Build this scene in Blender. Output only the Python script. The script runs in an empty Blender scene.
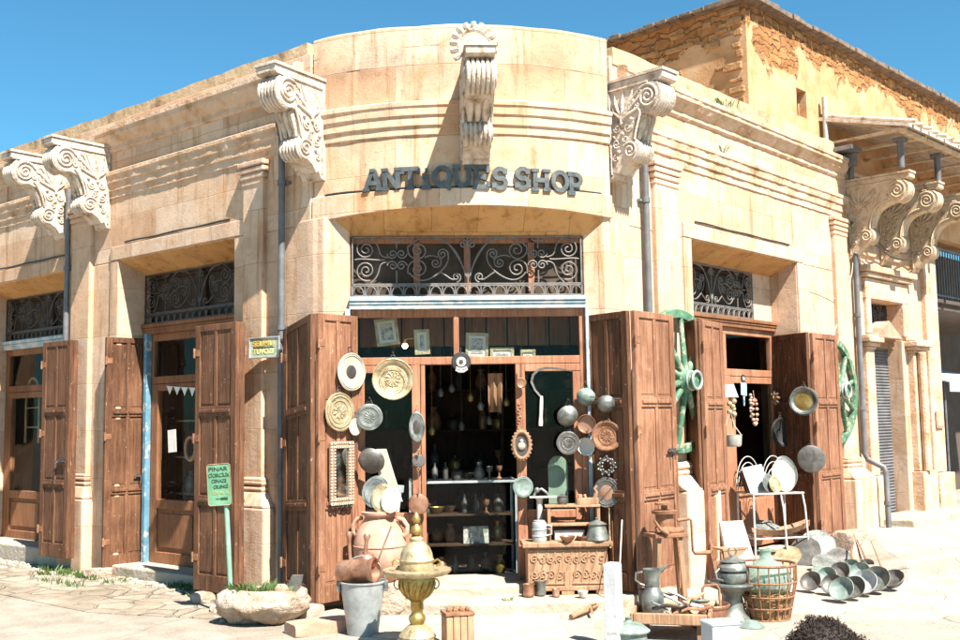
import bpy, bmesh, math, random
from mathutils import Vector, Matrix, noise
random.seed(7)
sc = bpy.context.scene
COL = sc.collection
R_ = math.radians

# ---------------------------------------------------------------- camera numbers
FOC, PIT, ROL, EYE = 1050.0, R_(5.44), 0.0157, 1.6
cF = Vector((0, math.cos(PIT), math.sin(PIT)))
u0 = Vector((0, -math.sin(PIT), math.cos(PIT)))
r0 = Vector((1, 0, 0))
cR = r0 * math.cos(ROL) - u0 * math.sin(ROL)
cU = u0 * math.cos(ROL) + r0 * math.sin(ROL)
EYEV = Vector((0, 0, EYE))


def ray(x, y):
    return cF + cR * ((x - 480) / FOC) - cU * ((y - 320) / FOC)


def on_ground(x, y, z=0.0):
    d = ray(x, y)
    return EYEV + d * ((z - EYE) / d.z)


def at_depth(x, y, Y):
    d = ray(x, y)
    return EYEV + d * (Y / d.y)


def on_plane(x, y, P, n):
    d = ray(x, y)
    k = (n[0] * P[0] + n[1] * P[1]) / (n[0] * d.x + n[1] * d.y)
    return EYEV + d * k


# ---------------------------------------------------------------- mesh builder
class MB:
    def __init__(s):
        s.v, s.f = [], []

    def add(s, vs, fs, M=None):
        b = len(s.v)
        s.v += [tuple(M @ Vector(v)) if M else tuple(v) for v in vs]
        s.f += [tuple(i + b for i in f) for f in fs]
        return s

    def box(s, x0, x1, y0, y1, z0, z1, M=None):
        vs = [(x0, y0, z0), (x1, y0, z0), (x1, y1, z0), (x0, y1, z0), (x0, y0, z1), (x1, y0, z1), (x1, y1, z1), (x0, y1, z1)]
        return s.add(vs, [(0, 3, 2, 1), (4, 5, 6, 7), (0, 1, 5, 4), (1, 2, 6, 5), (2, 3, 7, 6), (3, 0, 4, 7)], M)

    def bar(s, a, b, w, t, up=(0, 0, 1)):
        a, b = Vector(a), Vector(b)
        d = b - a
        L = d.length
        zx = d.normalized()
        upv = Vector(up)
        if abs(zx.dot(upv)) > .98:
            upv = Vector((0, 1, 0))
        yx = upv.cross(zx).normalized()
        xx = zx.cross(yx)
        M = Matrix((xx, yx, zx)).transposed().to_4x4()
        M.translation = a
        return s.box(-w / 2, w / 2, -t / 2, t / 2, 0, L, M)

    def prism(s, poly, z0, z1, M=None):
        n = len(poly)
        vs = [(p[0], p[1], z0) for p in poly] + [(p[0], p[1], z1) for p in poly]
        fs = [tuple(range(n))[::-1], tuple(range(n, 2 * n))] + [(i, (i + 1) % n, n + (i + 1) % n, n + i) for i in range(n)]
        return s.add(vs, fs, M)

    def extx(s, poly, x0, x1, n=1, M=None):
        k = len(poly)
        vs = []
        for i in range(n + 1):
            x = x0 + (x1 - x0) * i / n
            vs += [(x, p[0], p[1]) for p in poly]
        fs = [tuple(range(k)), tuple(range(n * k, n * k + k))[::-1]]
        for i in range(n):
            for j in range(k):
                a = i * k + j
                b = i * k + (j + 1) % k
                fs.append((a, b, b + k, a + k))
        return s.add(vs, fs, M)

    def tube(s, pts, r, n=6, closed=False, M=None):
        pts = [Vector(p) for p in pts]
        m = len(pts)
        rr = r if isinstance(r, (list, tuple)) else [r] * m
        vs = []
        prev = None
        for i, p in enumerate(pts):
            if closed:
                t = pts[(i + 1) % m] - pts[i - 1]
            else:
                t = pts[min(i + 1, m - 1)] - pts[max(i - 1, 0)]
            if t.length < 1e-9:
                t = Vector((0, 0, 1))
            t.normalize()
            if prev is None:
                a = Vector((0, 0, 1)) if abs(t.z) < .9 else Vector((1, 0, 0))
                nx = a.cross(t).normalized()
            else:
                nx = (prev - t * prev.dot(t))
                nx = nx.normalized() if nx.length > 1e-6 else Vector((1, 0, 0)).cross(t).normalized()
            prev = nx
            ny = t.cross(nx)
            for k in range(n):
                a = 2 * math.pi * k / n
                vs.append(p + nx * (math.cos(a) * rr[i]) + ny * (math.sin(a) * rr[i]))
        fs = []
        for i in range(m if closed else m - 1):
            j = (i + 1) % m
            for k in range(n):
                l = (k + 1) % n
                fs.append((i * n + k, i * n + l, j * n + l, j * n + k))
        if not closed:
            fs.append(tuple(range(n))[::-1])
            fs.append(tuple(range((m - 1) * n, m * n)))
        return s.add(vs, fs, M)

    def lathe(s, prof, n=24, M=None, flute=0, fn=0):
        vs, fs = [], []
        m = len(prof)
        for r, z in prof:
            for k in range(n):
                a = 2 * math.pi * k / n
                q = r * (1 + flute * math.cos(fn * a)) if flute else r
                q = max(q, 1e-4)
                vs.append((q * math.cos(a), q * math.sin(a), z))
        for i in range(m - 1):
            for k in range(n):
                l = (k + 1) % n
                fs.append((i * n + k, i * n + l, (i + 1) * n + l, (i + 1) * n + k))
        fs.append(tuple(range(n))[::-1])
        fs.append(tuple(range((m - 1) * n, m * n)))
        return s.add(vs, fs, M)

    def blob(s, c, rad, amp=.15, freq=2.0, sub=3, flat=None, seed=0):
        bm = bmesh.new()
        bmesh.ops.create_icosphere(bm, subdivisions=sub, radius=1)
        off = Vector((seed * 3.1, seed * 1.7, seed * 5.3))
        vs = []
        for v in bm.verts:
            p = v.co.copy()
            k = 1 + amp * noise.noise(p * freq + off) + amp * .5 * noise.noise(p * freq * 2.7 + off)
            p = p * k
            if flat:
                for ax in range(3):
                    p[ax] = max(-flat, min(flat, p[ax])) / flat
            vs.append((c[0] + p.x * rad[0], c[1] + p.y * rad[1], c[2] + p.z * rad[2]))
        fs = [tuple(v.index for v in f.verts) for f in bm.faces]
        bm.free()
        return s.add(vs, fs)

    def ball(s, c, r, n=10, sz=1.0):
        prof = [(r * math.sin(math.pi * i / n), -r * sz * math.cos(math.pi * i / n)) for i in range(n + 1)]
        return s.lathe(prof, 12, Matrix.Translation(c))


def build(mb, name, mat, parent=None, M=None, smooth=None, bevel=0.0, uv=True, uvs=None, seg=2):
    me = bpy.data.meshes.new(name)
    me.from_pydata(mb.v, [], mb.f)
    bm = bmesh.new()
    bm.from_mesh(me)
    bmesh.ops.recalc_face_normals(bm, faces=bm.faces)
    if uv:
        lay = bm.loops.layers.uv.new('UVMap')
        for f in bm.faces:
            n = f.normal
            a = (abs(n.x), abs(n.y), abs(n.z))
            for l in f.loops:
                c = l.vert.co
                if uvs:
                    l[lay].uv = uvs(c, n)
                elif a[2] > .75:
                    l[lay].uv = (c.x, c.y)
                elif a[0] > a[1]:
                    l[lay].uv = (c.y, c.z)
                else:
                    l[lay].uv = (c.x, c.z)
    bm.to_mesh(me)
    bm.free()
    me.materials.append(mat)
    if smooth is not None:
        for p in me.polygons:
            p.use_smooth = True
        me.set_sharp_from_angle(angle=R_(smooth))
    o = bpy.data.objects.new(name, me)
    COL.objects.link(o)
    if parent:
        o.parent = parent
    if M is not None:
        o.matrix_local = M
    if bevel:
        md = o.modifiers.new('edge', 'BEVEL')
        md.width = bevel
        md.segments = seg
        md.limit_method = 'ANGLE'
        md.angle_limit = R_(40)
    return o


def tag(o, label, cat, group=None):
    o['label'] = label
    o['category'] = cat
    if group:
        o['group'] = group
    return o


def thing(name, label, cat, loc=(0, 0, 0), rz=0.0, group=None, M=None):
    o = bpy.data.objects.new(name, None)
    o.empty_display_size = .1
    COL.objects.link(o)
    o.matrix_basis = M if M is not None else Matrix.Translation(loc) @ Matrix.Rotation(rz, 4, 'Z')
    return tag(o, label, cat, group)


def struct(o):
    o['kind'] = 'structure'
    return o


def single(mb, name, mat, label, cat, M=None, group=None, **k):
    return tag(build(mb, name, mat, None, M, **k), label, cat, group)


def axis_matrix(pos, n, spin=0.0):
    """local +Z looks along n, local Y as upright as it can be"""
    z = Vector(n).normalized()
    up = Vector((0, 0, 1))
    if abs(z.dot(up)) > .97:
        up = Vector((0, 1, 0))
    x = up.cross(z).normalized()
    y = z.cross(x)
    M = Matrix((x, y, z)).transposed().to_4x4()
    M.translation = Vector(pos)
    return M @ Matrix.Rotation(spin, 4, 'Z')


class Frame:
    def __init__(s, ox, oy, deg):
        s.o = Vector((ox, oy, 0))
        a = R_(deg)
        s.x = Vector((math.cos(a), math.sin(a), 0))
        s.n = Vector((-math.sin(a), math.cos(a), 0))  # inward
        s.M = Matrix.Translation(s.o) @ Matrix.Rotation(a, 4, 'Z')
        s.deg = deg

    def px(s, x, y, d=0.0):
        """the local point where the picture point (x, y) meets the vertical plane at depth d"""
        P = s.o + s.n * d
        q = on_plane(x, y, P, s.n)
        return Vector(((q - P).dot(s.x), d, q.z))

    def w(s, x, y, z):
        return s.M @ Vector((x, y, z))


# ---------------------------------------------------------------- materials
def nodes(name):
    m = bpy.data.materials.new(name)
    m.use_nodes = True
    nt = m.node_tree
    nt.nodes.clear()
    out = nt.nodes.new('ShaderNodeOutputMaterial')
    b = nt.nodes.new('ShaderNodeBsdfPrincipled')
    nt.links.new(b.outputs[0], out.inputs[0])

    def N(t, **k):
        n = nt.nodes.new('ShaderNode' + t)
        for a, v in k.items():
            if a in n.inputs.keys() if isinstance(a, str) else False:
                n.inputs[a].default_value = v
            else:
                setattr(n, a, v)
        return n
    return m, nt, b, N, out


def ramp(nt, src, stops):
    r = nt.nodes.new('ShaderNodeValToRGB')
    el = r.color_ramp.elements
    while len(el) < len(stops):
        el.new(.5)
    for e, (p, c) in zip(el, stops):
        e.position = p
        e.color = (*c, 1) if len(c) == 3 else c
    nt.links.new(src, r.inputs[0])
    return r.outputs[0]


def mixc(nt, fac, a, b, mode='MIX'):
    m = nt.nodes.new('ShaderNodeMix')
    m.data_type = 'RGBA'
    m.blend_type = mode
    for sock, v in ((m.inputs[0], fac), (m.inputs[6], a), (m.inputs[7], b)):
        if isinstance(v, (int, float)):
            sock.default_value = v
        elif isinstance(v, tuple):
            sock.default_value = (*v, 1)
        else:
            nt.links.new(v, sock)
    return m.outputs[2]


def math_n(nt, op, a, b=0.0):
    m = nt.nodes.new('ShaderNodeMath')
    m.operation = op
    for s, v in ((m.inputs[0], a), (m.inputs[1], b)):
        if isinstance(v, (int, float)):
            s.default_value = v
        else:
            nt.links.new(v, s)
    return m.outputs[0]


def noise_n(nt, vec, scale, detail=6, rough=.6, dist=0.0):
    n = nt.nodes.new('ShaderNodeTexNoise')
    n.inputs['Scale'].default_value = scale
    n.inputs['Detail'].default_value = detail
    n.inputs['Roughness'].default_value = rough
    n.inputs['Distortion'].default_value = dist
    nt.links.new(vec, n.inputs['Vector'])
    return n.outputs['Fac']


def coords(nt, kind='Object', scale=(1, 1, 1), rnd=True):
    tc = nt.nodes.new('ShaderNodeTexCoord')
    mp = nt.nodes.new('ShaderNodeMapping')
    mp.inputs['Scale'].default_value = scale
    nt.links.new(tc.outputs[kind], mp.inputs['Vector'])
    if rnd:
        oi = nt.nodes.new('ShaderNodeObjectInfo')
        sh = nt.nodes.new('ShaderNodeVectorMath')
        sh.operation = 'SCALE'
        cmb = nt.nodes.new('ShaderNodeCombineXYZ')
        nt.links.new(oi.outputs['Random'], cmb.inputs[0])
        nt.links.new(oi.outputs['Random'], cmb.inputs[1])
        nt.links.new(oi.outputs['Random'], cmb.inputs[2])
        sh.inputs['Scale'].default_value = 17.0
        nt.links.new(cmb.outputs[0], sh.inputs[0])
        nt.links.new(sh.outputs[0], mp.inputs['Location'])
    return mp.outputs['Vector']


def bump(nt, b, h, strength, dist=.02):
    n = nt.nodes.new('ShaderNodeBump')
    n.inputs['Strength'].default_value = strength
    n.inputs['Distance'].default_value = dist
    nt.links.new(h, n.inputs['Height'])
    nt.links.new(n.outputs[0], b.inputs['Normal'])


def plain(name, stops, rough=.8, metal=0.0, scale=5, stretch=(1, 1, 1), bscale=40, bstr=.3, flake=None, spec=.5, dist=.01):
    m, nt, b, N, _ = nodes(name)
    v = coords(nt, 'Object', stretch)
    f = noise_n(nt, v, scale, 8, .65, .3)
    c = ramp(nt, f, stops)
    if flake:
        thr, fc, fs = flake
        k = ramp(nt, noise_n(nt, v, fs, 6, .7), [(thr, (0, 0, 0)), (thr + .05, (1, 1, 1))])
        c = mixc(nt, k, c, fc)
    nt.links.new(c, b.inputs['Base Color'])
    b.inputs['Roughness'].default_value = rough
    b.inputs['Metallic'].default_value = metal
    b.inputs['Specular IOR Level'].default_value = spec
    if bstr:
        bump(nt, b, noise_n(nt, v, bscale, 6, .6), bstr, dist)
    return m


def stone_wall(name, c1, c2, mortar, bw=.78, bh=.325, rough_amt=.5, stain=.5):
    m, nt, b, N, _ = nodes(name)
    uv = coords(nt, 'UV', rnd=False)
    oc = coords(nt, 'Object', rnd=False)
    br = nt.nodes.new('ShaderNodeTexBrick')
    br.offset = .5
    for k, val in (('Color1', (*c1, 1)), ('Color2', (*c2, 1)), ('Mortar', (*mortar, 1)), ('Scale', 1.0), ('Mortar Size', .004),
                   ('Mortar Smooth', .6), ('Bias', 0.0), ('Brick Width', bw), ('Row Height', bh)):
        br.inputs[k].default_value = val
    # slightly wavy joints
    wob = nt.nodes.new('ShaderNodeTexNoise')
    wob.inputs['Scale'].default_value = 3.0
    nt.links.new(uv, wob.inputs['Vector'])
    sub = nt.nodes.new('ShaderNodeVectorMath')
    sub.operation = 'MULTIPLY_ADD'
    sub.inputs[1].default_value = (.025, .025, 0)
    nt.links.new(wob.outputs['Color'], sub.inputs[0])
    nt.links.new(uv, sub.inputs[2])
    nt.links.new(sub.outputs[0], br.inputs['Vector'])
    big = noise_n(nt, oc, .9, 5, .6, .4)
    mid = noise_n(nt, oc, 5.0, 8, .7, .2)
    fine = noise_n(nt, oc, 45.0, 6, .7)
    st = ramp(nt, big, [(.36, (.70, .60, .47)), (.5, (1, 1, 1)), (.66, (1.06, .93, .74))])
    c = mixc(nt, stain, br.outputs['Color'], st, 'MULTIPLY')
    st2 = ramp(nt, mid, [(.3, (.72, .66, .58)), (.5, (1, 1, 1)), (.7, (1.1, 1.05, .98))])
    c = mixc(nt, .65, c, st2, 'MULTIPLY')
    # ochre patches
    k = ramp(nt, noise_n(nt, oc, 1.7, 5, .7, .8), [(.56, (0, 0, 0)), (.68, (1, 1, 1))])
    c = mixc(nt, math_n(nt, 'MULTIPLY', k, .55), c, (.50, .255, .105))
    # chips and holes
    pit = ramp(nt, noise_n(nt, oc, 17, 8, .75), [(.27, (.55, .5, .45)), (.36, (1, 1, 1))])
    c = mixc(nt, .8, c, pit, 'MULTIPLY')
    # dark run-off streaks and soot blotches
    sv = coords(nt, 'Object', (5.5, 5.5, .42), rnd=False)
    sk_ = ramp(nt, noise_n(nt, sv, 1.4, 7, .7, .4), [(.53, (1, 1, 1)), (.66, (.64, .54, .44)), (.80, (.40, .33, .27))])
    c = mixc(nt, .9, c, sk_, 'MULTIPLY')
    bl = ramp(nt, noise_n(nt, oc, 9.0, 9, .8, .6), [(.56, (1, 1, 1)), (.70, (.60, .49, .39))])
    c = mixc(nt, .85, c, bl, 'MULTIPLY')
    nt.links.new(c, b.inputs['Base Color'])
    b.inputs['Roughness'].default_value = .92
    b.inputs['Specular IOR Level'].default_value = .15
    h = math_n(nt, 'ADD', math_n(nt, 'MULTIPLY', br.outputs['Fac'], -.4), math_n(nt, 'MULTIPLY', mid, .7))
    h = math_n(nt, 'ADD', h, math_n(nt, 'MULTIPLY', fine, .35))
    bump(nt, b, h, rough_amt, .02)
    return m


def rubble(name):
    """old plaster fallen off over courses of orange stone"""
    m, nt, b, N, _ = nodes(name)
    uv = coords(nt, 'UV', rnd=False)
    oc = coords(nt, 'Object', rnd=False)
    br = nt.nodes.new('ShaderNodeTexBrick')
    for k, val in (('Color1', (.42, .215, .09, 1)), ('Color2', (.29, .135, .055, 1)), ('Mortar', (.24, .125, .06, 1)), ('Scale', 1.0),
                   ('Mortar Size', .016), ('Mortar Smooth', .8), ('Brick Width', .34), ('Row Height', .105)):
        br.inputs[k].default_value = val
    wob = nt.nodes.new('ShaderNodeTexNoise')
    wob.inputs['Scale'].default_value = 5.0
    nt.links.new(uv, wob.inputs['Vector'])
    sub = nt.nodes.new('ShaderNodeVectorMath')
    sub.operation = 'MULTIPLY_ADD'
    sub.inputs[1].default_value = (.34, .26, 0)
    nt.links.new(wob.outputs['Color'], sub.inputs[0])
    nt.links.new(uv, sub.inputs[2])
    nt.links.new(sub.outputs[0], br.inputs['Vector'])
    mid = noise_n(nt, oc, 7.0, 8, .7, .5)
    sv = ramp(nt, mid, [(.3, (.6, .55, .5)), (.6, (1.1, 1.05, 1))])
    sc_ = mixc(nt, .9, br.outputs['Color'], sv, 'MULTIPLY')
    pl = ramp(nt, noise_n(nt, oc, 3.0, 6, .6), [(.25, (.31, .165, .08)), (.42, (.44, .245, .12)), (.6, (.52, .315, .175)), (.8, (.55, .39, .26))])
    sep = nt.nodes.new('ShaderNodeSeparateXYZ')
    nt.links.new(uv, sep.inputs[0])
    # plaster survives on the lower part of the wall, with a ragged edge
    n = noise_n(nt, oc, 1.6, 7, .65, .7)
    e = math_n(nt, 'ADD', math_n(nt, 'SUBTRACT', sep.outputs[1], 6.16), math_n(nt, 'MULTIPLY', math_n(nt, 'SUBTRACT', n, .5), 2.0))
    k = ramp(nt, e, [(.47, (1, 1, 1)), (.53, (0, 0, 0))])
    k = ramp(nt, math_n(nt, 'ADD', e, .5), [(.47, (1, 1, 1)), (.53, (0, 0, 0))])
    c = mixc(nt, k, sc_, pl)
    nt.links.new(c, b.inputs['Base Color'])
    b.inputs['Roughness'].default_value = .95
    b.inputs['Specular IOR Level'].default_value = .1
    h = math_n(nt, 'ADD', math_n(nt, 'MULTIPLY', br.outputs['Fac'], -1.0), mid)
    h = mixc(nt, k, h, (1.35, 1.35, 1.35))
    h = math_n(nt, 'ADD', h, math_n(nt, 'MULTIPLY', noise_n(nt, oc, 30, 6, .7), .2))
    bump(nt, b, h, .7, .05)
    return m


def weathered_wood(name, c_dark, c_mid, c_light, fleck=(.62, .50, .40), amount=.70, rough=.75):
    m, nt, b, N, _ = nodes(name)
    v = coords(nt, 'Object', (14, 14, .9))
    v2 = coords(nt, 'Object', (1, 1, 1))
    g = noise_n(nt, v, 3.0, 8, .7, .6)
    big = noise_n(nt, v2, 2.2, 5, .6, .4)
    c = ramp(nt, g, [(.28, c_dark), (.5, c_mid), (.74, c_light)])
    fade = ramp(nt, noise_n(nt, coords(nt, 'Object', (1.6, 1.6, .7)), 1.5, 6, .7, .8), [(.45, (0, 0, 0)), (.70, (1, 1, 1))])
    c = mixc(nt, math_n(nt, 'MULTIPLY', fade, .32), c, tuple(min(1, q * 1.55) for q in c_light))
    c = mixc(nt, .7, c, ramp(nt, big, [(.3, (.62, .58, .55)), (.55, (1, 1, 1)), (.75, (1.25, 1.18, 1.1))]), 'MULTIPLY')
    v3 = coords(nt, 'Object', (6, 6, 2.0))
    k = ramp(nt, noise_n(nt, v3, 5.5, 9, .75, .2), [(amount - .05, (0, 0, 0)), (amount + .03, (1, 1, 1))])
    c = mixc(nt, math_n(nt, 'MULTIPLY', k, .55), c, fleck)
    sp = ramp(nt, noise_n(nt, v2, 34.0, 4, .6), [(.70, (0, 0, 0)), (.73, (1, 1, 1))])
    c = mixc(nt, math_n(nt, 'MULTIPLY', sp, .7), c, fleck)
    nt.links.new(c, b.inputs['Base Color'])
    b.inputs['Roughness'].default_value = rough
    b.inputs['Specular IOR Level'].default_value = .25
    bump(nt, b, math_n(nt, 'ADD', g, math_n(nt, 'MULTIPLY', k, -.3)), .5, .008)
    return m


def glass_mat(name, tint=(.9, .93, .92), refl=1.0):
    m = bpy.data.materials.new(name)
    m.use_nodes = True
    nt = m.node_tree
    nt.nodes.clear()
    out = nt.nodes.new('ShaderNodeOutputMaterial')
    t = nt.nodes.new('ShaderNodeBsdfTransparent')
    t.inputs[0].default_value = (*tint, 1)
    g = nt.nodes.new('ShaderNodeBsdfGlossy')
    g.inputs['Roughness'].default_value = .04
    fr = nt.nodes.new('ShaderNodeFresnel')
    fr.inputs[0].default_value = 1.5
    mx = nt.nodes.new('ShaderNodeMixShader')
    ge = nt.nodes.new('ShaderNodeNewGeometry')
    front = math_n(nt, 'SUBTRACT', 1.0, ge.outputs['Backfacing'])
    nt.links.new(math_n(nt, 'MULTIPLY', math_n(nt, 'MULTIPLY', fr.outputs[0], refl), front), mx.inputs[0])
    nt.links.new(t.outputs[0], mx.inputs[1])
    nt.links.new(g.outputs[0], mx.inputs[2])
    nt.links.new(mx.outputs[0], out.inputs[0])
    return m


def paving(name, c1, c2, joint, scale, jw, rough=.9, dust=(.5, .47, .42), rel=1.0):
    m, nt, b, N, _ = nodes(name)
    v = coords(nt, 'Object', rnd=False)
    wob = nt.nodes.new('ShaderNodeTexNoise')
    wob.inputs['Scale'].default_value = 2.0
    nt.links.new(v, wob.inputs['Vector'])
    sub = nt.nodes.new('ShaderNodeVectorMath')
    sub.operation = 'MULTIPLY_ADD'
    sub.inputs[1].default_value = (.2, .2, 0)
    nt.links.new(wob.outputs['Color'], sub.inputs[0])
    nt.links.new(v, sub.inputs[2])
    vo = nt.nodes.new('ShaderNodeTexVoronoi')
    vo.feature = 'DISTANCE_TO_EDGE'
    vo.inputs['Scale'].default_value = scale
    vc = nt.nodes.new('ShaderNodeTexVoronoi')
    vc.inputs['Scale'].default_value = scale
    for q in (vo, vc):
        q.inputs['Randomness'].default_value = .75
        nt.links.new(sub.outputs[0], q.inputs['Vector'])
    sx = nt.nodes.new('ShaderNodeSeparateColor')
    nt.links.new(vc.outputs['Color'], sx.inputs[0])
    c = ramp(nt, sx.outputs[0], [(.1, c1), (.9, c2)])
    n1 = noise_n(nt, v, 3.0, 8, .7, .3)
    c = mixc(nt, .8, c, ramp(nt, n1, [(.3, (.7, .68, .64)), (.55, (1, 1, 1)), (.75, (1.12, 1.1, 1.06))]), 'MULTIPLY')
    n2 = noise_n(nt, v, 38.0, 6, .8, .2)
    c = mixc(nt, .8, c, ramp(nt, n2, [(.34, (.50, .45, .39)), (.48, (1, 1, 1)), (.7, (1.1, 1.08, 1.05))]), 'MULTIPLY')
    n3 = noise_n(nt, v, .55, 6, .7, .8)
    c = mixc(nt, .8, c, ramp(nt, n3, [(.36, (.72, .66, .58)), (.52, (1, 1, 1))]), 'MULTIPLY')
    k = ramp(nt, vo.outputs['Distance'], [(jw, (1, 1, 1)), (jw * 2.2, (0, 0, 0))])
    fill = ramp(nt, noise_n(nt, v, 1.1, 5, .6), [(.42, (0, 0, 0)), (.56, (1, 1, 1))])
    k = mixc(nt, 1.0, k, fill, 'MULTIPLY')
    c = mixc(nt, k, c, joint)
    d = ramp(nt, noise_n(nt, v, .8, 7, .7, .6), [(.5, (0, 0, 0)), (.66, (1, 1, 1))])
    c = mixc(nt, math_n(nt, 'MULTIPLY', d, .6), c, dust)
    nt.links.new(c, b.inputs['Base Color'])
    b.inputs['Roughness'].default_value = rough
    b.inputs['Specular IOR Level'].default_value = .2
    h = math_n(nt, 'SUBTRACT', math_n(nt, 'MULTIPLY', noise_n(nt, v, 24, 8, .7), .5), k)
    bump(nt, b, h, rel, .03)
    return m


S_A, S_B, S_M = (.585, .44, .325), (.49, .305, .19), (.39, .255, .165)
MT = {}
MT['wall'] = stone_wall('sandstone_blocks', S_A, S_B, S_M)
MT['pier'] = stone_wall('sandstone_piers', (.58, .43, .325), (.50, .335, .225), S_M, bw=1.1, bh=.52)
MT['trim'] = plain('sandstone_trim', [(.27, (.22, .135, .075)), (.42, (.46, .295, .18)), (.55, (.54, .38, .265)), (.75, (.57, .44, .33))], .92, 0, 4.5, bscale=26, bstr=.8, spec=.15, dist=.02)
MT['parapet'] = plain('weathered_parapet', [(.3, (.20, .14, .085)), (.45, (.42, .29, .17)), (.7, (.54, .40, .26))], .95, 0, 4, bscale=11, bstr=.45, spec=.1, dist=.03)
MT['soffit'] = stone_wall('bounce_lit_ochre_stone', (.54, .31, .13), (.46, .25, .10), (.3, .18, .08), bw=.42, bh=2.0)  # ochre carries the warm light bounced up under the lintels
MT['carved'] = plain('carved_limestone', [(.30, (.17, .12, .08)), (.42, (.42, .33, .25)), (.52, (.54, .45, .365)), (.7, (.60, .52, .43))], .9, 0, 9, bscale=35, bstr=.9, spec=.15, dist=.015)
MT['carved_ochre'] = plain('carved_ochre_stone', [(.30, (.20, .13, .075)), (.44, (.46, .34, .22)), (.7, (.58, .47, .35))], .9, 0, 9, bscale=35, bstr=.6, spec=.15, dist=.015)
MT['rubble'] = rubble('fallen_plaster_over_rubble')
MT['shutter'] = weathered_wood('shutter_wood', (.034, .013, .006), (.105, .045, .021), (.205, .10, .053), amount=.655)  # base lowered, shade of leaves turned from the sun is in the colour
MT['shutter_pink'] = weathered_wood('shutter_wood_faded_lit', (.075, .030, .015), (.205, .090, .047), (.345, .185, .11), amount=.645)  # lighter copy, fading plus painted sunlight on the leaves that face it
MT['door'] = weathered_wood('door_wood', (.17, .066, .032), (.31, .135, .072), (.41, .205, .125), amount=.68)
MT['door_brown'] = weathered_wood('door_wood_brown', (.10, .04, .02), (.20, .085, .038), (.28, .13, .062), amount=.76)
MT['old_wood'] = weathered_wood('old_wood', (.16, .085, .045), (.30, .17, .095), (.42, .27, .17), (.5, .38, .28), .7)
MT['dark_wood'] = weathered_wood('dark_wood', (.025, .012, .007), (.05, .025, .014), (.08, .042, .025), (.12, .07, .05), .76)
MT['grey_iron'] = plain('grey_painted_iron', [(.3, (.09, .082, .075)), (.55, (.17, .155, .14)), (.75, (.17, .10, .06))], .6, .3, 14, bscale=60, bstr=.2)
MT['dark_iron'] = plain('dark_iron', [(.3, (.05, .045, .04)), (.6, (.10, .09, .08)), (.75, (.16, .10, .065))], .55, .6, 12, bscale=60, bstr=.25)
MT['blue'] = plain('flaking_blue_paint', [(.3, (.16, .24, .28)), (.5, (.28, .37, .40)), (.7, (.38, .45, .46))], .75, 0, 6, (1, 1, 1), flake=(.50, (.50, .48, .43), 9), bstr=.3)
MT['bright_blue'] = plain('bright_blue_paint', [(.3, (.06, .15, .21)), (.6, (.11, .24, .31))], .7, 0, 6, flake=(.54, (.4, .38, .33), 9), bstr=.2)
MT['green'] = plain('worn_green_paint', [(.3, (.025, .08, .045)), (.55, (.06, .165, .09)), (.75, (.15, .25, .16))], .65, 0, 8, flake=(.54, (.30, .26, .18), 14), bstr=.3)
MT['pipe'] = plain('drainpipe_paint', [(.3, (.075, .075, .075)), (.55, (.13, .13, .135)), (.75, (.19, .18, .175))], .55, .1, 5, bstr=.15)
MT['galv'] = plain('galvanised_steel', [(.3, (.26, .28, .275)), (.55, (.40, .42, .41)), (.75, (.52, .535, .515))], .55, .45, 9, bscale=25, bstr=.15)
MT['pewter'] = plain('tarnished_pewter', [(.3, (.075, .078, .068)), (.5, (.19, .20, .178)), (.7, (.32, .325, .29))], .5, .6, 11, bscale=40, bstr=.2)
MT['dull_metal'] = plain('dull_dark_pan', [(.3, (.075, .068, .06)), (.55, (.15, .14, .125)), (.75, (.24, .22, .195))], .55, .6, 10, bscale=40, bstr=.25)
MT['verdigris'] = plain('verdigris_copper', [(.3, (.10, .14, .12)), (.5, (.175, .225, .195)), (.64, (.29, .335, .295)), (.78, (.17, .13, .09))], .65, .3, 10, bscale=40, bstr=.3)
MT['copper'] = plain('aged_copper', [(.3, (.14, .06, .035)), (.5, (.33, .165, .10)), (.7, (.46, .29, .20))], .45, .6, 9, bscale=40, bstr=.2)
MT['brass'] = plain('old_brass', [(.3, (.17, .105, .025)), (.5, (.36, .245, .07)), (.72, (.48, .39, .18))], .42, .7, 9, bscale=30, bstr=.3)
MT['brass_pale'] = plain('pale_brass', [(.3, (.22, .16, .08)), (.5, (.44, .345, .20)), (.72, (.54, .46, .32))], .5, .55, 12, bscale=60, bstr=.6)
MT['terracotta'] = plain('old_terracotta', [(.3, (.32, .155, .10)), (.5, (.44, .25, .17)), (.68, (.50, .35, .265))], .9, 0, 4, bscale=35, bstr=.4, spec=.15)
MT['enamel'] = plain('white_enamel', [(.3, (.33, .31, .275)), (.6, (.47, .45, .405))], .35, 0, 6, flake=(.72, (.3, .22, .17), 14), bstr=.1)
MT['ceramic'] = plain('cream_ceramic', [(.3, (.32, .275, .20)), (.6, (.45, .405, .32))], .4, 0, 6, bstr=.1)
MT['white_paint'] = plain('white_paint', [(.3, (.42, .42, .42)), (.6, (.56, .56, .555))], .6, 0, 5, flake=(.57, (.36, .33, .28), 9), bstr=.25)
MT['white_metal'] = plain('chipped_white_wire', [(.3, (.36, .345, .31)), (.6, (.52, .50, .46))], .6, 0, 8, flake=(.58, (.22, .13, .08), 25), bstr=.15)
MT['marble'] = plain('pale_marble', [(.3, (.34, .25, .20)), (.5, (.46, .385, .33)), (.7, (.52, .46, .41))], .6, 0, 5, bscale=30, bstr=.25)
MT['rough_stone'] = plain('rough_limestone', [(.28, (.20, .13, .085)), (.45, (.38, .28, .205)), (.62, (.48, .385, .305)), (.8, (.54, .46, .385))], .95, 0, 5, bscale=16, bstr=1.0, spec=.1, dist=.05)
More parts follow.
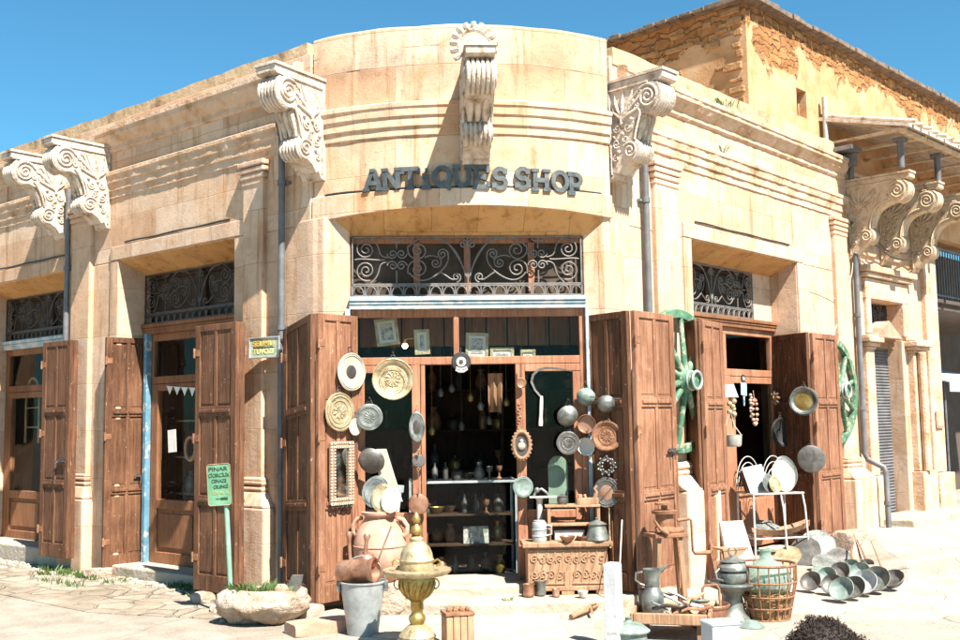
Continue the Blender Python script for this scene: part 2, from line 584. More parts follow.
MT['rust'] = plain('rusty_iron', [(.3, (.13, .06, .035)), (.5, (.26, .12, .06)), (.7, (.36, .20, .12))], .8, .3, 14, bscale=60, bstr=.4)
MT['glass'] = glass_mat('window_glass', refl=.40)
MT['demijohn'] = glass_mat('green_bottle_glass', (.74, .82, .76), 1.2)
_nt = MT['demijohn'].node_tree
_o = [n for n in _nt.nodes if n.type == 'OUTPUT_MATERIAL'][0]
_src = _o.inputs[0].links[0].from_socket
_d = _nt.nodes.new('ShaderNodeBsdfDiffuse')
_d.inputs[0].default_value = (.34, .42, .36, 1)
_m = _nt.nodes.new('ShaderNodeMixShader')
_m.inputs[0].default_value = .38
_nt.links.new(_src, _m.inputs[1])
_nt.links.new(_d.outputs[0], _m.inputs[2])
_nt.links.new(_m.outputs[0], _o.inputs[0])
MT['black'] = plain('black_paint', [(.3, (.015, .015, .015)), (.7, (.035, .033, .03))], .5, 0, 8, bstr=.1)
MT['interior'] = plain('dark_plaster_and_shade', [(.3, (.05, .035, .025)), (.7, (.09, .062, .045))], .9, 0, 3, bstr=.2)
MT['ivory'] = plain('ivory_cord', [(.3, (.50, .42, .32)), (.7, (.68, .60, .50))], .8, 0, 14, bstr=.2)
MT['paper'] = plain('old_paper', [(.3, (.56, .52, .44)), (.7, (.70, .67, .60))], .8, 0, 8, bstr=.05)
MT['picture'] = plain('faded_print', [(.34, (.10, .085, .08)), (.48, (.34, .30, .26)), (.6, (.55, .50, .44)), (.7, (.24, .20, .20))], .5, 0, 26, bstr=0)
MT['leaf'] = plain('weed_leaves', [(.3, (.03, .065, .012)), (.55, (.07, .12, .025)), (.75, (.17, .17, .06))], .6, 0, 9, bstr=.1)
MT['fur'] = plain('dark_fur', [(.3, (.009, .005, .003)), (.7, (.030, .015, .009))], .8, 0, 14, bstr=0)
MT['step'] = plain('worn_white_step', [(.28, (.22, .165, .11)), (.45, (.34, .285, .215)), (.7, (.41, .36, .295))], .9, 0, 2.5, bscale=18, bstr=.6, spec=.15, dist=.03)
MT['pave'] = paving('flagstone_paving', (.25, .21, .16), (.32, .275, .215), (.195, .158, .115), 3.6, .03, dust=(.34, .29, .225))
MT['road'] = paving('pale_road', (.275, .242, .20), (.30, .265, .222), (.18, .15, .12), .5, .004, dust=(.33, .29, .24), rel=.45)
MT['concrete'] = paving('pale_concrete', (.34, .29, .235), (.375, .325, .27), (.28, .23, .18), 1.3, .006, dust=(.41, .36, .305), rel=.45)
MT['mirror'] = plain('mirror_silver', [(.3, (.55, .58, .55)), (.7, (.7, .72, .70))], .06, 1.0, 3, bstr=0)

# ================================================================ THE CORNER SHOP
FL = Frame(-1.62, 9.5, -39.672)   # wall along the side street, local x runs towards the corner (u = -x)
FR = Frame(1.35, 9.72, 47.795)    # wall along the other street
FC = Frame(0.0, 9.42, 4.0)        # the bowed corner
FB = Frame(4.877, 13.609, 45.47)  # the neighbouring building

shop = thing('antiques_shop_building', 'single storey sandstone corner shop with bowed front and carved scroll brackets under a plain parapet', 'building')
DEPTH = .36       # how far doors sit behind the wall face
BX, BR = -.05, 2.58  # bow: centre x, radius
BYC = -.32 + BR


def bow(dx, off=0.0):
    a = math.asin(dx / BR)
    r = BR + off
    return Vector((BX + r * math.sin(a), BYC - r * math.cos(a), 0))


# ---- straight walls: upper part with sloping lintels, piers below
def lintel_poly():
    return [(0, 3.41), (0, 5.0), (.40, 5.0), (.40, 3.27), (DEPTH, 3.262)]


def upper_wall(fr, x0, x1):
    mb = MB()
    mb.extx(lintel_poly(), x0, x1, 8)
    return build(mb, 'wall', MT['wall'], shop, fr.M, bevel=.006)


upper_wall(FL, -9.0, .12)
upper_wall(FR, -.14, 5.25)


def pier(fr, x0, x1, mat='pier', top=3.405):
    mb = MB()
    mb.box(x0, x1, 0.0, .40, -.1, top)
    return build(mb, 'pier', MT[mat], shop, fr.M, bevel=.012)


OPL = [(-3.03, -.98), (-6.25, -4.10)]
OPR = (1.21, 3.61)
for a, b in ((-.98, .12), (-4.10, -3.03), (-9.0, -6.25)):
    pier(FL, a, b)
for a, b in ((-.14, 1.21), (3.61, 5.25)):
    pier(FR, a, b)


# ---- parapet, cornice, string course
def ragged(fr, x0, x1, z0, z1, y0, y1, step=.13, amp=.010, name='parapet', mat='parapet'):
    n = max(2, int((x1 - x0) / step))
    mb = MB()
    k = 4
    vs, fs = [], []
    rows = [(y0, z0), (y0, (z0 + z1) / 2), (y0, z1), (y1, z1), (y1, z0)]
    for i in range(n + 1):
        x = x0 + (x1 - x0) * i / n
        for j, (y, z) in enumerate(rows):
            jz = amp * 2.2 * noise.noise(Vector((x * 2.3, j * .7, 4))) + amp * noise.noise(Vector((x * 9, j, 1))) if j in (2, 3) else 0
            jy = amp * .7 * noise.noise(Vector((x * 4, j * 3.0, 9))) if j in (1, 2) else 0
            vs.append((x, y + jy, z + jz))
    m = len(rows)
    for i in range(n):
        for j in range(m):
            a, b = i * m + j, i * m + (j + 1) % m
            fs.append((a, b, b + m, a + m))
    fs.append(tuple(range(m)))
    fs.append(tuple(range(n * m, n * m + m))[::-1])
    mb.add(vs, fs)
    return build(mb, name, MT[mat], shop, fr.M, bevel=.0)


ragged(FL, -9.0, .06, 4.93, 5.12, .01, .36)
ragged(FR, -.10, 5.22, 4.93, 5.10, -.012, .30)
CROWN = [(.05, 4.63), (-.012, 4.645), (-.028, 4.665), (-.028, 4.71), (-.04, 4.72), (-.07, 4.755), (-.10, 4.80), (-.112, 4.81), (-.112, 4.845), (-.125, 4.855), (-.125, 4.90), (-.08, 4.925), (.05, 4.945)]
STRING = [(.05, 4.11), (-.014, 4.125), (-.014, 4.195), (-.03, 4.205), (-.03, 4.285), (-.046, 4.295), (-.050, 4.36), (-.062, 4.375), (-.062, 4.41), (-.02, 4.435), (.05, 4.44)]


def jitter_ext(poly, x0, x1, n, amp=.0042, seed=0):
    mb = MB()
    k = len(poly)
    vs = []
    for i in range(n + 1):
        x = x0 + (x1 - x0) * i / n
        for j, p in enumerate(poly):
            d = amp * noise.noise(Vector((x * 3.3, j * 1.3, seed))) + amp * 1.2 * noise.noise(Vector((x * 11, j * 2.1, seed + 3)))
            vs.append((x, p[0] + d, p[1] + d * .6))
    fs = [tuple(range(k)), tuple(range(n * k, n * k + k))[::-1]]
    for i in range(n):
        for j in range(k):
            a, b = i * k + j, i * k + (j + 1) % k
            fs.append((a, b, b + k, a + k))
    return mb.add(vs, fs)


build(jitter_ext(CROWN, -3.42, .02, 110), 'cornice', MT['trim'], shop, FL.M)
build(jitter_ext(CROWN, -9.0, -4.15, 110), 'cornice', MT['trim'], shop, FL.M)
build(jitter_ext(CROWN, -.02, 5.08, 150, seed=5), 'cornice', MT['trim'], shop, FR.M)
build(jitter_ext(STRING, -9.0, -.30, 220), 'string_course', MT['trim'], shop, FL.M)
build(jitter_ext(STRING, .36, 5.16, 150, seed=7), 'string_course', MT['trim'], shop, FR.M)


# ---- pilasters with plinths
def pilaster(fr, x0, x1, ztop=4.115, plinth=None, out=.055, zp=.95, cap=True, body=None):
    mb = MB()
    mb.box(x0, x1, -out, .03, zp, ztop)
    c = (x0 + x1) / 2
    if cap:
        for dz, e, o in ((0, .045, .04), (-.06, .035, .03), (-.12, .022, .02), (-.18, .012, .01)):
            mb.box(x0 - e, x1 + e, -out - o, .02, ztop - .055 + dz - .012, ztop + dz - .016)
    o = build(mb, 'pilaster', MT['pier'], shop, fr.M, bevel=.012)
    if plinth:
        a, b, po, zt = plinth
        p = MB()
        w = 8
        p.box(a, b, -po, .02, -.1, zt - .12)
        # shoulders stepping in to the shaft
        for i, (zz, t) in enumerate(((zt - .12, 0.0), (zt + .02, .72), (zt + .07, .74), (zt + .12, .70), (zt + .16, 1.0))):
            if i == 0:
                continue
            t0 = (0.0, .72, .74, .70)[i - 1]
            za = (zt - .12, zt + .02, zt + .07, zt + .12)[i - 1]
            xa0, xa1 = a + (x0 - a) * t0, b + (x1 - b) * t0
            xb0, xb1 = a + (x0 - a) * t, b + (x1 - b) * t
            ya, yb = -po + (po - out) * t0, -po + (po - out) * t
            p.add([(xa0, ya, za), (xa1, ya, za), (xa1, .02, za), (xa0, .02, za), (xb0, yb - .002, zz), (xb1, yb - .002, zz), (xb1, .02, zz), (xb0, .02, zz)],
                  [(0, 3, 2, 1), (4, 5, 6, 7), (0, 1, 5, 4), (1, 2, 6, 5), (2, 3, 7, 6), (3, 0, 4, 7)])
        build(p, 'plinth', MT['pier'], o, None, bevel=.02)
    return o


pilaster(FL, -.80, -.50, plinth=(-.92, -.36, .14, .95))
pilaster(FL, -3.96, -3.56, plinth=(-4.04, -3.50, .12, .92))
pilaster(FR, .50, .92, plinth=(.56, 1.18, .27, 1.02))
pilaster(FR, 4.62, 5.00, plinth=(4.58, 5.22, .20, .92))


# ---- raised architrave around the two side openings
def architrave(fr, a, b):
    mb = MB()
    t, o = .16, .018
    mb.box(a - t, a - .004, -o, .02, .0, 3.41)
    mb.box(b + .004, b + t, -o, .02, .0, 3.41)
    mb.box(a - t, b + t, -o - .006, .02, 3.415, 3.57)
    build(mb, 'architrave', MT['pier'], shop, fr.M, bevel=.008)


architrave(FL, *OPL[0])
architrave(FL, *OPL[1])
architrave(FR, *OPR)

# ---- the bowed corner
mbw = MB()
prof = [(0, 3.475), (.028, 3.48), (.028, 3.63), (.006, 3.642), (0, 3.65), (0, 4.11), (.016, 4.125), (.016, 4.195), (.034, 4.205), (.034, 4.285), (.05, 4.295), (.054, 4.36), (.066, 4.375), (.066, 4.41),
        (.02, 4.43), (0, 4.44), (0, 4.76), (.004, 4.77), (.004, 4.93), (.007, 4.94), (.010, 5.11), (.0, 5.125), (-.28, 5.125), (-.40, 5.0), (-.40, 3.475)]
NB = 56
dx0, dx1 = -1.44, 1.27
vs, fs, arc = [], [], []
k = len(prof)
for i in range(NB + 1):
    dx = dx0 + (dx1 - dx0) * i / NB
    t = dx / 1.44
    for j, (o, z) in enumerate(prof):
        zz = z + (.07 * (1 - t * t) if j < 2 or j == k - 1 else 0) - (.07 if (j < 2 or j == k - 1) else 0)
        jit = .004 * noise.noise(Vector((dx * 5, j * 1.7, 2)))
        if j in (19, 20, 21):
            zz += .014 * noise.noise(Vector((dx * 3, 0, 8)))
        p = bow(dx, o + jit)
        vs.append((p.x, p.y, zz))
fs = [tuple(range(k)), tuple(range(NB * k, NB * k + k))[::-1]]
for i in range(NB):
    for j in range(k):
        a, b = i * k + j, i * k + (j + 1) % k
        fs.append((a, b, b + k, a + k))
mbw.add(vs, fs)


def bow_uv(c, n):
    a = math.atan2(c.x - BX, BYC - c.y)
    if abs(n.z) > .75:
        return (c.x, c.y)
    return (a * BR + .3, c.z + .1)


build(mbw, 'bowed_wall', MT['wall'], shop, FC.M, uvs=bow_uv, smooth=25)

# sloping soffit between bow and door frame, bounced light put into its ochre
GX0, GX1 = -1.16, .955   # door frame edges in corner frame
ms = MB()
n = 24
vs, fs = [], []
for i in range(n + 1):
    dx = dx0 + (dx1 - dx0) * i / n
    t = dx / 1.44
    p = bow(dx, -.002)
    q = GX0 - .16 + (GX1 + .16 - GX0 + .16) * i / n
    zf = 3.475 + .07 * (1 - t * t) - .066
    vs += [(p.x, p.y, zf), (q, .03, 3.27), (q, .20, 3.26), (q, .20, 3.7), (p.x, p.y + .02, 3.7)]
for i in range(n):
    for j in range(5):
        a, b = i * 5 + j, i * 5 + (j + 1) % 5
        fs.append((a, b, b + 5, a + 5))
fs += [tuple(range(5)), tuple(range(n * 5, n * 5 + 5))[::-1]]
ms.add(vs, fs)
build(ms, 'soffit', MT['soffit'], shop, FC.M, smooth=25)
for fr, (a, b) in ((FL, OPL[0]), (FL, OPL[1]), (FR, OPR)):
    m = MB()
    m.extx([(.004, 3.406), (.36, 3.258), (.36, 3.275), (.004, 3.42)], a + .003, b - .003, 1)
    build(m, 'soffit', MT['soffit'], shop, fr.M)


def c_local(v):
    return FC.M.inverted() @ Vector((v[0], v[1], 0))


lp = [c_local(p) for p in ((-1.70, 9.57), (-1.56, 9.435), (-1.50, 9.385), (-1.45, 9.36))]
m = MB()
m.prism([(p.x, p.y) for p in lp] + [(-1.40, -.0), (GX0 - .002, .03), (GX0 - .002, .40), (-1.75, .5)], -.1, 3.44)
build(m, 'pier', MT['pier'], shop, FC.M, bevel=.01)
rp = [c_local(p) for p in ((1.42, 9.80), (1.27, 9.63))]
m = MB()
m.prism([(GX1 + .002, .03), (1.14, -.02), (1.20, .0), (rp[1].x, rp[1].y), (rp[0].x, rp[0].y), (1.5, .6), (GX1 + .002, .40)], -.1, 3.44)
build(m, 'pier', MT['pier'], shop, FC.M, bevel=.01)

# thin black cables along the lintels
for fr, a, b in ((FL, -2.92, -1.06), (FL, -6.1, -4.2), (FR, 1.30, 3.44)):
    m = MB()
    m.tube([(a + (b - a) * i / 12, -.012 - .003 * math.sin(i), 3.60 + .004 * math.sin(i * 1.3)) for i in range(13)], .010, 5)
    build(m, 'cable', MT['black'], shop, fr.M)
m = MB()
m.tube([bow(-1.33 + 2.5 * i / 24, .012) + Vector((0, 0, 3.648 + .004 * math.sin(i))) for i in range(25)], .010, 5)
build(m, 'cable', MT['black'], shop, FC.M)


# ---- carved scroll brackets
def spiral(c, r0_, r1_, turns, a0, dirn=1, n=40):
    out = []
    for i in range(n + 1):
        t = i / n
        r = r0_ + (r1_ - r0_) * (t ** .8)
        a = a0 + dirn * turns * 2 * math.pi * t
        out.append((c[0] + r * math.cos(a), c[1] + r * math.sin(a)))
    return out


def bez(p0, p1, p2, p3, n=12):
    o = []
    for i in range(n + 1):
        t = i / n
        s = 1 - t
        o.append(tuple(s ** 3 * a + 3 * s * s * t * b + 3 * s * t * t * c + t ** 3 * d for a, b, c, d in zip(p0, p1, p2, p3)))
    return o


def corbel_parts(D=.76, H=.92, w=.26):
    """profile in (y outward negative, z down from 0)"""
    poly = [(0.06, 0), (-D, 0), (-D, -.055), (-D + .025, -.07)]
    c1, r1 = (-D + .165, -.205), .14
    for i in range(13):
        a = math.pi * .62 + math.pi * 1.0 * i / 12
        poly.append((c1[0] + r1 * math.cos(a), c1[1] + r1 * math.sin(a)))
    c2, r2 = (-.245, -.665 * H / .92), .095
    poly += [p for p in bez(poly[-1], (-D + .30, -.37), (-.30, -.36), (-.285, c2[1] + .13), 8)[1:]]
    for i in range(11):
        a = math.pi * .62 + math.pi * .95 * i / 10
        poly.append((c2[0] + r2 * math.cos(a), c2[1] + r2 * math.sin(a)))
    poly += [(-.15, -.80 * H / .92), (-.105, -.86 * H / .92), (-.07, -.84 * H / .92), (-.04, -.90 * H / .92), (.06, -H)]
    body = MB()
    body.extx(poly, -w / 2, w / 2, 1)
    body.box(-w / 2 - .014, w / 2 + .014, -D - .012, .04, .004, .03)
    # fluted fronts of both scrolls
    for q in range(6):
        x = -w / 2 + w * (q + .5) / 6
        pts = [(x, c1[0] + (r1 + .004) * math.cos(math.pi * (.7 + .8 * i / 10)), c1[1] + (r1 + .004) * math.sin(math.pi * (.7 + .8 * i / 10))) for i in range(11)]
        body.tube(pts, .017, 6)
        pts = [(x, c2[0] + (r2 + .004) * math.cos(math.pi * (.6 + .85 * i / 8)), c2[1] + (r2 + .004) * math.sin(math.pi * (.6 + .85 * i / 8))) for i in range(9)]
        body.tube(pts, .014, 6)
    # leaf down the concave front
    for q in (-1, 0, 1):
        body.tube([(q * w * .27, y - .012, z) for y, z in bez((-D + .30, -.34), (-.40, -.36), (-.32, -.42), (-.30, c2[1] + .10), 8)], [.02, .03, .033, .034, .034, .032, .03, .024, .018], 6)
    rel = MB()
    for sx in (-1, 1):
        X = sx * (w / 2 + .003)

        def put(pts, r=.012):
            rel.tube([(X, a, b) for a, b in pts], r, 6)
        put(spiral(c1, .125, .018, 2.4, .4, 1), .014)
        put(spiral(c2, .083, .014, 1.8, .6, 1), .012)
        put([(-.02, -.075), (-D + .16, -.072)], .012)
        put(bez((-.02, -.09), (-.03, -.3), (-.03, -.6), (-.03, -.86 * H / .92), 8), .012)
        put(bez((c1[0] + .10, c1[1] - .10), (-.40, -.34), (-.33, -.40), (-.30, c2[1] + .09), 8), .012)
        # fan of acanthus leaves
        for i, (ex, ez) in enumerate(((-.40, -.13), (-.30, -.10), (-.19, -.10), (-.09, -.12), (-.38, -.24), (-.07, -.22))):
            put(bez((-.16, -.40), (-.18, -.30), (ex + .03, ez - .10), (ex, ez), 7), [.013, .016, .019, .02, .019, .016, .013, .008])
        for cx, cz, r, a0, dr in ((-.37, -.17, .05, 0, 1), (-.24, -.31, .052, 2, -1), (-.11, -.30, .045, 1, 1), (-.23, -.45, .05, 3, 1), (-.11, -.44, .042, 0, -1),
                                  (-.20, -.55, .04, 1.5, -1), (-.10, -.58, .045, 4, 1), (-.09, -.72, .036, 2, -1), (-.33, -.28, .035, 2, 1), (-.43, -.25, .03, 0, -1)):
            put(spiral((cx, cz * H / .92), r, .008, 1.4, a0, dr, 18), .0105)
        for cx, cz in ((-.16, -.40), (-.17, -.50), (-.30, -.22), (-.12, -.66), (-.07, -.52), (-.27, -.38)):
            rel.ball((X, cx, cz * H / .92), .02, 6)
    return body, rel


def corbel(parent, M, mat='carved', label=None, **k):
    b, r = corbel_parts(**k)
    o = build(b, 'corbel', MT[mat], parent, M, smooth=35)
    build(r, 'scroll_relief', MT[mat], o, None, smooth=60)
    if label:
        o['label'] = label
    return o


ZC = 4.70
corbel(shop, FL.M @ Matrix.Translation((-3.36, 0, ZC)), D=.70, w=.23)
corbel(shop, FL.M @ Matrix.Translation((-4.26, 0, ZC)), D=.70, w=.23)
corbel(shop, Matrix.Translation((-1.49, 9.42, ZC)) @ Matrix.Rotation(R_(-33), 4, 'Z'), D=.63, w=.23)
corbel(shop, FC.M @ Matrix.Translation((-.04, -.33, 4.63)), D=.80, H=.81, w=.24)
corbel(shop, Matrix.Translation((1.30, 9.66, ZC)) @ Matrix.Rotation(R_(46), 4, 'Z'), D=.62, w=.23)
# crest of upright petals on the middle bracket
m = MB()
cc = Vector((-.085, -1.0, 4.68))
for i in range(13):
    a = R_(-35) + R_(250) * i / 12
    d = Vector((math.cos(a), 0, math.sin(a)))
    m.tube([cc + d * .13, cc + d * .165, cc + d * .20], [.020, .030, .022], 6)
m.tube([cc + Vector((.135 * math.cos(R_(-40 + 26 * i)), 0, .135 * math.sin(R_(-40 + 26 * i)))) for i in range(11)], .018, 6)
m.ball(cc + Vector((.03, .0, .0)), .10, 10, .8)
build(m, 'crest', MT['carved'], shop, FC.M, smooth=50)


# ---- drainpipes
def drainpipe(fr, x, y, z0, z1, mat='pipe', r=.031, foot=False):
    m = MB()
    m.tube([(x, y, z1), (x, y, z0)], r, 12)
    z = z1 - .9
    while z > z0 + .2:
        m.tube([(x, y, z), (x, y, z - .05)], r + .009, 12)
        m.box(x - .07, x + .07, y + .02, y + .09, z - .04, z - .015)
        z -= 1.35
    if foot:
        m.tube([(x, y, z0 + .02), (x, y - .03, z0 - .04), (x, y - .12, z0 - .07)], r, 12)
    return build(m, 'drainpipe', MT[mat], shop, fr.M, smooth=40)


drainpipe(FL, -.215, -.06, .1, 4.75)
drainpipe(FL, -4.02, -.07, .1, 4.35)
drainpipe(FR, .32, -.06, .1, 4.6)
m = MB()
x = 5.20
m.tube([(x, -.05, 5.0), (x, -.07, 4.8), (x, -.06, 1.10), (x + .03, -.09, 1.02), (x + .06, -.28, .92), (x + .06, -.30, .86), (x + .06, -.30, .14), (x + .06, -.36, .08)], .036, 12)
for z in (4.1, 2.9, 1.7, .5):
    yy = -.06 if z > 1.1 else -.30
    m.tube([(x + (.06 if z < 1 else 0), yy, z), (x + (.06 if z < 1 else 0), yy, z - .05)], .045, 12)
build(m, 'drainpipe', MT['pipe'], shop, FR.M, smooth=40)
m = MB()   # rain spout and box on the cornice end
m.box(4.80, 5.12, -.26, -.02, 4.97, 5.025)
m.box(4.82, 5.10, -.245, -.035, 5.02, 5.03)
m.box(5.02, 5.10, -.20, -.02, 4.80, 4.965)
build(m, 'rain_spout', MT['pipe'], shop, FR.M, bevel=.006)


# ---- scroll ironwork of the fanlights
def fret(W, H, rt=.0068, full=True):
    m = MB()
    for z in (.012, .10, .115, H - .01):
        m.box(0, W, -.006, .006, z - .006, z + .006)
    for x in (.008, W - .008):
        m.box(x - .007, x + .007, -.006, .006, 0, H)
    na = max(8, int(W / .112))
    for i in range(na):
        c = W * (i + .5) / na
        r = W / na * .42
        m.tube([(c + r * math.cos(a), 0, .018 + .075 * math.sin(a)) for a in [math.pi * q / 8 for q in range(9)]], .006, 5)
        m.tube([(W * i / na, 0, .012), (W * i / na, 0, .10)], .007, 5)

    def T(pts, r=rt):
        for sgn in (1, -1):
            m.tube([((W / 2 + sgn * (a - W / 2)), 0, b) for a, b in pts], r, 6)
    h0 = .125
    hh = H - h0
    cz = h0 + hh * .5
    s = W / 2.1
    # outer pairs of volutes
    for (cx, zz, a0, d) in ((.13 * s, h0 + hh * .72, 1.2, 1), (.13 * s, h0 + hh * .27, -1.2, -1)):
        T(spiral((cx, zz), .098, .014, 2.1, a0, d))
    T(bez((.03 * s, cz), (.10 * s, cz + .02), (.20 * s, cz - .01), (.30 * s, cz)))
    T(bez((.17 * s, H - .015), (.30 * s, H - .10), (.20 * s, cz + .03), (.33 * s, cz + .02)))
    T(bez((.17 * s, h0), (.30 * s, h0 + .10), (.20 * s, cz - .03), (.33 * s, cz - .02)))
    for zz, d in ((cz + .055, 1), (cz - .055, -1)):
        T(spiral((.37 * s, zz), .05, .010, 1.5, 3.1, d, 24))
        T(spiral((.45 * s, zz), .05, .010, 1.5, 0, -d, 24))
    T([(.405 * s, h0), (.405 * s, cz - .1)])
    T([(.405 * s, H - .01), (.405 * s, cz + .1)])
    T(bez((.35 * s, H - .02), (.33 * s, cz + .16), (.47 * s, cz + .16), (.46 * s, H - .02)))
    # big lyre
    T(spiral((.60 * s, h0 + hh * .70), .10, .014, 1.9, 2.6, 1))
    T(spiral((.60 * s, h0 + hh * .30), .10, .014, 1.9, 3.6, -1))
    T(bez((.52 * s, h0 + hh * .78), (.58 * s, H + .01), (.78 * s, H + .02), (.86 * s, cz + .16)))
    T(bez((.86 * s, cz + .16), (.95 * s, cz + .07), (1.0 * s, h0 + .17), (1.05 * s, h0 + .03)))
    T(bez((.70 * s, H - .02), (.90 * s, cz + .20), (.98 * s, cz + .05), (1.03 * s, h0 + .06)))
    T(bez((.52 * s, h0 + hh * .22), (.60 * s, h0 - .02), (.70 * s, h0 + .02), (.80 * s, h0 + .10)))
    T(bez((.80 * s, h0 + .10), (.88 * s, h0 + .05), (.90 * s, h0 + .02), (.93 * s, h0 + .03)))
    T(spiral((.945 * s, h0 + .05), .048, .010, 1.5, -1.5, 1, 24))
    T(spiral((.82 * s, cz + .05), .055, .010, 1.6, 0, 1, 24))
    T(spiral((.76 * s, cz - .03), .055, .010, 1.6, 1, -1, 24))
    T(bez((.80 * s, h0 + .10), (.78 * s, cz - .12), (.90 * s, cz - .05), (.87 * s, cz + .06)))
    T(bez((.66 * s, cz + .02), (.72 * s, cz + .06), (.78 * s, cz + .02), (.82 * s, cz)))
    for cz2 in (H - .07,):
        T(spiral((1.01 * s, cz2), .042, .008, 1.4, 1.5, -1, 24))
    m.tube([(W / 2, 0, h0), (W / 2, 0, H - .01)], rt * 1.1, 6)
    return m


ZG = 2.715


def fanlight(fr, x0, x1, depth, mat, H=.55, back=True, posts=(.5,)):
    W = x1 - x0
    g = build(fret(W, H), 'fanlight_grille', MT[mat], shop, fr.M @ Matrix.Translation((x0, depth, ZG)), smooth=50)
    if back:
        b = MB()
        b.box(0, W, .10, .13, -.05, H + .05)
        # posts of the frame behind the ironwork
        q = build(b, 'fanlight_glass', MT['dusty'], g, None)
        b = MB()
        for t in posts:
            b.box(W * t - .03, W * t + .03, .05, .10, 0, H)
        b.box(.0, W, .05, .098, H - .055, H + .01)
        build(b, 'fanlight_frame', MT['door' if len(posts) > 1 else 'dark_wood'], g, None, bevel=.004)
    return g


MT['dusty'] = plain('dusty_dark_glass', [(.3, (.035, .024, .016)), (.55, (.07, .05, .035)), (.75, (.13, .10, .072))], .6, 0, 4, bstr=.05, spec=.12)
fanlight(FC, GX0 + .01, GX1 - .01, .02, 'grey_iron', posts=(.28, .5, .78))
fanlight(FL, OPL[0][0] + .004, OPL[0][1] - .004, DEPTH - .04, 'dark_iron')
fanlight(FL, OPL[1][0] + .004, OPL[1][1] - .004, DEPTH - .04, 'dark_iron')
fanlight(FR, OPR[0] + .004, OPR[1] - .5, DEPTH - .04, 'grey_iron')
m = MB()
m.box(OPR[1] - .5, OPR[1] - .004, DEPTH - .02, DEPTH + .03, 2.70, 3.28)
build(m, 'fanlight_infill', MT['pier'], shop, FR.M)


# ---- beams under the fanlights
def beam(fr, x0, x1, depth, mat, z0=2.60, z1=2.712, steps=True):
    m = MB()
    m.box(x0, x1, depth - .02, depth + .10, z0, z1 - .03)
    m.box(x0, x1, depth - .045, depth + .098, z1 - .04, z1)
    m.box(x0, x1, depth - .032, depth + .096, z1 - .068, z1 - .046)
    return build(m, 'door_lintel', MT[mat], shop, fr.M, bevel=.005)


beam(FC, GX0 - .01, GX1 + .01, .0, 'blue')
beam(FL, OPL[0][0] + .003, OPL[0][1] - .003, DEPTH - .05, 'door_brown')
beam(FL, OPL[1][0] + .003, OPL[1][1] - .003, DEPTH - .05, 'blue')
beam(FR, OPR[0] + .003, OPR[1] - .003, DEPTH - .05, 'door_brown')


# ---- door joinery
def joinery(fr, depth, bars, mat, panes=(), panels=(), name='door_frame', thick=.06):
    """bars: (x0,x1,z0,z1); panes: glass rectangles; panels: solid wooden rectangles"""
    m = MB()
    for i, (x0, x1, z0, z1) in enumerate(bars):
        e = .0015 * (i % 5)
        m.box(x0, x1, depth - e, depth + thick + e, z0, z1)
    f = build(m, name, MT[mat], shop, fr.M, bevel=.006)
    for (x0, x1, z0, z1) in panes:
        g = MB()
        g.box(x0 - .005, x1 + .005, depth + .025, depth + .031, z0 - .005, z1 + .005)
        build(g, 'glass_pane', MT['glass'], f, None)
    for (x0, x1, z0, z1) in panels:
        g = MB()
        g.box(x0 - .004, x1 + .004, depth + .02, depth + .045, z0 - .004, z1 + .004)
        g.box(x0 + .05, x1 - .05, depth + .008, depth + .03, z0 + .05, z1 - .05)
        build(g, 'door_panel', MT[mat], f, None, bevel=.006)
    return f


ZF = .18   # threshold of the corner door
joinery(FC, .03, [
    (GX0, GX0 + .05, ZF, 2.60), (GX1 - .05, GX1, ZF, 2.60), (GX0 + .05, GX1 - .05, 2.53, 2.60), (GX0 + .05, GX1 - .05, 2.10, 2.17),
    (-.62, -.545, ZF, 2.10), (-.54, -.50, ZF, 2.10), (.315, .40, ZF, 2.10), (GX0 + .05, -.62, 2.03, 2.097), (.40, GX1 - .05, 2.03, 2.097),
    (GX0 + .05, GX0 + .12, ZF, 2.03), (GX1 - .12, GX1 - .05, ZF, 2.03), (-.24, -.19, 2.172, 2.53), (GX0 + .12, -.62, ZF, ZF + .10), (.40, GX1 - .12, ZF, ZF + .10),
    (GX0 + .12, -.62, .72, .79), (.40, GX1 - .12, .72, .79)],
    'door', panes=[(GX0 + .05, -.24, 2.17, 2.53), (-.19, GX1 - .05, 2.17, 2.53), (GX0 + .12, -.62, .79, 2.03), (.40, GX1 - .12, .79, 2.03)],
    panels=[(GX0 + .12, -.62, ZF + .10, .72), (.40, GX1 - .12, ZF + .10, .72)])
m = MB()
m.box(GX0 - .05, GX0 - .002, -.02, .06, ZF, 2.605)
build(m, 'door_jamb', MT['blue'], shop, FC.M, bevel=.004)
m = MB()
m.box(GX1 + .002, GX1 + .035, -.02, .06, ZF, 2.605)
build(m, 'door_jamb', MT['blue'], shop, FC.M, bevel=.004)


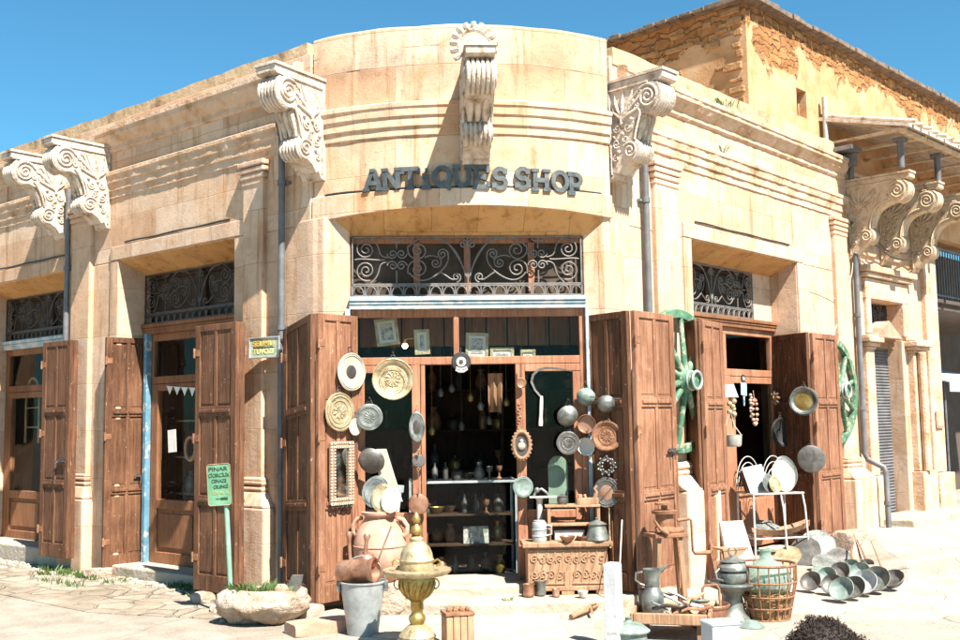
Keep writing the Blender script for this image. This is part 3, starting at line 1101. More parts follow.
def side_door(fr, a, b, mat, z0, jamb=None):
    d = DEPTH
    c = (a + b) / 2
    bars = [(a, a + .09, z0, 2.60), (b - .09, b, z0, 2.60), (a + .09, b - .09, 2.52, 2.60), (a + .09, b - .09, 2.05, 2.13), (c - .11, c + .11, z0, 2.05), (c - .05, c + .05, 2.13, 2.52)]
    panes, panels = [], []
    for x0, x1 in ((a + .09, c - .11), (c + .11, b - .09)):
        bars += [(x0, x0 + .09, z0, 2.045), (x0 + .09, x1, 1.97, 2.045), (x0 + .09, x1, .70, .80), (x0 + .09, x1, z0, z0 + .12)]
        panes.append((x0 + .09, x1, .80, 1.97))
        panels.append((x0 + .09, x1, z0 + .12, .70))
    panes += [(a + .09, c - .05, 2.13, 2.52), (c + .05, b - .09, 2.13, 2.52)]
    f = joinery(fr, d - .03, bars, mat, panes, panels)
    if jamb:
        m = MB()
        m.box(a + .002, a + .06, d - .10, d - .035, z0, 2.605)
        build(m, 'door_jamb', MT[jamb], shop, fr.M, bevel=.004)
    return f


dl = side_door(FL, OPL[0][0] + .08, OPL[0][1], 'door_brown', .12, 'bright_blue')
m = MB()
m.tube([(-2.05 + .085 * math.cos(t), .255, 1.35 + .12 * math.sin(t)) for t in [i * math.pi / 9 for i in range(18)]], .018, 8, closed=True)
build(m, 'door_handle', MT['old_wood'], dl, None, smooth=60)
side_door(FL, OPL[1][0], OPL[1][1], 'door_brown', .18)
side_door(FR, OPR[0], OPR[1], 'door', .12)


# ---- folding shutters: leaves standing in pairs
def leaf_mesh(w, h, dz=0.0, tk=.045, tiers=((.0, .335), (.335, .67), (.67, 1.0))):
    m = MB()
    st = .075
    m.box(0, st, -tk / 2, tk / 2, 0, h)
    m.box(w - st, w, -tk / 2, tk / 2, 0, h)
    e = .001
    for i, (a, b) in enumerate(tiers):
        z0, z1 = a * h, b * h
        rb = .15 if i == 0 else .045
        m.box(st, w - st, -tk / 2 + e, tk / 2 - e, z0, z0 + rb)
        m.box(st, w - st, -tk / 2 + e, tk / 2 - e, z1 - (.06 if i == 2 else .045), z1)
        zz0, zz1 = z0 + rb, z1 - (.06 if i == 2 else .045)
        mid = .022
        m.box(w / 2 - mid, w / 2 + mid, -tk / 2 + 2 * e, tk / 2 - 2 * e, zz0, zz1)
        for x0, x1 in ((st, w / 2 - mid), (w / 2 + mid, w - st)):
            m.box(x0 - .003, x1 + .003, -.008, .008, zz0 - .003, zz1 + .003)
            m.box(x0 + .014, x1 - .014, -.013, .013, zz0 + .022, zz1 - .022)
        # raised moulding over each rail
        if i < 2:
            for x0, x1 in ((st + .012, w / 2 - mid * .3), (w / 2 + mid * .3, w - st - .012)):
                m.box(x0, x1, -tk / 2 - .012, tk / 2 + .012, z1 - .012, z1 + .020)
    if dz:
        m.v = [(x, y, z + dz * (x / w) * (z / h)) for x, y, z in m.v]
    return m


def shutter(P, Q, z0, z1, mat, dz=0.0, label=None, ring=False):
    P, Q = Vector((P[0], P[1], 0)), Vector((Q[0], Q[1], 0))
    d = Q - P
    w = d.length
    M = Matrix.Translation((P.x, P.y, z0)) @ Matrix.Rotation(math.atan2(d.y, d.x), 4, 'Z')
    o = build(leaf_mesh(w, z1 - z0, dz), 'shutter', MT[mat], shop, M, bevel=.005)
    for z in (.25, (z1 - z0) * .55, (z1 - z0) - .3):
        h = MB()
        h.tube([(-.004, -.03, z), (-.004, -.03, z + .09)], .011, 8)
        h.box(.0, .07, -.0265, -.0228, z + .015, z + .075)
        build(h, 'hinge', MT['rust'], o, None)
    if label:
        o['label'] = label
    return o


def latch(o, w, z, mat='dark_iron'):
    h = MB()
    h.box(w - .13, w - .005, -.034, -.0262, z, z + .05)
    h.tube([(w - .16, -.04, z + .025), (w + .05, -.04, z + .025)], .009, 8)
    h.tube([(w - .10, -.04, z + .025), (w - .10, -.075, z + .01), (w - .10, -.075, z - .05)], .007, 7)
    build(h, 'latch', MT[mat], o, None)


class Leaf:
    def __init__(s, P, Q):
        s.P, s.Q = Vector((*P, 0)), Vector((*Q, 0))
        d = (s.Q - s.P).normalized()
        s.n = Vector((d.y, -d.x, 0))   # towards the street

    def at(s, x, y, off=.05):
        p = s.P + s.n * off
        return on_plane(x, y, p, s.n)


LF = {}


def leaf(key, P, Q, z0, z1, mat, dz=0.0, label=None):
    LF[key] = Leaf(P, Q)
    return shutter(P, Q, z0, z1, mat, dz, label)


fl = (-1.415, 9.0)
leaf('corner_l_out', (-1.764, 9.45), (-1.44, 9.01), .08, 2.44, 'shutter', .10)
leaf('corner_l', (-1.405, 9.0), (-1.11, 9.36), .08, 2.54, 'shutter_pink')
leaf('corner_r_in', (.965, 9.53), (1.29, 9.11), .12, 2.53, 'shutter')
latch(leaf('corner_r', (1.325, 9.09), (1.755, 9.59), .12, 2.53, 'shutter_pink'), .62, 1.15)
latch(leaf('door_l_wall', (-4.06, 11.35), (-3.69, 11.70), .07, 2.56, 'shutter'), .49, .95)
leaf('door_l_fold', (-2.664, 9.86), (-2.19, 9.46), .09, 2.52, 'shutter')
leaf('door_l_back', (-2.155, 9.48), (-2.33, 10.06), .09, 2.52, 'shutter')
latch(leaf('far_fold', (-4.97, 11.95), (-4.52, 11.60), .17, 2.555, 'shutter'), .50, 1.02)
leaf('far_back', (-4.485, 11.62), (-4.70, 12.0), .17, 2.555, 'shutter')
leaf('street_l', (2.135, 10.15), (2.44, 10.62), .06, 2.54, 'shutter_pink')
leaf('street_l_back', (1.93, 10.78), (2.105, 10.17), .06, 2.54, 'shutter')
leaf('street_r_in', (3.50, 12.62), (3.77, 12.07), .08, 2.55, 'shutter')
leaf('street_r', (3.805, 12.06), (4.255, 12.55), .08, 2.54, 'shutter_pink')

# ---- interior
m = MB()
pL = FL.w(-9.0, .42, 0)
pLc = FL.w(0, .42, 0)
pRc = FR.w(0, .42, 0)
pR = FR.w(5.24, .42, 0)
bk = pL + (pR - pRc) * 1.0 + Vector((0, 0, 0))
room = [(pL.x, pL.y), (pLc.x, pLc.y), (-1.1, 9.48), (.95, 9.62), (pRc.x, pRc.y), (pR.x, pR.y), (bk.x, bk.y)]
m.prism(room, -.2, ZF - .06)
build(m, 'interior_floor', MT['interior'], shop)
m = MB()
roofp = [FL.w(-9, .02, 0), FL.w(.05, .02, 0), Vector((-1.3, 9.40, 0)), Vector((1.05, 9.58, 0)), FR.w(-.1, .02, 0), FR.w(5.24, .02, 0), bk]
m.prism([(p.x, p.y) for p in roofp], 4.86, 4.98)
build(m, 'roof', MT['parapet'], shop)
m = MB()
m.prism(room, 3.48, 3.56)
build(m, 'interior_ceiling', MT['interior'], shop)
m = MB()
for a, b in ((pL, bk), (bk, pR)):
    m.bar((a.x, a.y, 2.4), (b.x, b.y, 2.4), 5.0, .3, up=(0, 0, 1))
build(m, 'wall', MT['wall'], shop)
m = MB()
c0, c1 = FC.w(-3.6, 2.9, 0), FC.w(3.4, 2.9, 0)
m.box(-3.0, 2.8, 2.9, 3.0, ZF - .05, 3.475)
build(m, 'dark_partition', MT['dark_wood'], shop, FC.M)
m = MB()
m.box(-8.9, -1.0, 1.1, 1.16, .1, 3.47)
build(m, 'dark_partition', MT['dark_wood'], shop, FL.M)  # dark screen added so the side door panes look dark
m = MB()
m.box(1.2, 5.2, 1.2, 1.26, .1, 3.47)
build(m, 'dark_partition', MT['dark_wood'], shop, FR.M)  # same added screen behind the street door, darkens the view inside

# ---- doorsteps
m = MB()
pts = [(-1.12, -.0), (-1.0, -.10), (-.62, -.18), (-.2, -.22), (.2, -.20), (.34, -.16)]
m.prism(pts + [(.36, .0), (.93, .0), (.93, .5), (-1.12, .5)], -.05, ZF)
build(m, 'doorstep', MT['step'], shop, FC.M, bevel=.02)
m = MB()
pts = [(-1.2, -.24), (-.8, -.46), (-.2, -.60), (.5, -.62), (1.05, -.56), (1.42, -.30)]
m.prism(pts + [(1.35, -.02), (-1.2, -.02)], -.05, .10)
build(m, 'doorstep', MT['step'], shop, FC.M, bevel=.02)
m = MB()
m.box(-3.06, -.95, -.035, .45, -.05, .12)
build(m, 'doorstep', MT['step'], shop, FL.M, bevel=.02)
m = MB()
m.box(-6.28, -4.06, -.035, .45, -.05, .20)
build(m, 'doorstep', MT['step'], shop, FL.M, bevel=.02)
m = MB()
m.box(1.16, 3.75, -.26, .45, -.05, .09)
build(m, 'doorstep', MT['step'], shop, FR.M, bevel=.02)


# ---- lettering ANTiQUES SHOP, slab letters standing off the bow
def glyph(ch):
    """strokes as boxes / polylines on a 0..w x 0..1 field; returns (width, list of polylines, stroke)"""
    s = .0
    q = math.pi / 8
    arc = lambda cx, cy, rx, ry, a0, a1, n=10: [(cx + rx * math.cos(a0 + (a1 - a0) * i / n), cy + ry * math.sin(a0 + (a1 - a0) * i / n)) for i in range(n + 1)]
    P = math.pi
    G = {
        'A': (1.0, [[(.12, .06), (.46, .95)], [(.54, .95), (.88, .06)], [(.25, .36), (.75, .36)], [(-.02, .06), (.32, .06)], [(.68, .06), (1.02, .06)], [(.34, .94), (.6, .94)]]),
        'N': (1.0, [[(.17, .06), (.17, .94)], [(.17, .94), (.83, .06)], [(.83, .06), (.83, .94)], [(-.02, .06), (.36, .06)], [(-.02, .94), (.3, .94)], [(.64, .94), (1.02, .94)]]),
        'T': (.9, [[(.45, .06), (.45, .94)], [(.02, .92), (.88, .92)], [(.05, .70), (.05, .94)], [(.85, .70), (.85, .94)], [(.25, .06), (.65, .06)]]),
        'i': (.5, [[(.25, .06), (.25, .62)], [(.03, .06), (.47, .06)], [(.05, .60), (.25, .60)], [(.20, .86), (.32, .86)]]),
        'Q': (1.0, [arc(.5, .5, .38, .42, 0, 2 * P, 20), [(.52, .28), (.92, -.08)]]),
        'U': (1.0, [[(.2, .94), (.2, .36)] + arc(.5, .36, .3, .29, P, 2 * P) + [(.8, .94)], [(-.0, .94), (.4, .94)], [(.6, .94), (1.0, .94)]]),
        'E': (.9, [[(.2, .06), (.2, .94)], [(.02, .06), (.82, .06)], [(.02, .94), (.8, .94)], [(.2, .5), (.6, .5)], [(.8, .06), (.8, .32)], [(.78, .94), (.78, .70)], [(.6, .38), (.6, .62)]]),
        'S': (.85, [arc(.42, .71, .27, .23, .25 * P, 1.5 * P, 10) + arc(.42, .28, .29, .23, .5 * P, -.85 * P, 12)[1:], [(.68, .70), (.68, .96)], [(.12, .30), (.12, .04)]]),
        'H': (1.0, [[(.2, .06), (.2, .94)], [(.8, .06), (.8, .94)], [(.2, .5), (.8, .5)], [(0, .06), (.4, .06)], [(0, .94), (.4, .94)], [(.6, .06), (1, .06)], [(.6, .94), (1, .94)]]),
        'O': (1.0, [arc(.5, .5, .38, .42, 0, 2 * P, 20)]),
        'P': (.85, [[(.22, .06), (.22, .94)], [(.02, .06), (.45, .06)], [(.02, .94), (.45, .93)] + arc(.48, .68, .28, .25, .5 * P, -.5 * P) + [(.22, .43)]]),
    }
    return G[ch]


def letter(mb, ch, M, h, sw=.041, tk=.03):
    w, strokes = glyph(ch)
    for i, pl in enumerate(strokes):
        thick = sw if len(pl) > 3 or i < 3 else sw * .72
        f0 = -tk - .0015 * i
        pts = [Vector(((a - w / 2) * h * .92, 0, b * h)) for a, b in pl]
        n = len(pts)
        loop = (pts[0] - pts[-1]).length < 1e-4
        L, Rr = [], []
        for j, p in enumerate(pts):
            if loop:
                t = pts[(j + 1) % (n - 1)] - pts[(j - 1) % (n - 1)]
            else:
                t = pts[min(j + 1, n - 1)] - pts[max(j - 1, 0)]
            t.normalize()
            nn = Vector((-t.z, 0, t.x)) * thick / 2
            L.append(p + nn)
            Rr.append(p - nn)
        vs, fs = [], []
        for j in range(n):
            for p in (L[j], Rr[j]):
                vs.append((p.x, f0, p.z))
            for p in (Rr[j], L[j]):
                vs.append((p.x, 0.001 * i, p.z))
        for j in range(n - 1):
            for q in range(4):
                a, b = j * 4 + q, j * 4 + (q + 1) % 4
                fs.append((a, b, b + 4, a + 4))
        fs += [(0, 3, 2, 1), tuple((n - 1) * 4 + q for q in range(4))]
        mb.add(vs, fs, M)


m = MB()
TXT = [('A', 372, 180), ('N', 390.5, 179), ('T', 410, 178), ('i', 426.5, 177.5), ('Q', 442, 176.5), ('U', 462, 176), ('E', 481, 177), ('S', 500.5, 178), ('S', 523, 178), ('H', 541.5, 180), ('O', 561, 181), ('P', 575, 183.5)]
for ch, x, y in TXT:
    best = None
    for i in range(200):
        dx = -1.3 + 2.5 * i / 199
        p = FC.M @ (bow(dx, .05) + Vector((0, 0, 3.85)))
        v = p - EYEV
        wz = v.dot(cF)
        X = 480 + FOC * v.dot(cR) / wz
        if best is None or abs(X - x) < best[0]:
            best = (abs(X - x), dx)
    dx = best[1]
    p = bow(dx, .012)
    v = FC.M @ p
    d = ray(x, y)
    zc = EYE + d.z * (v.y - .03) / d.y
    h = .195
    letter(m, ch, Matrix.Translation((p.x, p.y - .0, zc - h / 2)) @ Matrix.Rotation(math.asin(dx / BR), 4, 'Z'), h)
build(m, 'lettering', plain('dull_steel_letters', [(.3, (.05, .055, .055)), (.55, (.10, .11, .11)), (.75, (.16, .165, .155))], .5, .4, 12, bstr=.15), shop, FC.M)

# ================================================================ NEIGHBOURING BUILDING
nb = thing('town_house', 'two storey ochre house with crumbling plaster, roller shutter door and covered balcony beyond the shop', 'building')
M_ = FB.M
m = MB()
d0, d1 = .0, .45
m.box(-.02, .42, d0, d1, -.1, 4.75)
m.box(1.44, 2.72, d0, d1, -.1, 4.75)
m.box(.42, 1.44, d0, d1, 3.12, 4.75)
build(m, 'wall', MT['pier'], nb, M_, bevel=.012)
# door surround: columns, capitals, sill course, hood
m = MB()
for x0, x1 in ((.10, .34), (1.60, 1.98)):
    m.box(x0, x1, -.09, .02, .80, 2.44)
    for i, (z0, z1, e) in enumerate(((2.44, 2.48, .02), (2.48, 2.53, .06), (2.53, 2.60, .10), (2.60, 2.63, .05))):
        m.box(x0 - e, x1 + e, -.09 - e, .018 - .001 * i, z0, z1 - .002)
    m.box(x0 - .05, x1 + .07, -.16, .02, -.1, .795)
m.tube([(1.72, -.15, .8), (1.72, -.15, 2.45)], .06, 12)
m.box(2.18, 2.62, -.07, .02, .75, 4.1)
m.box(2.12, 2.70, -.15, .02, -.1, .74)
for x0, x1 in ((.28, .42), (1.44, 1.58)):
    m.box(x0, x1, -.045, .02, 2.66, 3.40)
m.box(.26, 1.62, -.05, .02, 3.125, 3.40)
m.box(.20, 1.70, -.10, .02, 3.41, 3.47)
m.box(.16, 1.76, -.14, .02, 3.475, 3.56)
m.box(.26, .68, -.04, .02, 3.70, 4.05)
m.box(.92, 1.52, -.04, .02, 3.70, 4.05)
build(m, 'door_surround', MT['trim'], nb, M_, bevel=.012)
# roller shutter
m = MB()
n = 58
pol = [(.30, .12)]
for i in range(n):
    z = .12 + 2.40 * i / n
    dz = 2.40 / n
    pol += [(.215, z + dz * .12), (.200, z + dz * .5), (.215, z + dz * .88)]
pol += [(.30, 2.52)]
m.extx(pol, .425, 1.435, 1)
build(m, 'roller_shutter', MT['pipe'], nb, M_)
m = MB()
m.box(.42, 1.44, .12, .30, 2.50, 2.62)
m.box(.60, 1.43, .06, .12, 2.60, 2.66, Matrix.Rotation(R_(-0), 4, 'Y'))
build(m, 'transom_bar', MT['old_wood'], nb, M_, bevel=.006)
g = build(fret(1.0, .50, .010), 'fanlight_grille', MT['dark_iron'], nb, M_ @ Matrix.Translation((.43, .20, 2.62)))
m = MB()
m.box(0, 1.0, .08, .10, -.02, .52)
build(m, 'fanlight_glass', MT['dusty'], g)
m = MB()
m.add([(.46, -.05, 2.62), (1.38, -.05, 2.62), (.95, -.05, 2.86), (.46, .18, 2.62), (1.38, .18, 2.62), (.95, .18, 2.86)],
      [(0, 1, 2), (5, 4, 3), (0, 3, 4, 1), (1, 4, 5, 2), (2, 5, 3, 0)])
build(m, 'door_hood', MT['terracotta'], nb, M_, bevel=.01)
for x in (.0, .94, 1.98):
    corbel(nb, M_ @ Matrix.Translation((x, 0, 4.62)), 'carved_ochre', D=.84, H=1.02, w=.17)
# far jamb walls of the gap beyond
m = MB()
m.box(2.72, 12.0, 2.4, 2.7, -.1, 4.9)
m.box(2.40, 2.72, .45, 2.7, -.1, 4.745)
build(m, 'wall', MT['interior'], nb, M_)  # dark colour stands in for the shade inside the gap
m = MB()
m.box(2.73, 9.0, .25, 2.39, 3.20, 3.34)
m.box(2.73, 9.0, .20, .25, 3.30, 3.36)
build(m, 'balcony_floor', MT['interior'], nb, M_, bevel=.01)  # dark colour put on for the shade below the slab
m = MB()
m.box(2.74, 9.0, .27, .30, 4.16, 4.20)
m.box(2.74, 9.0, .27, .30, 3.42, 3.45)
for i in range(48):
    x = 2.80 + i * .105
    m.box(x, x + .02, .277, .293, 3.34, 4.17)
build(m, 'balcony_railing', MT['pipe'], nb, M_)

# upper storey
ux, ud = -2.20, .15
m = MB()
wx0, wx1, wz0, wz1 = -1.02, -.76, 5.38, 5.74
top = 6.53
m.box(ux, wx0, ud, ud + .4, 4.3, top)
m.box(wx1, 12.0, ud, ud + .4, 4.3, top)
m.box(wx0, wx1, ud, ud + .4, wz1, top)
m.box(wx0, wx1, ud, ud + .4, 4.3, wz0)
m.box(ux + .001, ux + .4, ud + .4, 9.0, 4.3, top)
m.box(-2.0, 12.0, 8.6, 9.0, 4.3, top - .01)
up = build(m, 'upper_wall', MT['rubble'], nb, M_)
# a few stones standing proud where the plaster has gone
m = MB()
random.seed(21)
for i in range(80):
    if i < 24:
        z = 6.28 + .24 * random.random() ** .7
        x = ux + .15 + random.random() * 5.2
        w, h = .07 + .12 * random.random(), .03 + .035 * random.random()
        m.box(x, x + w, ud - .006 - .016 * random.random(), ud + .02, z - h, z)
    else:
        z = 5.75 + .75 * random.random()
        y = ud + .15 + random.random() * 4.6
        w, h = .10 + .16 * random.random(), .04 + .05 * random.random()
        m.box(ux - .008 - .02 * random.random(), ux + .02, y, y + w, z - h, z)
for i in range(11):   # broken corner, stones missing
    z = 5.0 + i * .14 + .03 * random.random()
    m.box(ux - .012 - .035 * random.random(), ux + .06, ud + .03 + .05 * random.random(), ud + .14 + .25 * random.random(), z, z + .05 + .07 * random.random())
m.v = [(x + .012 * noise.noise(Vector((x * 9, y * 9, z * 9))), y + .012 * noise.noise(Vector((x * 9, z * 9, y * 7))), z + .012 * noise.noise(Vector((z * 8, x * 8, 3)))) for x, y, z in m.v]
bmz = build(m, 'broken_masonry', plain('ochre_rubble_stone', [(.3, (.24, .125, .06)), (.55, (.40, .225, .105)), (.75, (.50, .33, .19))], .95, 0, 4, bscale=18, bstr=.9, spec=.1, dist=.04), up, None, bevel=.012)
bmz['kind'] = 'stuff'
m = MB()
m.box(wx0, wx1, ud + .18, ud + .20, wz0, wz1)
w_ = build(m, 'window', MT['black'], nb, M_)  # black sheet stands for the unlit opening behind the frame
m = MB()
for b_ in ((wx0, wx0 + .035, wz0, wz1), (wx1 - .035, wx1, wz0, wz1), (wx0 + .035, wx1 - .035, wz1 - .035, wz1), (wx0 + .035, wx1 - .035, wz0, wz0 + .03), (-.90, -.88, wz0 + .03, wz1 - .035)):
    m.box(b_[0], b_[1], ud + .10, ud + .15, b_[2], b_[3])
build(m, 'window_frame', MT['old_wood'], w_, None)
# eaves
m = MB()
n = 70
pts = []
for i in range(n):
    x = ux - .1 + (12.2) * i / n
    m.box(x, x + 12.2 / n - .012, ud - .12 - .03 * random.random(), ud + .5, top + .012 * random.random(), top + .055 + .03 * random.random())
for i in range(44):
    y = ud + .5 + 8.0 * i / 44
    m.box(ux - .11 - .04 * random.random(), ux + .5, y, y + .165, top + .012 * random.random(), top + .05 + .03 * random.random())
m.box(ux - .05, 12, ud - .05, 9.0, top - .004, top + .014)
build(m, 'roof', plain('mossy_roof_tiles', [(.3, (.06, .05, .04)), (.55, (.16, .11, .075)), (.75, (.26, .18, .12))], .95, 0, 8, bscale=30, bstr=.6), nb, M_, bevel=.008)
# covered balcony
m = MB()
m.add([(-.45, -1.02, 5.10), (9, -1.02, 5.10), (9, .16, 5.42), (-.45, .16, 5.42), (-.45, -1.02, 5.14), (9, -1.02, 5.14), (9, .16, 5.47), (-.45, .16, 5.47)],
      [(0, 3, 2, 1), (4, 5, 6, 7), (0, 1, 5, 4), (1, 2, 6, 5), (2, 3, 7, 6), (3, 0, 4, 7)])
for i in range(38):
    x = -.45 + i * .25
    m.tube([(x + .1, -1.04 - .04 * random.random(), 5.175), (x + .1, .15, 5.505)], .022 + .012 * random.random(), 7)
br = build(m, 'balcony_roof', MT['carved'], nb, M_)
m = MB()
m.box(-.43, 9, -.95, -.89, 5.05, 5.095)
for i in range(16):
    m.box(-.40 + i * .62, -.33 + i * .62, -.95, .14, 5.09, 5.12)
build(m, 'balcony_beam', MT['carved_ochre'], br, None)
for x in (-.16, 1.02, 2.2, 3.4):
    m = MB()
    m.tube([(x, -.78, 4.67), (x, -.78, 5.06)], .042, 10)
    m.box(x - .07, x + .07, -.85, -.71, 5.00, 5.05)
    build(m, 'balcony_post', MT['pipe'], nb, M_, smooth=40)
m = MB()
m.box(-.10, 9.0, -.02, .12, 4.752, 4.80)
build(m, 'balcony_kerb', MT['trim'], nb, M_)
m = MB()
m.tube([(-.42, .07, 4.5), (-.42, .07, 5.72)], .035, 10)
build(m, 'vent_pipe', MT['galv'], nb, M_, smooth=40)
m = MB()
m.tube([(.25 + .1 * i, -.15 - .03 * math.sin(i * .9), 3.92 - .12 * math.sin(math.pi * i / 16) + .01 * math.sin(i * 2)) for i in range(17)], .012, 5)
m.tube([(.25 + .1 * i, -.17, 3.86 - .16 * math.sin(math.pi * i / 16)) for i in range(17)], .010, 5)
build(m, 'cable', MT['black'], nb, M_)

m = MB()
m.box(-.13, .13, -.012, .012, -.12, .12)
pq = single(m, 'wall_plaque', MT['terracotta'], 'small square terracotta coloured plaque fixed on the pilaster beside the roller shutter door', 'plaque', FB.M @ Matrix.Translation((2.40, -.09, 1.50)), bevel=.006)
m = MB()
m.box(-.105, .105, -.020, -.0125, -.095, .095)
build(m, 'inset_panel', plain('plaque_face', [(.3, (.40, .20, .12)), (.7, (.55, .33, .22))], .8, 0, 20, bstr=.3), pq, None, bevel=.004)
aw = thing('awning', 'white cloth awning edge jutting out from the dark gap beyond the ochre house', 'awning', M=FB.M @ Matrix.Translation((3.35, .1, 1.86)))
m = MB()
m.add([(0, 0, .22), (3, 0, .22), (3, 1.2, .5), (0, 1.2, .5), (0, 0, .20), (3, 0, .20), (3, 1.2, .48), (0, 1.2, .48)], [(0, 1, 2, 3), (7, 6, 5, 4), (0, 4, 5, 1), (1, 5, 6, 2), (2, 6, 7, 3), (3, 7, 4, 0)])
m.box(0, 3, -.008, .004, .06, .218)
build(m, 'canopy', MT['white_paint'], aw)
m = MB()
for x in (.05, 2.9):
    m.tube([(x, .1, .2), (x, .1, -1.85)], .02, 8)
build(m, 'pole', MT['pipe'], aw)

# ================================================================ GROUND
m = MB()
m.add([(-300, -200, 0), (300, -200, 0), (300, 400, 0), (-300, 400, 0)], [(0, 1, 2, 3)])
struct(build(m, 'road', MT['road']))


def sheet(name, pts, z, mat):
    m = MB()
    m.prism(pts, z - .05, z)
    return struct(build(m, name, MT[mat]))


a, b = FL.w(-9, .05, 0), FL.w(-9, -1.25, 0)
c, d = FL.w(-1.2, -1.35, 0), FL.w(.0, .0, 0)
sheet('pavement', [(a.x, a.y), (b.x, b.y), (c.x, c.y), (-1.9, 8.7), (-1.6, 9.4), (d.x, d.y)], .006, 'pave')
sheet('forecourt', [(-1.95, 8.72), (-1.15, 8.25), (-.2, 7.6), (1.2, 7.2), (3.2, 8.1), (5.6, 9.9), (5.9, 13.0), (5.4, 13.9), (1.4, 9.9), (-1.6, 9.45)], .0045, 'concrete')
q0, q1 = on_ground(906, 562, .19), on_ground(962, 549, .19)
dd = (q1 - q0).normalized()
q1 = q0 + dd * 9
e0, e1 = FB.w(.02, .2, 0), FB.w(9, .2, 0)
m = MB()
m.prism([(q0.x, q0.y), (q1.x, q1.y), (e1.x, e1.y), (e0.x, e0.y), (4.55, 12.9)], -.05, .17)
struct(build(m, 'raised_pavement', MT['concrete'], bevel=.02))
m = MB()
s0, s1 = on_ground(872, 543, .10), on_ground(908, 575, .10)
A_ = [(4.55, 12.9), (q0.x, q0.y)]
B_ = [(4.05, 12.55), (q0.x - .62, q0.y + .10)]
m.add([(*A_[0], .172), (*A_[1], .172), (*B_[1], .0), (*B_[0], .0), (*A_[0], -.05), (*A_[1], -.05), (*B_[1], -.05), (*B_[0], -.05)],
      [(0, 3, 2, 1), (4, 5, 6, 7), (0, 1, 5, 4), (1, 2, 6, 5), (2, 3, 7, 6), (3, 0, 4, 7)])
struct(build(m, 'added_slope', MT['concrete'], bevel=.01))  # slope added in place of a shaded step end, to catch the sun
m = MB()
m.box(.2, 2.4, -.55, .1, .0, .26)
struct(build(m, 'doorway_step', MT['step'], None, FB.M, bevel=.02))

# ================================================================ LIGHT, SKY, CAMERA
w = bpy.data.worlds.new('World')
sc.world = w
w.use_nodes = True
nt = w.node_tree
nt.nodes.clear()
sky = nt.nodes.new('ShaderNodeTexSky')
sky.sky_type = 'NISHITA'
sky.sun_disc = False
SUN = Vector((.40, -.62, 1.0)).normalized()
el = math.asin(SUN.z)
sky.sun_elevation = el
sky.sun_rotation = math.atan2(SUN.x, SUN.y)
sky.air_density = 1.0
sky.dust_density = .3
sky.ozone_density = .8
bg = nt.nodes.new('ShaderNodeBackground')
bg.inputs[1].default_value = .05
wo = nt.nodes.new('ShaderNodeOutputWorld')
tint = nt.nodes.new('ShaderNodeMix')
tint.data_type = 'RGBA'
tint.blend_type = 'MULTIPLY'
tint.inputs[0].default_value = 1.0
tint.inputs[7].default_value = (.44, .97, 1.10, 1)
nt.links.new(sky.outputs[0], tint.inputs[6])
nt.links.new(tint.outputs[2], bg.inputs[0])
nt.links.new(bg.outputs[0], wo.inputs[0])
L = bpy.data.lights.new('sun', 'SUN')
L.energy = 5.0
L.angle = R_(.53)
L.color = (1.0, .945, .87)
lo = bpy.data.objects.new('sun', L)
COL.objects.link(lo)
lo.matrix_world = axis_matrix((4, -6, 12), SUN)

cam = bpy.data.cameras.new('camera')
cam.sensor_width = 36.0
cam.lens = FOC / 960 * 36.0
cam.clip_end = 1000
co = bpy.data.objects.new('camera', cam)
COL.objects.link(co)
mm = Matrix((cR, cU, -cF)).transposed().to_4x4()
mm.translation = EYEV
co.matrix_world = mm
sc.camera = co
sc.view_settings.view_transform = 'Standard'
sc.view_settings.look = 'None'
sc.view_settings.exposure = 1.7
sc.view_settings.gamma = 1.0
sc.render.engine = 'CYCLES'
sc.cycles.max_bounces = 8
sc.cycles.diffuse_bounces = 5
sc.cycles.transparent_max_bounces = 12
sc.cycles.use_denoising = True

# ================================================================ THE WARES
PI = math.pi


def rot_ground(x, y, z=0.0, Y=None):
    return on_ground(x, y, z) if Y is None else at_depth(x, y, Y)


PLATE = [(.0, .012), (.55, .010), (.62, .022), (.70, .040), (.97, .062), (1.0, .072), (.985, .082), (.70, .058), (.60, .036), (.54, .026), (.0, .028)]
TRAY = [(.0, .0), (.72, .0), (.80, .05), (.84, .09), (.98, .11), (1.0, .13), (.985, .15), (.82, .125), (.76, .08), (.70, .03), (.0, .03)]
DISH = [(.0, .0), (.5, .01), (.8, .10), (.97, .26), (1.0, .30), (.97, .31), (.78, .14), (.48, .05), (.0, .04)]


def dent(m, r, name, pos, k=1.0):
    sd = Vector((pos[0] * 7.3, pos[1] * 3.1, pos[2] * 5.7))
    for i, (x, y, z) in enumerate(m.v):
        p = Vector((x, y, z)) / r
        a = noise.noise(p * 1.6 + sd)
        b = noise.noise(p * 3.7 + sd)
        e = noise.noise(Vector((p.x, p.y, 0)) * 1.1 + sd)
        s = 1 + k * (.035 * a + .015 * b)
        m.v[i] = (x * s, y * s, z + k * r * (.03 * e + .008 * b))


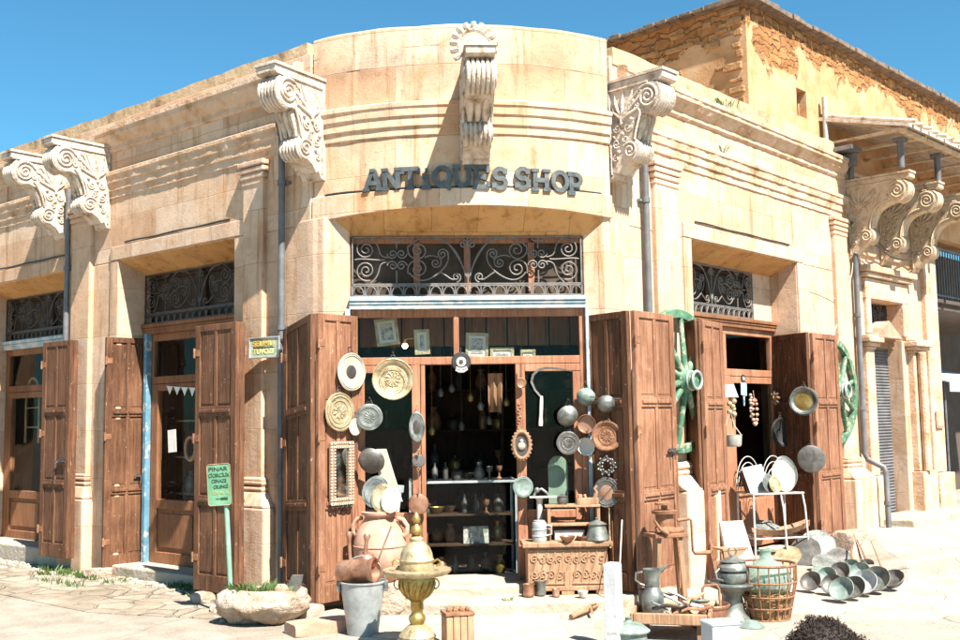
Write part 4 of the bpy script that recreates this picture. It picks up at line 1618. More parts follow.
def disc(name, pos, n, r, mat, label, cat, prof=PLATE, sy=1.0, boss=None, group=None, rings=(), dep=1.0, spin=0.0, loop=None, petals=0):
    """a dish hung up or propped: local z looks out along n"""
    M = axis_matrix(pos, n, spin) @ Matrix.Diagonal((1, sy, 1, 1))
    m = MB()
    m.lathe([(a * r, b * r * dep) for a, b in prof], 36, flute=.025 if petals else 0, fn=petals)
    dent(m, r, name, pos)
    o = single(m, name, MT[mat], label, cat, M, group, smooth=40)
    if boss:
        bm_, br_ = boss
        b = MB()
        b.lathe([(0, .062 * r), (br_ * r * .4, .062 * r), (br_ * r * .8, .05 * r), (br_ * r, .03 * r), (br_ * r, .0)], 24)
        build(b, 'centre_boss', MT[bm_], o, None, smooth=50)
    if rings:
        b = MB()
        for q in rings:
            z = .045 * r if q < .6 else (.085 if prof is not TRAY else .15) * r
            b.tube([(q * r * math.cos(2 * PI * i / 32), q * r * math.sin(2 * PI * i / 32), z) for i in range(32)], .022 * r, 5, closed=True)
        if rings and rings[0] < .5:
            for i in range(10):
                a = 2 * PI * i / 10
                b.tube([(t * r * math.cos(a + (t - .1) * .9), t * r * math.sin(a + (t - .1) * .9), .034 * r) for t in (.12, .22, .32, .42)], [.03 * r, .05 * r, .05 * r, .02 * r], 5)
        build(b, 'embossing', MT[mat], o, None, smooth=60)
    if loop is None:
        nv = Vector(n).normalized()
        loop = abs(nv.z) < .32 and name not in ('lid',) and not any(q in label for q in ('stand', 'jar', 'leaning'))
    if loop:
        b = MB()
        b.tube([(-.03, r * .96, .02 * r), (0, r * 1.0 + .055, -.01), (.03, r * .96, .02 * r)], .0028, 5)
        b.tube([(0, r + .05, -.035), (0, r + .052, .012)], .005, 6)
        b.tube([(.0 + .08 * r * math.cos(a), r * 1.06 + .08 * r * math.sin(a), .05 * r) for a in [2 * PI * i / 12 for i in range(12)]], .015 * r, 5, closed=True)
        build(b, 'hanging_ring', MT['dark_iron'], o, None)
    return o


def lathed(name, pos, prof, mat, label, cat, n=28, group=None, tilt=None, parts=(), rz=0.0, flute=0, fn=0):
    M = Matrix.Translation(pos) @ Matrix.Rotation(rz, 4, 'Z')
    if tilt:
        M = M @ Matrix.Rotation(tilt[0], 4, tilt[1])
    m = MB()
    m.lathe(prof, n, flute=flute, fn=fn)
    dent(m, max(a for a, b in prof), name, pos, .5)
    o = single(m, name, MT[mat], label, cat, M, group, smooth=38)
    for nm, mb, mt in parts:
        build(mb, nm, MT[mt], o, None, smooth=50)
    return o


CL, CR, CRI = LF['corner_l'], LF['corner_r'], LF['corner_r_in']


def cpt(x, y, d=-.03):
    return FC.M @ FC.px(x, y, d)


CN = -FC.n   # out of the corner door
LN = CL.n
# ---- dishes on the lit shutter beside the corner door
disc('plate', CL.at(351, 372), LN, .168, 'ceramic', 'cream round plate with a dark round centre, topmost dish on the shutter beside the mirror', 'plate', boss=('dark_iron', .36), rings=(.86, .95))
disc('plate', CL.at(339, 412), LN, .17, 'brass_pale', 'tan embossed plate hung on the shutter directly above the bone framed mirror', 'plate', rings=(.3, .58, .8, .95))
disc('tray', cpt(393, 379, -.05), CN + Vector((0, 0, -.05)), .185, 'brass_pale', 'large round golden brass tray hung over the sidelight of the corner door', 'tray', prof=TRAY, rings=(.35, .6, .97))
disc('plate', cpt(369.5, 417, -.09), CN + Vector((-.1, 0, 0)), .118, 'pewter', 'silvery round plate just under the large golden tray', 'plate', rings=(.4, .75))
disc('saucer', CL.at(355, 427, .07), LN, .075, 'ceramic', 'small pale saucer overlapping the edge of the silvery plate', 'saucer')
disc('pan', cpt(371.5, 461, -.12), CN + Vector((-.25, 0, -.35)), .118, 'dull_metal', 'round brown pan hung bottom outwards beside the bone framed mirror', 'pan', prof=[(0, .32), (.6, .30), (.85, .22), (1, .0), (.96, .0), (.8, .18), (0, .25)])
disc('oval_plate', cpt(417, 427, -.03), CN, .135, 'pewter', 'narrow oval plate with dark relief hung on the door stile', 'plate', boss=('dark_iron', .5), rings=(.9,))
bpy.context.view_layer.update()
o = bpy.data.objects['oval_plate']
o.matrix_basis = o.matrix_basis @ Matrix.Diagonal((.52, 1, 1, 1))


def skillet(pos, n, r, hl, mat, label, cat='pan', group=None, spin=0.0, name='pan', hmat=None):
    M = axis_matrix(pos, n, spin)
    m = MB()
    m.lathe([(0, .24 * r), (.8 * r, .24 * r), (.92 * r, .2 * r), (r, 0), (.95 * r, 0), (.86 * r, .16 * r), (0, .19 * r)], 28)
    o = single(m, name, MT[mat], label, cat, M, group, smooth=38)
    h = MB()
    h.bar((0, r * .9, .03), (0, r + hl, .05), .018, .008, up=(0, 0, 1))
    h.tube([(.012 * math.cos(2 * PI * i / 10), r + hl + .012 + .012 * math.sin(2 * PI * i / 10), .05) for i in range(10)], .004, 5, closed=True)
    build(h, 'handle', MT[hmat or mat], o, None)
    return o


skillet(cpt(418.5, 461, -.04), CN, .06, .02, 'dull_metal', 'small round grey pan hung high on the door stile above the copper pan')
skillet(cpt(418.5, 504, -.05), CN, .092, .20, 'copper', 'copper frying pan hanging by its long handle on the door stile')

# mirror with a bone inlaid frame
mp_ = CL.at(340.5, 473, .045)
M = axis_matrix(mp_, LN)
mi = thing('mirror', 'rectangular mirror in a notched bone inlaid frame hung on the shutter beside the corner door', 'mirror', M=M)
W2, H2 = .135, .265
m = MB()
for x0, x1, z0, z1 in ((-W2, -W2 + .055, -H2, H2), (W2 - .055, W2, -H2, H2), (-W2 + .055, W2 - .055, H2 - .055, H2), (-W2 + .055, W2 - .055, -H2, -H2 + .055)):
    m.box(x0, x1, z0, z1, 0, .022)
fr_ = build(m, 'frame', MT['old_wood'], mi, None, bevel=.004)
m = MB()
for i in range(20):
    t = -H2 + .012 + (2 * H2 - .024) * i / 19
    for x in (-W2, -W2 + .038, W2 - .056, W2 - .018):
        m.box(x, x + .018, t - .008, t + .008, .021, .030)
for i in range(11):
    t = -W2 + .012 + (2 * W2 - .024) * i / 10
    for y in (-H2 - .006, -H2 + .034, H2 - .05, H2 - .012):
        m.box(t - .007, t + .007, y, y + .018, .0215, .031)
build(m, 'bone_inlay', MT['ceramic'], fr_, None)
m = MB()
m.box(-W2 + .05, W2 - .05, -H2 + .05, H2 - .05, .004, .009)
build(m, 'mirror_glass', MT['mirror'], mi, None)
m = MB()
for i in range(5):
    m.tube([(-W2 + .03 + .052 * i + .02 * math.cos(a), -H2 - .012 + .018 * math.sin(a), .014) for a in [2 * PI * q / 10 for q in range(10)]], .007, 5, closed=True)
build(m, 'scalloped_edge', MT['dark_iron'], mi, None)

# white board, jar with plates, stone below
bd = MB()
bd.add([(-.06, 0, 0), (.13, 0, 0), (-.01, 0, .46), (-.10, 0, .46), (-.06, .015, 0), (.13, .015, 0), (-.01, .015, .46), (-.10, .015, .46)],
       [(0, 1, 2, 3), (7, 6, 5, 4), (0, 4, 5, 1), (1, 5, 6, 2), (2, 6, 7, 3), (3, 7, 4, 0)])
p = at_depth(391, 505, 9.24)
single(bd, 'board', MT['ceramic'], 'white tapered board leaning upright behind the terracotta jar', 'board', Matrix.Translation((p.x - .03, p.y + .03, .90)), bevel=.004)
JX, JY, JZ = -.875, 9.02, .255
m = MB()
m.blob((0, 0, 0), (.20, .15, .14), .10, 1.6, 3, flat=.72, seed=3)
single(m, 'stone_block', MT['rough_stone'], 'grey squared stone under the terracotta jar', 'stone', Matrix.Translation((JX + .03, JY, .115)), smooth=50)
jp = [(.0, .0), (.10, .0), (.125, .02), (.17, .09), (.215, .20), (.225, .28), (.222, .34), (.19, .44), (.135, .52), (.122, .54), (.135, .555), (.155, .565), (.158, .585), (.13, .59), (.115, .56), (.115, .53), (.0, .50)]
hd = MB()
hd2 = MB()
for s in (1,):
    hd.tube([(.155, -.05, .53), (.20, -.06, .52), (.235, -.065, .47), (.235, -.06, .41), (.205, -.055, .385)], [.018, .02, .02, .02, .022], 8)
    hd2.tube([(-.155, .05, .53), (-.20, .06, .52), (-.235, .065, .47), (-.235, .06, .41), (-.205, .055, .385)], [.018, .02, .02, .02, .022], 8)
band = MB()
band.tube([(.2255 * math.cos(2 * PI * i / 32), .2255 * math.sin(2 * PI * i / 32), .305) for i in range(32)], .006, 5, closed=True)
lathed('terracotta_jar', (JX, JY, JZ), jp, 'terracotta', 'large pink terracotta jar with wide shoulders and plates standing in its mouth', 'jar', 36, parts=(('handle', hd, 'terracotta'), ('handle', hd2, 'terracotta'), ('band', band, 'terracotta')))
for i, (x, y, r, mt, lab, sy) in enumerate(((376, 492, .125, 'pewter', 'largest pale metal dish standing in the mouth of the terracotta jar, behind the others', 1.1),
                                            (383, 498, .105, 'brass_pale', 'middle dish with a tan face standing in the mouth of the terracotta jar', 1.15),
                                            (391, 500, .085, 'ceramic', 'small cream plate at the front of the dishes in the terracotta jar', 1.3))):
    p = at_depth(x, y, JY - .03 - .045 * i)
    disc('plate', p, (-.30 + .05 * i, -1, .32), r, mt, lab, 'plate', sy=sy, rings=(.8,))
m = MB()
m.box(-.012, .012, -.006, .006, -.08, .10)
m.box(-.028, .028, -.004, .004, .09, .15)
p = at_depth(399, 503, JY - .02)
single(m, 'spatula', MT['galv'], 'grey metal spatula standing in the jar beside the plates', 'spatula', Matrix.Translation(p) @ Matrix.Rotation(.12, 4, 'Y'))

# ---- over the corner door
m = MB()
p = cpt(461, 362, -.06)
ev = thing('evil_eye_charm', 'round black and white eye charm hanging at the top of the corner doorway', 'charm', M=axis_matrix(p, CN))
m.lathe([(0, 0), (.085, 0), (.088, .012), (.08, .022), (0, .024)], 28)
build(m, 'disc', MT['black'], ev, None, smooth=40)
m = MB()
m.lathe([(0, .022), (.045, .022), (.043, .030), (0, .032)], 24)
build(m, 'iris', MT['enamel'], ev, None, smooth=40)
m = MB()
m.lathe([(0, .030), (.02, .030), (.019, .037), (0, .038)], 20)
build(m, 'pupil', MT['dark_iron'], ev, None, smooth=40)
m = MB()
m.tube([(-.05, -.07, .03), (-.02, -.088, .032), (.02, -.088, .032), (.055, -.066, .03), (.05, -.05, .03), (0, -.068, .031), (-.045, -.052, .03)], .010, 6)
build(m, 'crescent', MT['enamel'], ev, None)
m = MB()
m.tube([(0, .085, .01), (0, .13, .0)], .003, 5)
build(m, 'cord', MT['black'], ev, None)

# stile beside the doorway: pendant, chain ornament, framed oval, turquoise plate
p = cpt(521, 383, -.02)
pd = thing('pendant', 'small copper watch shaped pendant on a short chain at the top of the door stile', 'pendant', M=axis_matrix(p, CN))
m = MB()
m.lathe([(0, 0), (.042, .0), (.048, .010), (.040, .018), (.030, .013), (0, .013)], 24)
build(m, 'case', MT['copper'], pd, None, smooth=40)
m = MB()
for i in range(6):
    m.tube([(.006 * math.cos(a), .058 + .021 * i + .010 * math.sin(a), .01) for a in [2 * PI * q / 8 for q in range(8)]], .0028, 4, closed=True)
build(m, 'chain', MT['dark_iron'], pd, None)
p = cpt(519, 414, -.02)
m = MB()
for i in range(7):
    z = .085 - .028 * i
    m.ball((.010 * math.sin(i * 1.9), z, .012), .012, 6)
    m.tube([(.02 * math.cos(a) * (1 if i % 2 else -1), z + .014 * math.sin(a), .008) for a in [2 * PI * q / 8 for q in range(8)]], .003, 4, closed=True)
single(m, 'bead_string', MT['rust'], 'string of dark rusty beads hanging between the pendant and the oval frame', 'ornament', axis_matrix(p, CN))
p = cpt(521.5, 445, -.03)
of = thing('oval_picture', 'oval carved frame with a pale medallion hung on the door stile', 'picture frame', M=axis_matrix(p, CN))
m = MB()
m.tube([(.073 * math.cos(2 * PI * i / 32), .118 * math.sin(2 * PI * i / 32), .012) for i in range(32)], .017, 8, closed=True)
for i in range(22):
    a = 2 * PI * i / 22
    m.ball((.088 * math.cos(a), .134 * math.sin(a), .012), .011, 6)
build(m, 'frame', MT['old_wood'], of, None, smooth=50)
m = MB()
m.lathe([(0, .006), (.06, .006), (.06, .0), (0, 0)], 28, Matrix.Diagonal((1, 1.65, 1, 1)))
build(m, 'backing', MT['dark_iron'], of, None)
m = MB()
m.ball((0, -.01, .012), .036, 8, .5)
m.ball((0, .035, .014), .018, 8, .6)
build(m, 'medallion', MT['ceramic'], of, None, smooth=60)
disc('plate', cpt(523, 487, -.05), CN + Vector((.1, 0, 0)), .092, 'verdigris', 'turquoise round plate with a pale rim at the lower end of the door stile', 'plate', rings=(.82, .95))

# sickle
p = cpt(540, 400, -.04)
sk = thing('sickle', 'sickle with a thin curved blade and pale wooden handle hung over the sidelight', 'sickle', M=FC.M @ Matrix.Translation(FC.px(540, 400, -.03)))
pts = [FC.px(x, y, -.03) - FC.px(540, 400, -.03) for x, y in ((541, 397), (535, 390), (531.5, 382), (533, 375), (538, 370), (546, 368), (556, 368.5), (566, 370), (573, 371.5))]
m = MB()
L2, R2 = [], []
for i, q in enumerate(pts):
    t = (pts[min(i + 1, len(pts) - 1)] - pts[max(i - 1, 0)]).normalized()
    nn = Vector((-t.z, 0, t.x))
    wd = [.008, .009, .011, .012, .012, .011, .009, .006, .003][i]
    L2.append(q + nn * wd)
    R2.append(q - nn * wd)
vs = []
for a, b in zip(L2, R2):
    vs += [(a.x, -.004, a.z), (b.x, -.001, b.z), (b.x, .001, b.z), (a.x, .004, a.z)]
fs = []
for i in range(len(pts) - 1):
    for q in range(4):
        a, b = i * 4 + q, i * 4 + (q + 1) % 4
        fs.append((a, b, b + 4, a + 4))
m.add(vs, fs + [(0, 1, 2, 3)])
build(m, 'blade', MT['dull_metal'], sk, None)
q0_, q1_ = FC.px(541.5, 396, -.03) - FC.px(540, 400, -.03), FC.px(540.5, 426, -.03) - FC.px(540, 400, -.03)
m = MB()
m.tube([q0_.lerp(q1_, t) for t in (0, .15, .4, .7, .88, 1)], [.012, .016, .017, .016, .021, .019], 10)
build(m, 'handle', MT['ivory'], sk, None, smooth=50)

# ---- bowls and dishes on the dark shutter and beside it
DOME = [(0, .62), (.3, .59), (.6, .48), (.85, .28), (.97, .06), (1.0, .0), (.95, .0), (.8, .25), (.5, .44), (0, .52)]
RN = CRI.n
disc('bowl', cpt(567.5, 416, -.05), CN + Vector((.2, 0, -.3)), .098, 'pewter', 'round pale bowl with a white crown, bottom outwards, on the frame beside the sickle', 'bowl', prof=DOME, dep=1.2, boss=None)
disc('plate', cpt(568, 443, -.04), CN, .105, 'dull_metal', 'grey dish with a fluted shell centre directly below the white crowned bowl', 'plate', rings=(.35, .6, .9))
RB = RN + Vector((.5, -.5, 0))
disc('bowl', CRI.at(586, 397, .06), RB + Vector((0, 0, -.3)), .086, 'verdigris', 'round bowl green with verdigris, highest one on the dark shutter', 'bowl', prof=DOME, dep=1.35)
disc('bowl', CRI.at(606.5, 404, .07), RB + Vector((0, 0, -.3)), .080, 'pewter', 'round bowl with a light top hung on a nail beside the verdigris bowl', 'bowl', prof=DOME, dep=1.3)
disc('pan', CRI.at(587, 424, .05), RB, .085, 'copper', 'deep round copper pan hung between the verdigris bowl and the white dish', 'pan', prof=[(0, .0), (.9, .0), (1, .45), (.94, .46), (.84, .08), (0, .06)])
disc('dish', CRI.at(586.5, 446.5, .06), RB, .080, 'enamel', 'small white fluted dish hung under the deep copper pan', 'dish', prof=DISH, petals=14)
disc('sieve', CRI.at(607, 436, .06), RB, .135, 'rust', 'largest round brown sieve with a beaded rim in the middle of the dark shutter', 'sieve', prof=TRAY, rings=(.3, .55, .9))
wr = thing('wreath', 'small dark ring shaped wreath hung right under the brown sieve', 'wreath', M=axis_matrix(CRI.at(607, 466, .05), RB))
m = MB()
m.tube([((.062 + .007 * math.sin(i * 2.1)) * math.cos(2 * PI * i / 28), (.062 + .007 * math.cos(i * 1.7)) * math.sin(2 * PI * i / 28), .015) for i in range(28)], .016, 6, closed=True)
build(m, 'ring', MT['dark_iron'], wr, None, smooth=50)
m = MB()
for i in range(26):
    a = 2 * PI * i / 26 + .1
    r_ = .062 + .022 * math.sin(i * 2.3)
    m.ball((r_ * math.cos(a), r_ * math.sin(a), .026), .010, 6)
build(m, 'berries', MT['pewter'], wr, None, smooth=50)
disc('plate', CRI.at(606.5, 492.5, .06), RB, .118, 'dull_metal', 'dark grey plate with a copper coloured centre, lowest dish on the dark shutter', 'plate', boss=('copper', .5), rings=(.8, .95), sy=1.12)
m = MB()
a_, b_ = CRI.at(609, 508, .05), CRI.at(610, 548, .05)
m.tube([a_, a_.lerp(b_, .6), b_], [.006, .007, .016], 8)
single(m, 'ladle', MT['brass_pale'], 'thin brass ladle hanging below the plate with the copper centre', 'ladle')
for x, y in ((597, 397), (620, 399), (617, 480)):
    m = MB()
    a_ = CRI.at(x, y, .02)
    m.tube([a_, a_ + RN * .09], .005, 6)
    build(m, 'nail', MT['dark_iron'], shop)

# ---- carved chest with wares on it
CH = Matrix.Translation((.72, 9.16, .10)) @ Matrix.Rotation(R_(2), 4, 'Z')
ch = thing('carved_chest', 'low carved wooden chest with a flat lid standing beside the corner doorway', 'chest', M=CH)
m = MB()
m.box(-.345, .345, 0, .26, .055, .40)
build(m, 'body', MT['old_wood'], ch, None, bevel=.006)
m = MB()
m.box(-.39, .39, -.035, .285, .402, .445)
build(m, 'lid', MT['old_wood'], ch, None, bevel=.008)
m = MB()
m.box(-.37, .37, -.018, .27, .035, .075)
build(m, 'plinth', MT['old_wood'], ch, None, bevel=.006)
for x in (-.35, -.06, .24):
    m = MB()
    m.box(x, x + .11, -.015, .265, -.012, .034)
    build(m, 'foot', MT['old_wood'], ch, None, bevel=.005)
m = MB()
random.seed(4)
for i in range(9):
    cx = -.29 + .073 * i
    for cz, dr in ((.17, 1), (.30, -1)):
        pts = spiral((cx, cz), .042, .006, 1.5, i * 1.3, dr * (1 if i % 2 else -1), 16)
        m.tube([(a, -.003, b) for a, b in pts], .0075, 5)
    m.tube([(cx - .035, -.003, .10), (cx, -.003, .235), (cx + .035, -.003, .36)], .008, 5)
for z in (.095, .375):
    m.tube([(-.335, -.002, z), (.335, -.002, z)], .009, 5)
m.box(-.03, .03, -.012, .002, .06, .20)
build(m, 'carving', MT['old_wood'], ch, None, smooth=60)
TZ = .10 + .446
m = MB()
m.lathe([(0, 0), (.062, 0), (.064, .01), (.064, .045), (.070, .05), (.064, .056), (.064, .10), (.070, .105), (.064, .111), (.064, .15), (.058, .165), (.05, .17), (.05, .18), (0, .18)], 24)
ca = single(m, 'canister', MT['galv'], 'ribbed grey metal canister on the chest lid beside the doorway', 'canister', Matrix.Translation((.485, 9.22, TZ)), smooth=35)
m = MB()
m.tube([(.066, 0, .14), (.105, 0, .13), (.105, 0, .06), (.066, 0, .05)], .008, 6)
build(m, 'handle', MT['galv'], ca)
pt_ = lathed('pot', (.985, 9.22, TZ), [(0, 0), (.098, 0), (.104, .012), (.098, .03), (.080, .10), (.074, .125), (.082, .135), (.086, .142), (.07, .152), (.03, .170), (.012, .178), (.016, .195), (0, .20)], 'pewter',
             'lidded grey pot with a flaring foot at the outer end of the chest', 'pot')
lathed('bowl', (.72, 9.15, TZ), [(0, 0), (.035, 0), (.06, .03), (.068, .05), (.062, .05), (.05, .025), (0, .012)], 'copper', 'small copper bowl in the middle of the chest lid', 'bowl')
m = MB()
m.box(-.13, .13, -.05, .05, 0, .075)
m.box(-.135, .135, -.055, .055, .068, .085)
single(m, 'tin_box', MT['enamel'], 'long low white tin box lying under the wooden shelf on the chest', 'box', Matrix.Translation((.75, 9.33, TZ)), bevel=.006)
# little two tier shelf standing on the chest
sh = thing('wooden_shelf', 'small two tier wooden shelf standing on the carved chest', 'shelf', M=Matrix.Translation((.80, 9.33, TZ)))
for z, t in ((.125, .022), (.285, .02)):
    m = MB()
    m.box(-.26, .22, -.09, .09, z, z + t)
    build(m, 'board', MT['old_wood'], sh, None, bevel=.004)
for x in (-.24, .19):
    m = MB()
    m.box(x, x + .028, -.08, .08, 0, .124)
    m.box(x, x + .028, -.08, .08, .148, .284)
    build(m, 'upright', MT['old_wood'], sh, None, bevel=.004)
# mortar shaped wooden tool on the shelf
m = MB()
m.box(-.10, .09, -.035, .035, .0, .055)
m.box(-.085, -.05, -.03, .03, .055, .085)
m.tube([(.06, 0, .05), (.075, 0, .10), (.06, 0, .13), (.085, 0, .16)], [.022, .018, .016, .012], 8)
m.tube([(-.02, 0, .05), (-.03, 0, .085)], .014, 8)
single(m, 'wooden_plane', MT['old_wood'], 'pale wooden carpenter plane lying on the top board of the small shelf', 'tool', Matrix.Translation((.92, 9.30, TZ + .306)), bevel=.005)
lathed('pot', (.70, 9.33, TZ + .306), [(0, 0), (.04, 0), (.05, .03), (.045, .06), (.05, .068), (.03, .075), (.012, .08), (.012, .09), (0, .092)], 'dull_metal', 'little dark lidded pot on the top board of the small shelf', 'pot')
lathed('bowl', (.86, 9.24, TZ), [(0, 0), (.03, 0), (.05, .025), (.055, .04), (.05, .04), (.03, .015), (0, .01)], 'rust', 'rusty little bowl between the copper bowl and the lidded pot', 'bowl')
# white column candlestick behind
cs = thing('candlestick', 'tall white column candlestick with a flat plate standing behind the canister', 'candlestick', M=Matrix.Translation((.50, 9.38, TZ)))
m = MB()
m.lathe([(0, 0), (.05, 0), (.05, .015), (.03, .03), (.026, .05), (.026, .34), (.034, .35), (.034, .36), (0, .36)], 20)
build(m, 'column', MT['enamel'], cs, None, smooth=35)
m = MB()
m.box(-.09, .16, -.06, .06, .362, .375)
build(m, 'plate', MT['enamel'], cs, None, bevel=.003)
m = MB()
m.tube([(-.05, 0, .376), (-.03, 0, .42), (.02, 0, .44), (.07, 0, .40), (.08, 0, .376)], .012, 8)
m.ball((-.02, 0, .43), .025, 8)
build(m, 'ornament', MT['pewter'], cs, None, smooth=50)

# ---- small pieces along the step
lathed('mug', on_ground(529, 596, .11) + Vector((0, 0, .0)), [(0, 0), (.045, 0), (.05, .02), (.042, .07), (.05, .10), (.044, .10), (.036, .065), (0, .02)], 'copper', 'dented copper mug on the step in front of the chest', 'mug')
lathed('cup', on_ground(541, 595, .11), [(0, 0), (.04, 0), (.045, .03), (.04, .08), (.055, .12), (.05, .12), (.034, .075), (0, .02)], 'pewter', 'grey metal cup standing beside the copper mug on the step', 'cup')
lathed('cup', on_ground(556, 596, .11), [(0, 0), (.035, 0), (.03, .02), (.035, .06), (.03, .06), (0, .015)], 'copper', 'tiny copper cup on the step under the middle of the chest', 'cup')
lathed('cup', on_ground(583, 597, .11), [(0, 0), (.03, 0), (.04, .03), (.045, .05), (.04, .05), (0, .012)], 'enamel', 'tiny white cup on the step near the outer foot of the chest', 'cup')
m = MB()
pp = [(571, 621, .03), (578, 619, .045), (585, 616.5, .04), (592, 613, .05), (598, 611, .05), (602, 604, .08), (603, 594, .12), (603.5, 585, .17)]
m.tube([on_ground(x, y, 0) + Vector((0, 0, z)) for x, y, z in pp], [.022, .024, .02, .024, .026, .018, .014, .01], 8)
m.tube([on_ground(592, 613, .05), on_ground(590, 606, .06), on_ground(597, 604, .09)], [.014, .01, .006], 6)
single(m, 'branch', MT['old_wood'], 'gnarled bent branch lying on the step beside the white bollard', 'branch', smooth=50)
bp = on_ground(614.5, 648, 0)
bo = thing('bollard', 'square white painted bollard standing in front of the corner shop', 'bollard', M=Matrix.Translation((bp.x, bp.y, 0)) @ Matrix.Rotation(R_(-34), 4, 'Z'))
m = MB()
m.box(-.049, .049, -.049, .049, -.05, .575)
build(m, 'post', MT['white_paint'], bo, None, bevel=.004)
m = MB()
m.add([(-.049, -.049, .5755), (.049, -.049, .5755), (.049, .049, .5755), (-.049, .049, .5755), (-.03, -.03, .587), (.03, -.03, .587), (.03, .03, .587), (-.03, .03, .587)],
      [(0, 3, 2, 1), (4, 5, 6, 7), (0, 1, 5, 4), (1, 2, 6, 5), (2, 3, 7, 6), (3, 0, 4, 7)])
build(m, 'cap', MT['white_paint'], bo, None)
m = MB()
a_, b_ = at_depth(617, 606, 8.6), at_depth(622, 520, 9.0)
m.tube([(a_.x, a_.y, .0), b_], .006, 6)
single(m, 'stick', MT['ivory'], 'thin pale stick standing on end just behind the white bollard', 'stick')

# ---- bucket of copper, golden brazier, stump
BP = on_ground(363, 634, 0)
bk_ = lathed('bucket', (BP.x, BP.y, 0), [(0, .0), (.115, .0), (.118, .012), (.168, .38), (.176, .385), (.178, .395), (.166, .398), (.160, .385), (.112, .03), (0, .025)], 'galv',
             'galvanised bucket holding copper vessels at the front of the shop', 'bucket', 36)
m = MB()
m.tube([(.175 * math.cos(a), -.03, .385 + .20 * math.sin(a)) for a in [PI * i / 16 for i in range(17)]], .006, 6)
build(m, 'handle', MT['pewter'], bk_, None)
m = MB()
m.box(-.195, -.165, -.05, -.01, .32, .40)
m.box(.165, .195, -.05, -.01, .32, .40)
build(m, 'handle_bracket', MT['pewter'], bk_, None, bevel=.003)
m = MB()
m.lathe([(0, -.15), (.075, -.15), (.085, -.12), (.09, .0), (.085, .10), (.095, .12), (.095, .15), (.08, .15), (.07, .1), (0, .09)], 24, Matrix.Rotation(R_(86), 4, 'Y') @ Matrix.Rotation(.3, 4, 'X'))
single(m, 'copper_can', MT['copper'], 'pale copper can lying across the top of the bucket', 'can', Matrix.Translation((BP.x - .035, BP.y - .05, .475)), smooth=38)
lathed('kettle', (BP.x + .02, BP.y + .07, .42), [(0, 0), (.09, 0), (.11, .05), (.10, .11), (.06, .15), (.055, .165), (.03, .18), (.012, .19), (.016, .205), (0, .21)], 'copper', 'dark copper kettle sitting upright in the bucket', 'kettle')
for i, (x0, z0, x1, z1, r, lab) in enumerate(((-.09, .40, -.11, .76, .014, 'copper handled ladle standing highest at the rim of the bucket'),
                                              (.0, .42, .03, .74, .015, 'copper handled ladle upright in the middle of the bucket'),
                                              (.06, .40, .22, .80, .007, 'thin copper skewer slanting out of the bucket over the jar'))):
    m = MB()
    yy = BP.y + (.02 if i < 2 else -.02)
    a_, b_ = Vector((BP.x + x0, yy, z0)), Vector((BP.x + x1, yy + .03, z1))
    m.tube([a_, a_.lerp(b_, .8), b_.lerp(a_, .12), b_.lerp(a_, .06), b_], [r, r, r * 1.3, r * 1.9, r * 1.4] if i < 2 else [r] * 5, 8)
    single(m, 'ladle' if i < 2 else 'skewer', MT['copper'], lab, 'ladle' if i < 2 else 'skewer', smooth=50)

UP = on_ground(417.5, 648, 0)
ur = thing('brass_brazier', 'golden brass brazier with a fluted brim, domed lid and finial on a baluster stem', 'brazier', M=Matrix.Translation((UP.x, UP.y, 0)))
m = MB()
m.lathe([(0, .0), (.17, .0), (.175, .02), (.16, .045), (.13, .06), (.125, .075), (.13, .085), (.105, .12), (.075, .15), (.05, .165), (0, .165)], 48, flute=.03, fn=16)
build(m, 'base', MT['brass_pale'], ur, None, smooth=50)
m = MB()
m.lathe([(.045, .16), (.055, .18), (.062, .20), (.056, .225), (.042, .235), (.04, .255), (.046, .27), (.046, .33), (.05, .335)], 24)
build(m, 'stem', MT['brass'], ur, None, smooth=50)
m = MB()
m.lathe([(.045, .325), (.07, .345), (.10, .385), (.122, .43), (.128, .47), (.12, .50), (.0, .50)], 40, flute=.035, fn=14)
build(m, 'bowl', MT['brass'], ur, None, smooth=55)
m = MB()
for i in range(14):
    a = 2 * PI * i / 14
    m.tube([((.075 + .055 * math.sin(PI * t * .55)) * math.cos(a + .25 * t), (.075 + .055 * math.sin(PI * t * .55)) * math.sin(a + .25 * t), .35 + .12 * t) for t in (0, .25, .5, .75, 1)], [.006, .010, .012, .010, .005], 6)
build(m, 'leaf_relief', MT['brass'], ur, None, smooth=60)
m = MB()
m.lathe([(.10, .50), (.16, .500), (.215, .512), (.238, .530), (.242, .548), (.225, .552), (.17, .538), (.13, .545), (.0, .545)], 72, flute=.028, fn=24)
build(m, 'brim', MT['brass_pale'], ur, None, smooth=50)
m = MB()
m.lathe([(.118, .545), (.122, .56), (.118, .60), (.124, .605), (.126, .615), (.118, .622), (.112, .66), (.095, .70), (.06, .735), (.045, .745), (.05, .755), (.05, .765), (.03, .78), (.0, .785)], 36)
ld = build(m, 'lid', MT['brass_pale'], ur, None, smooth=45)
m = MB()
m.lathe([(.02, .78), (.042, .80), (.046, .82), (.038, .845), (.018, .86), (.014, .868), (.026, .88), (.03, .90), (.022, .925), (.008, .945), (0, .952)], 20)
build(m, 'finial', MT['brass'], ld, None, smooth=50)
for s in (1, -1):
    m = MB()
    m.tube([(s * .12, -.03, .60), (s * .15, -.035, .62), (s * .17, -.035, .605), (s * .165, -.035, .58), (s * .14, -.03, .575)], .008, 7)
    build(m, 'handle', MT['brass'], ur, None, smooth=50)
for s in (1, -1):
    m = MB()
    m.tube([(s * (.13 + .03 * math.cos(a)), -.04, .45 + .035 * math.sin(a)) for a in [2 * PI * i / 14 for i in range(14)]], .006, 6, closed=True)
    build(m, 'ring_handle', MT['brass'], ur, None, smooth=50)

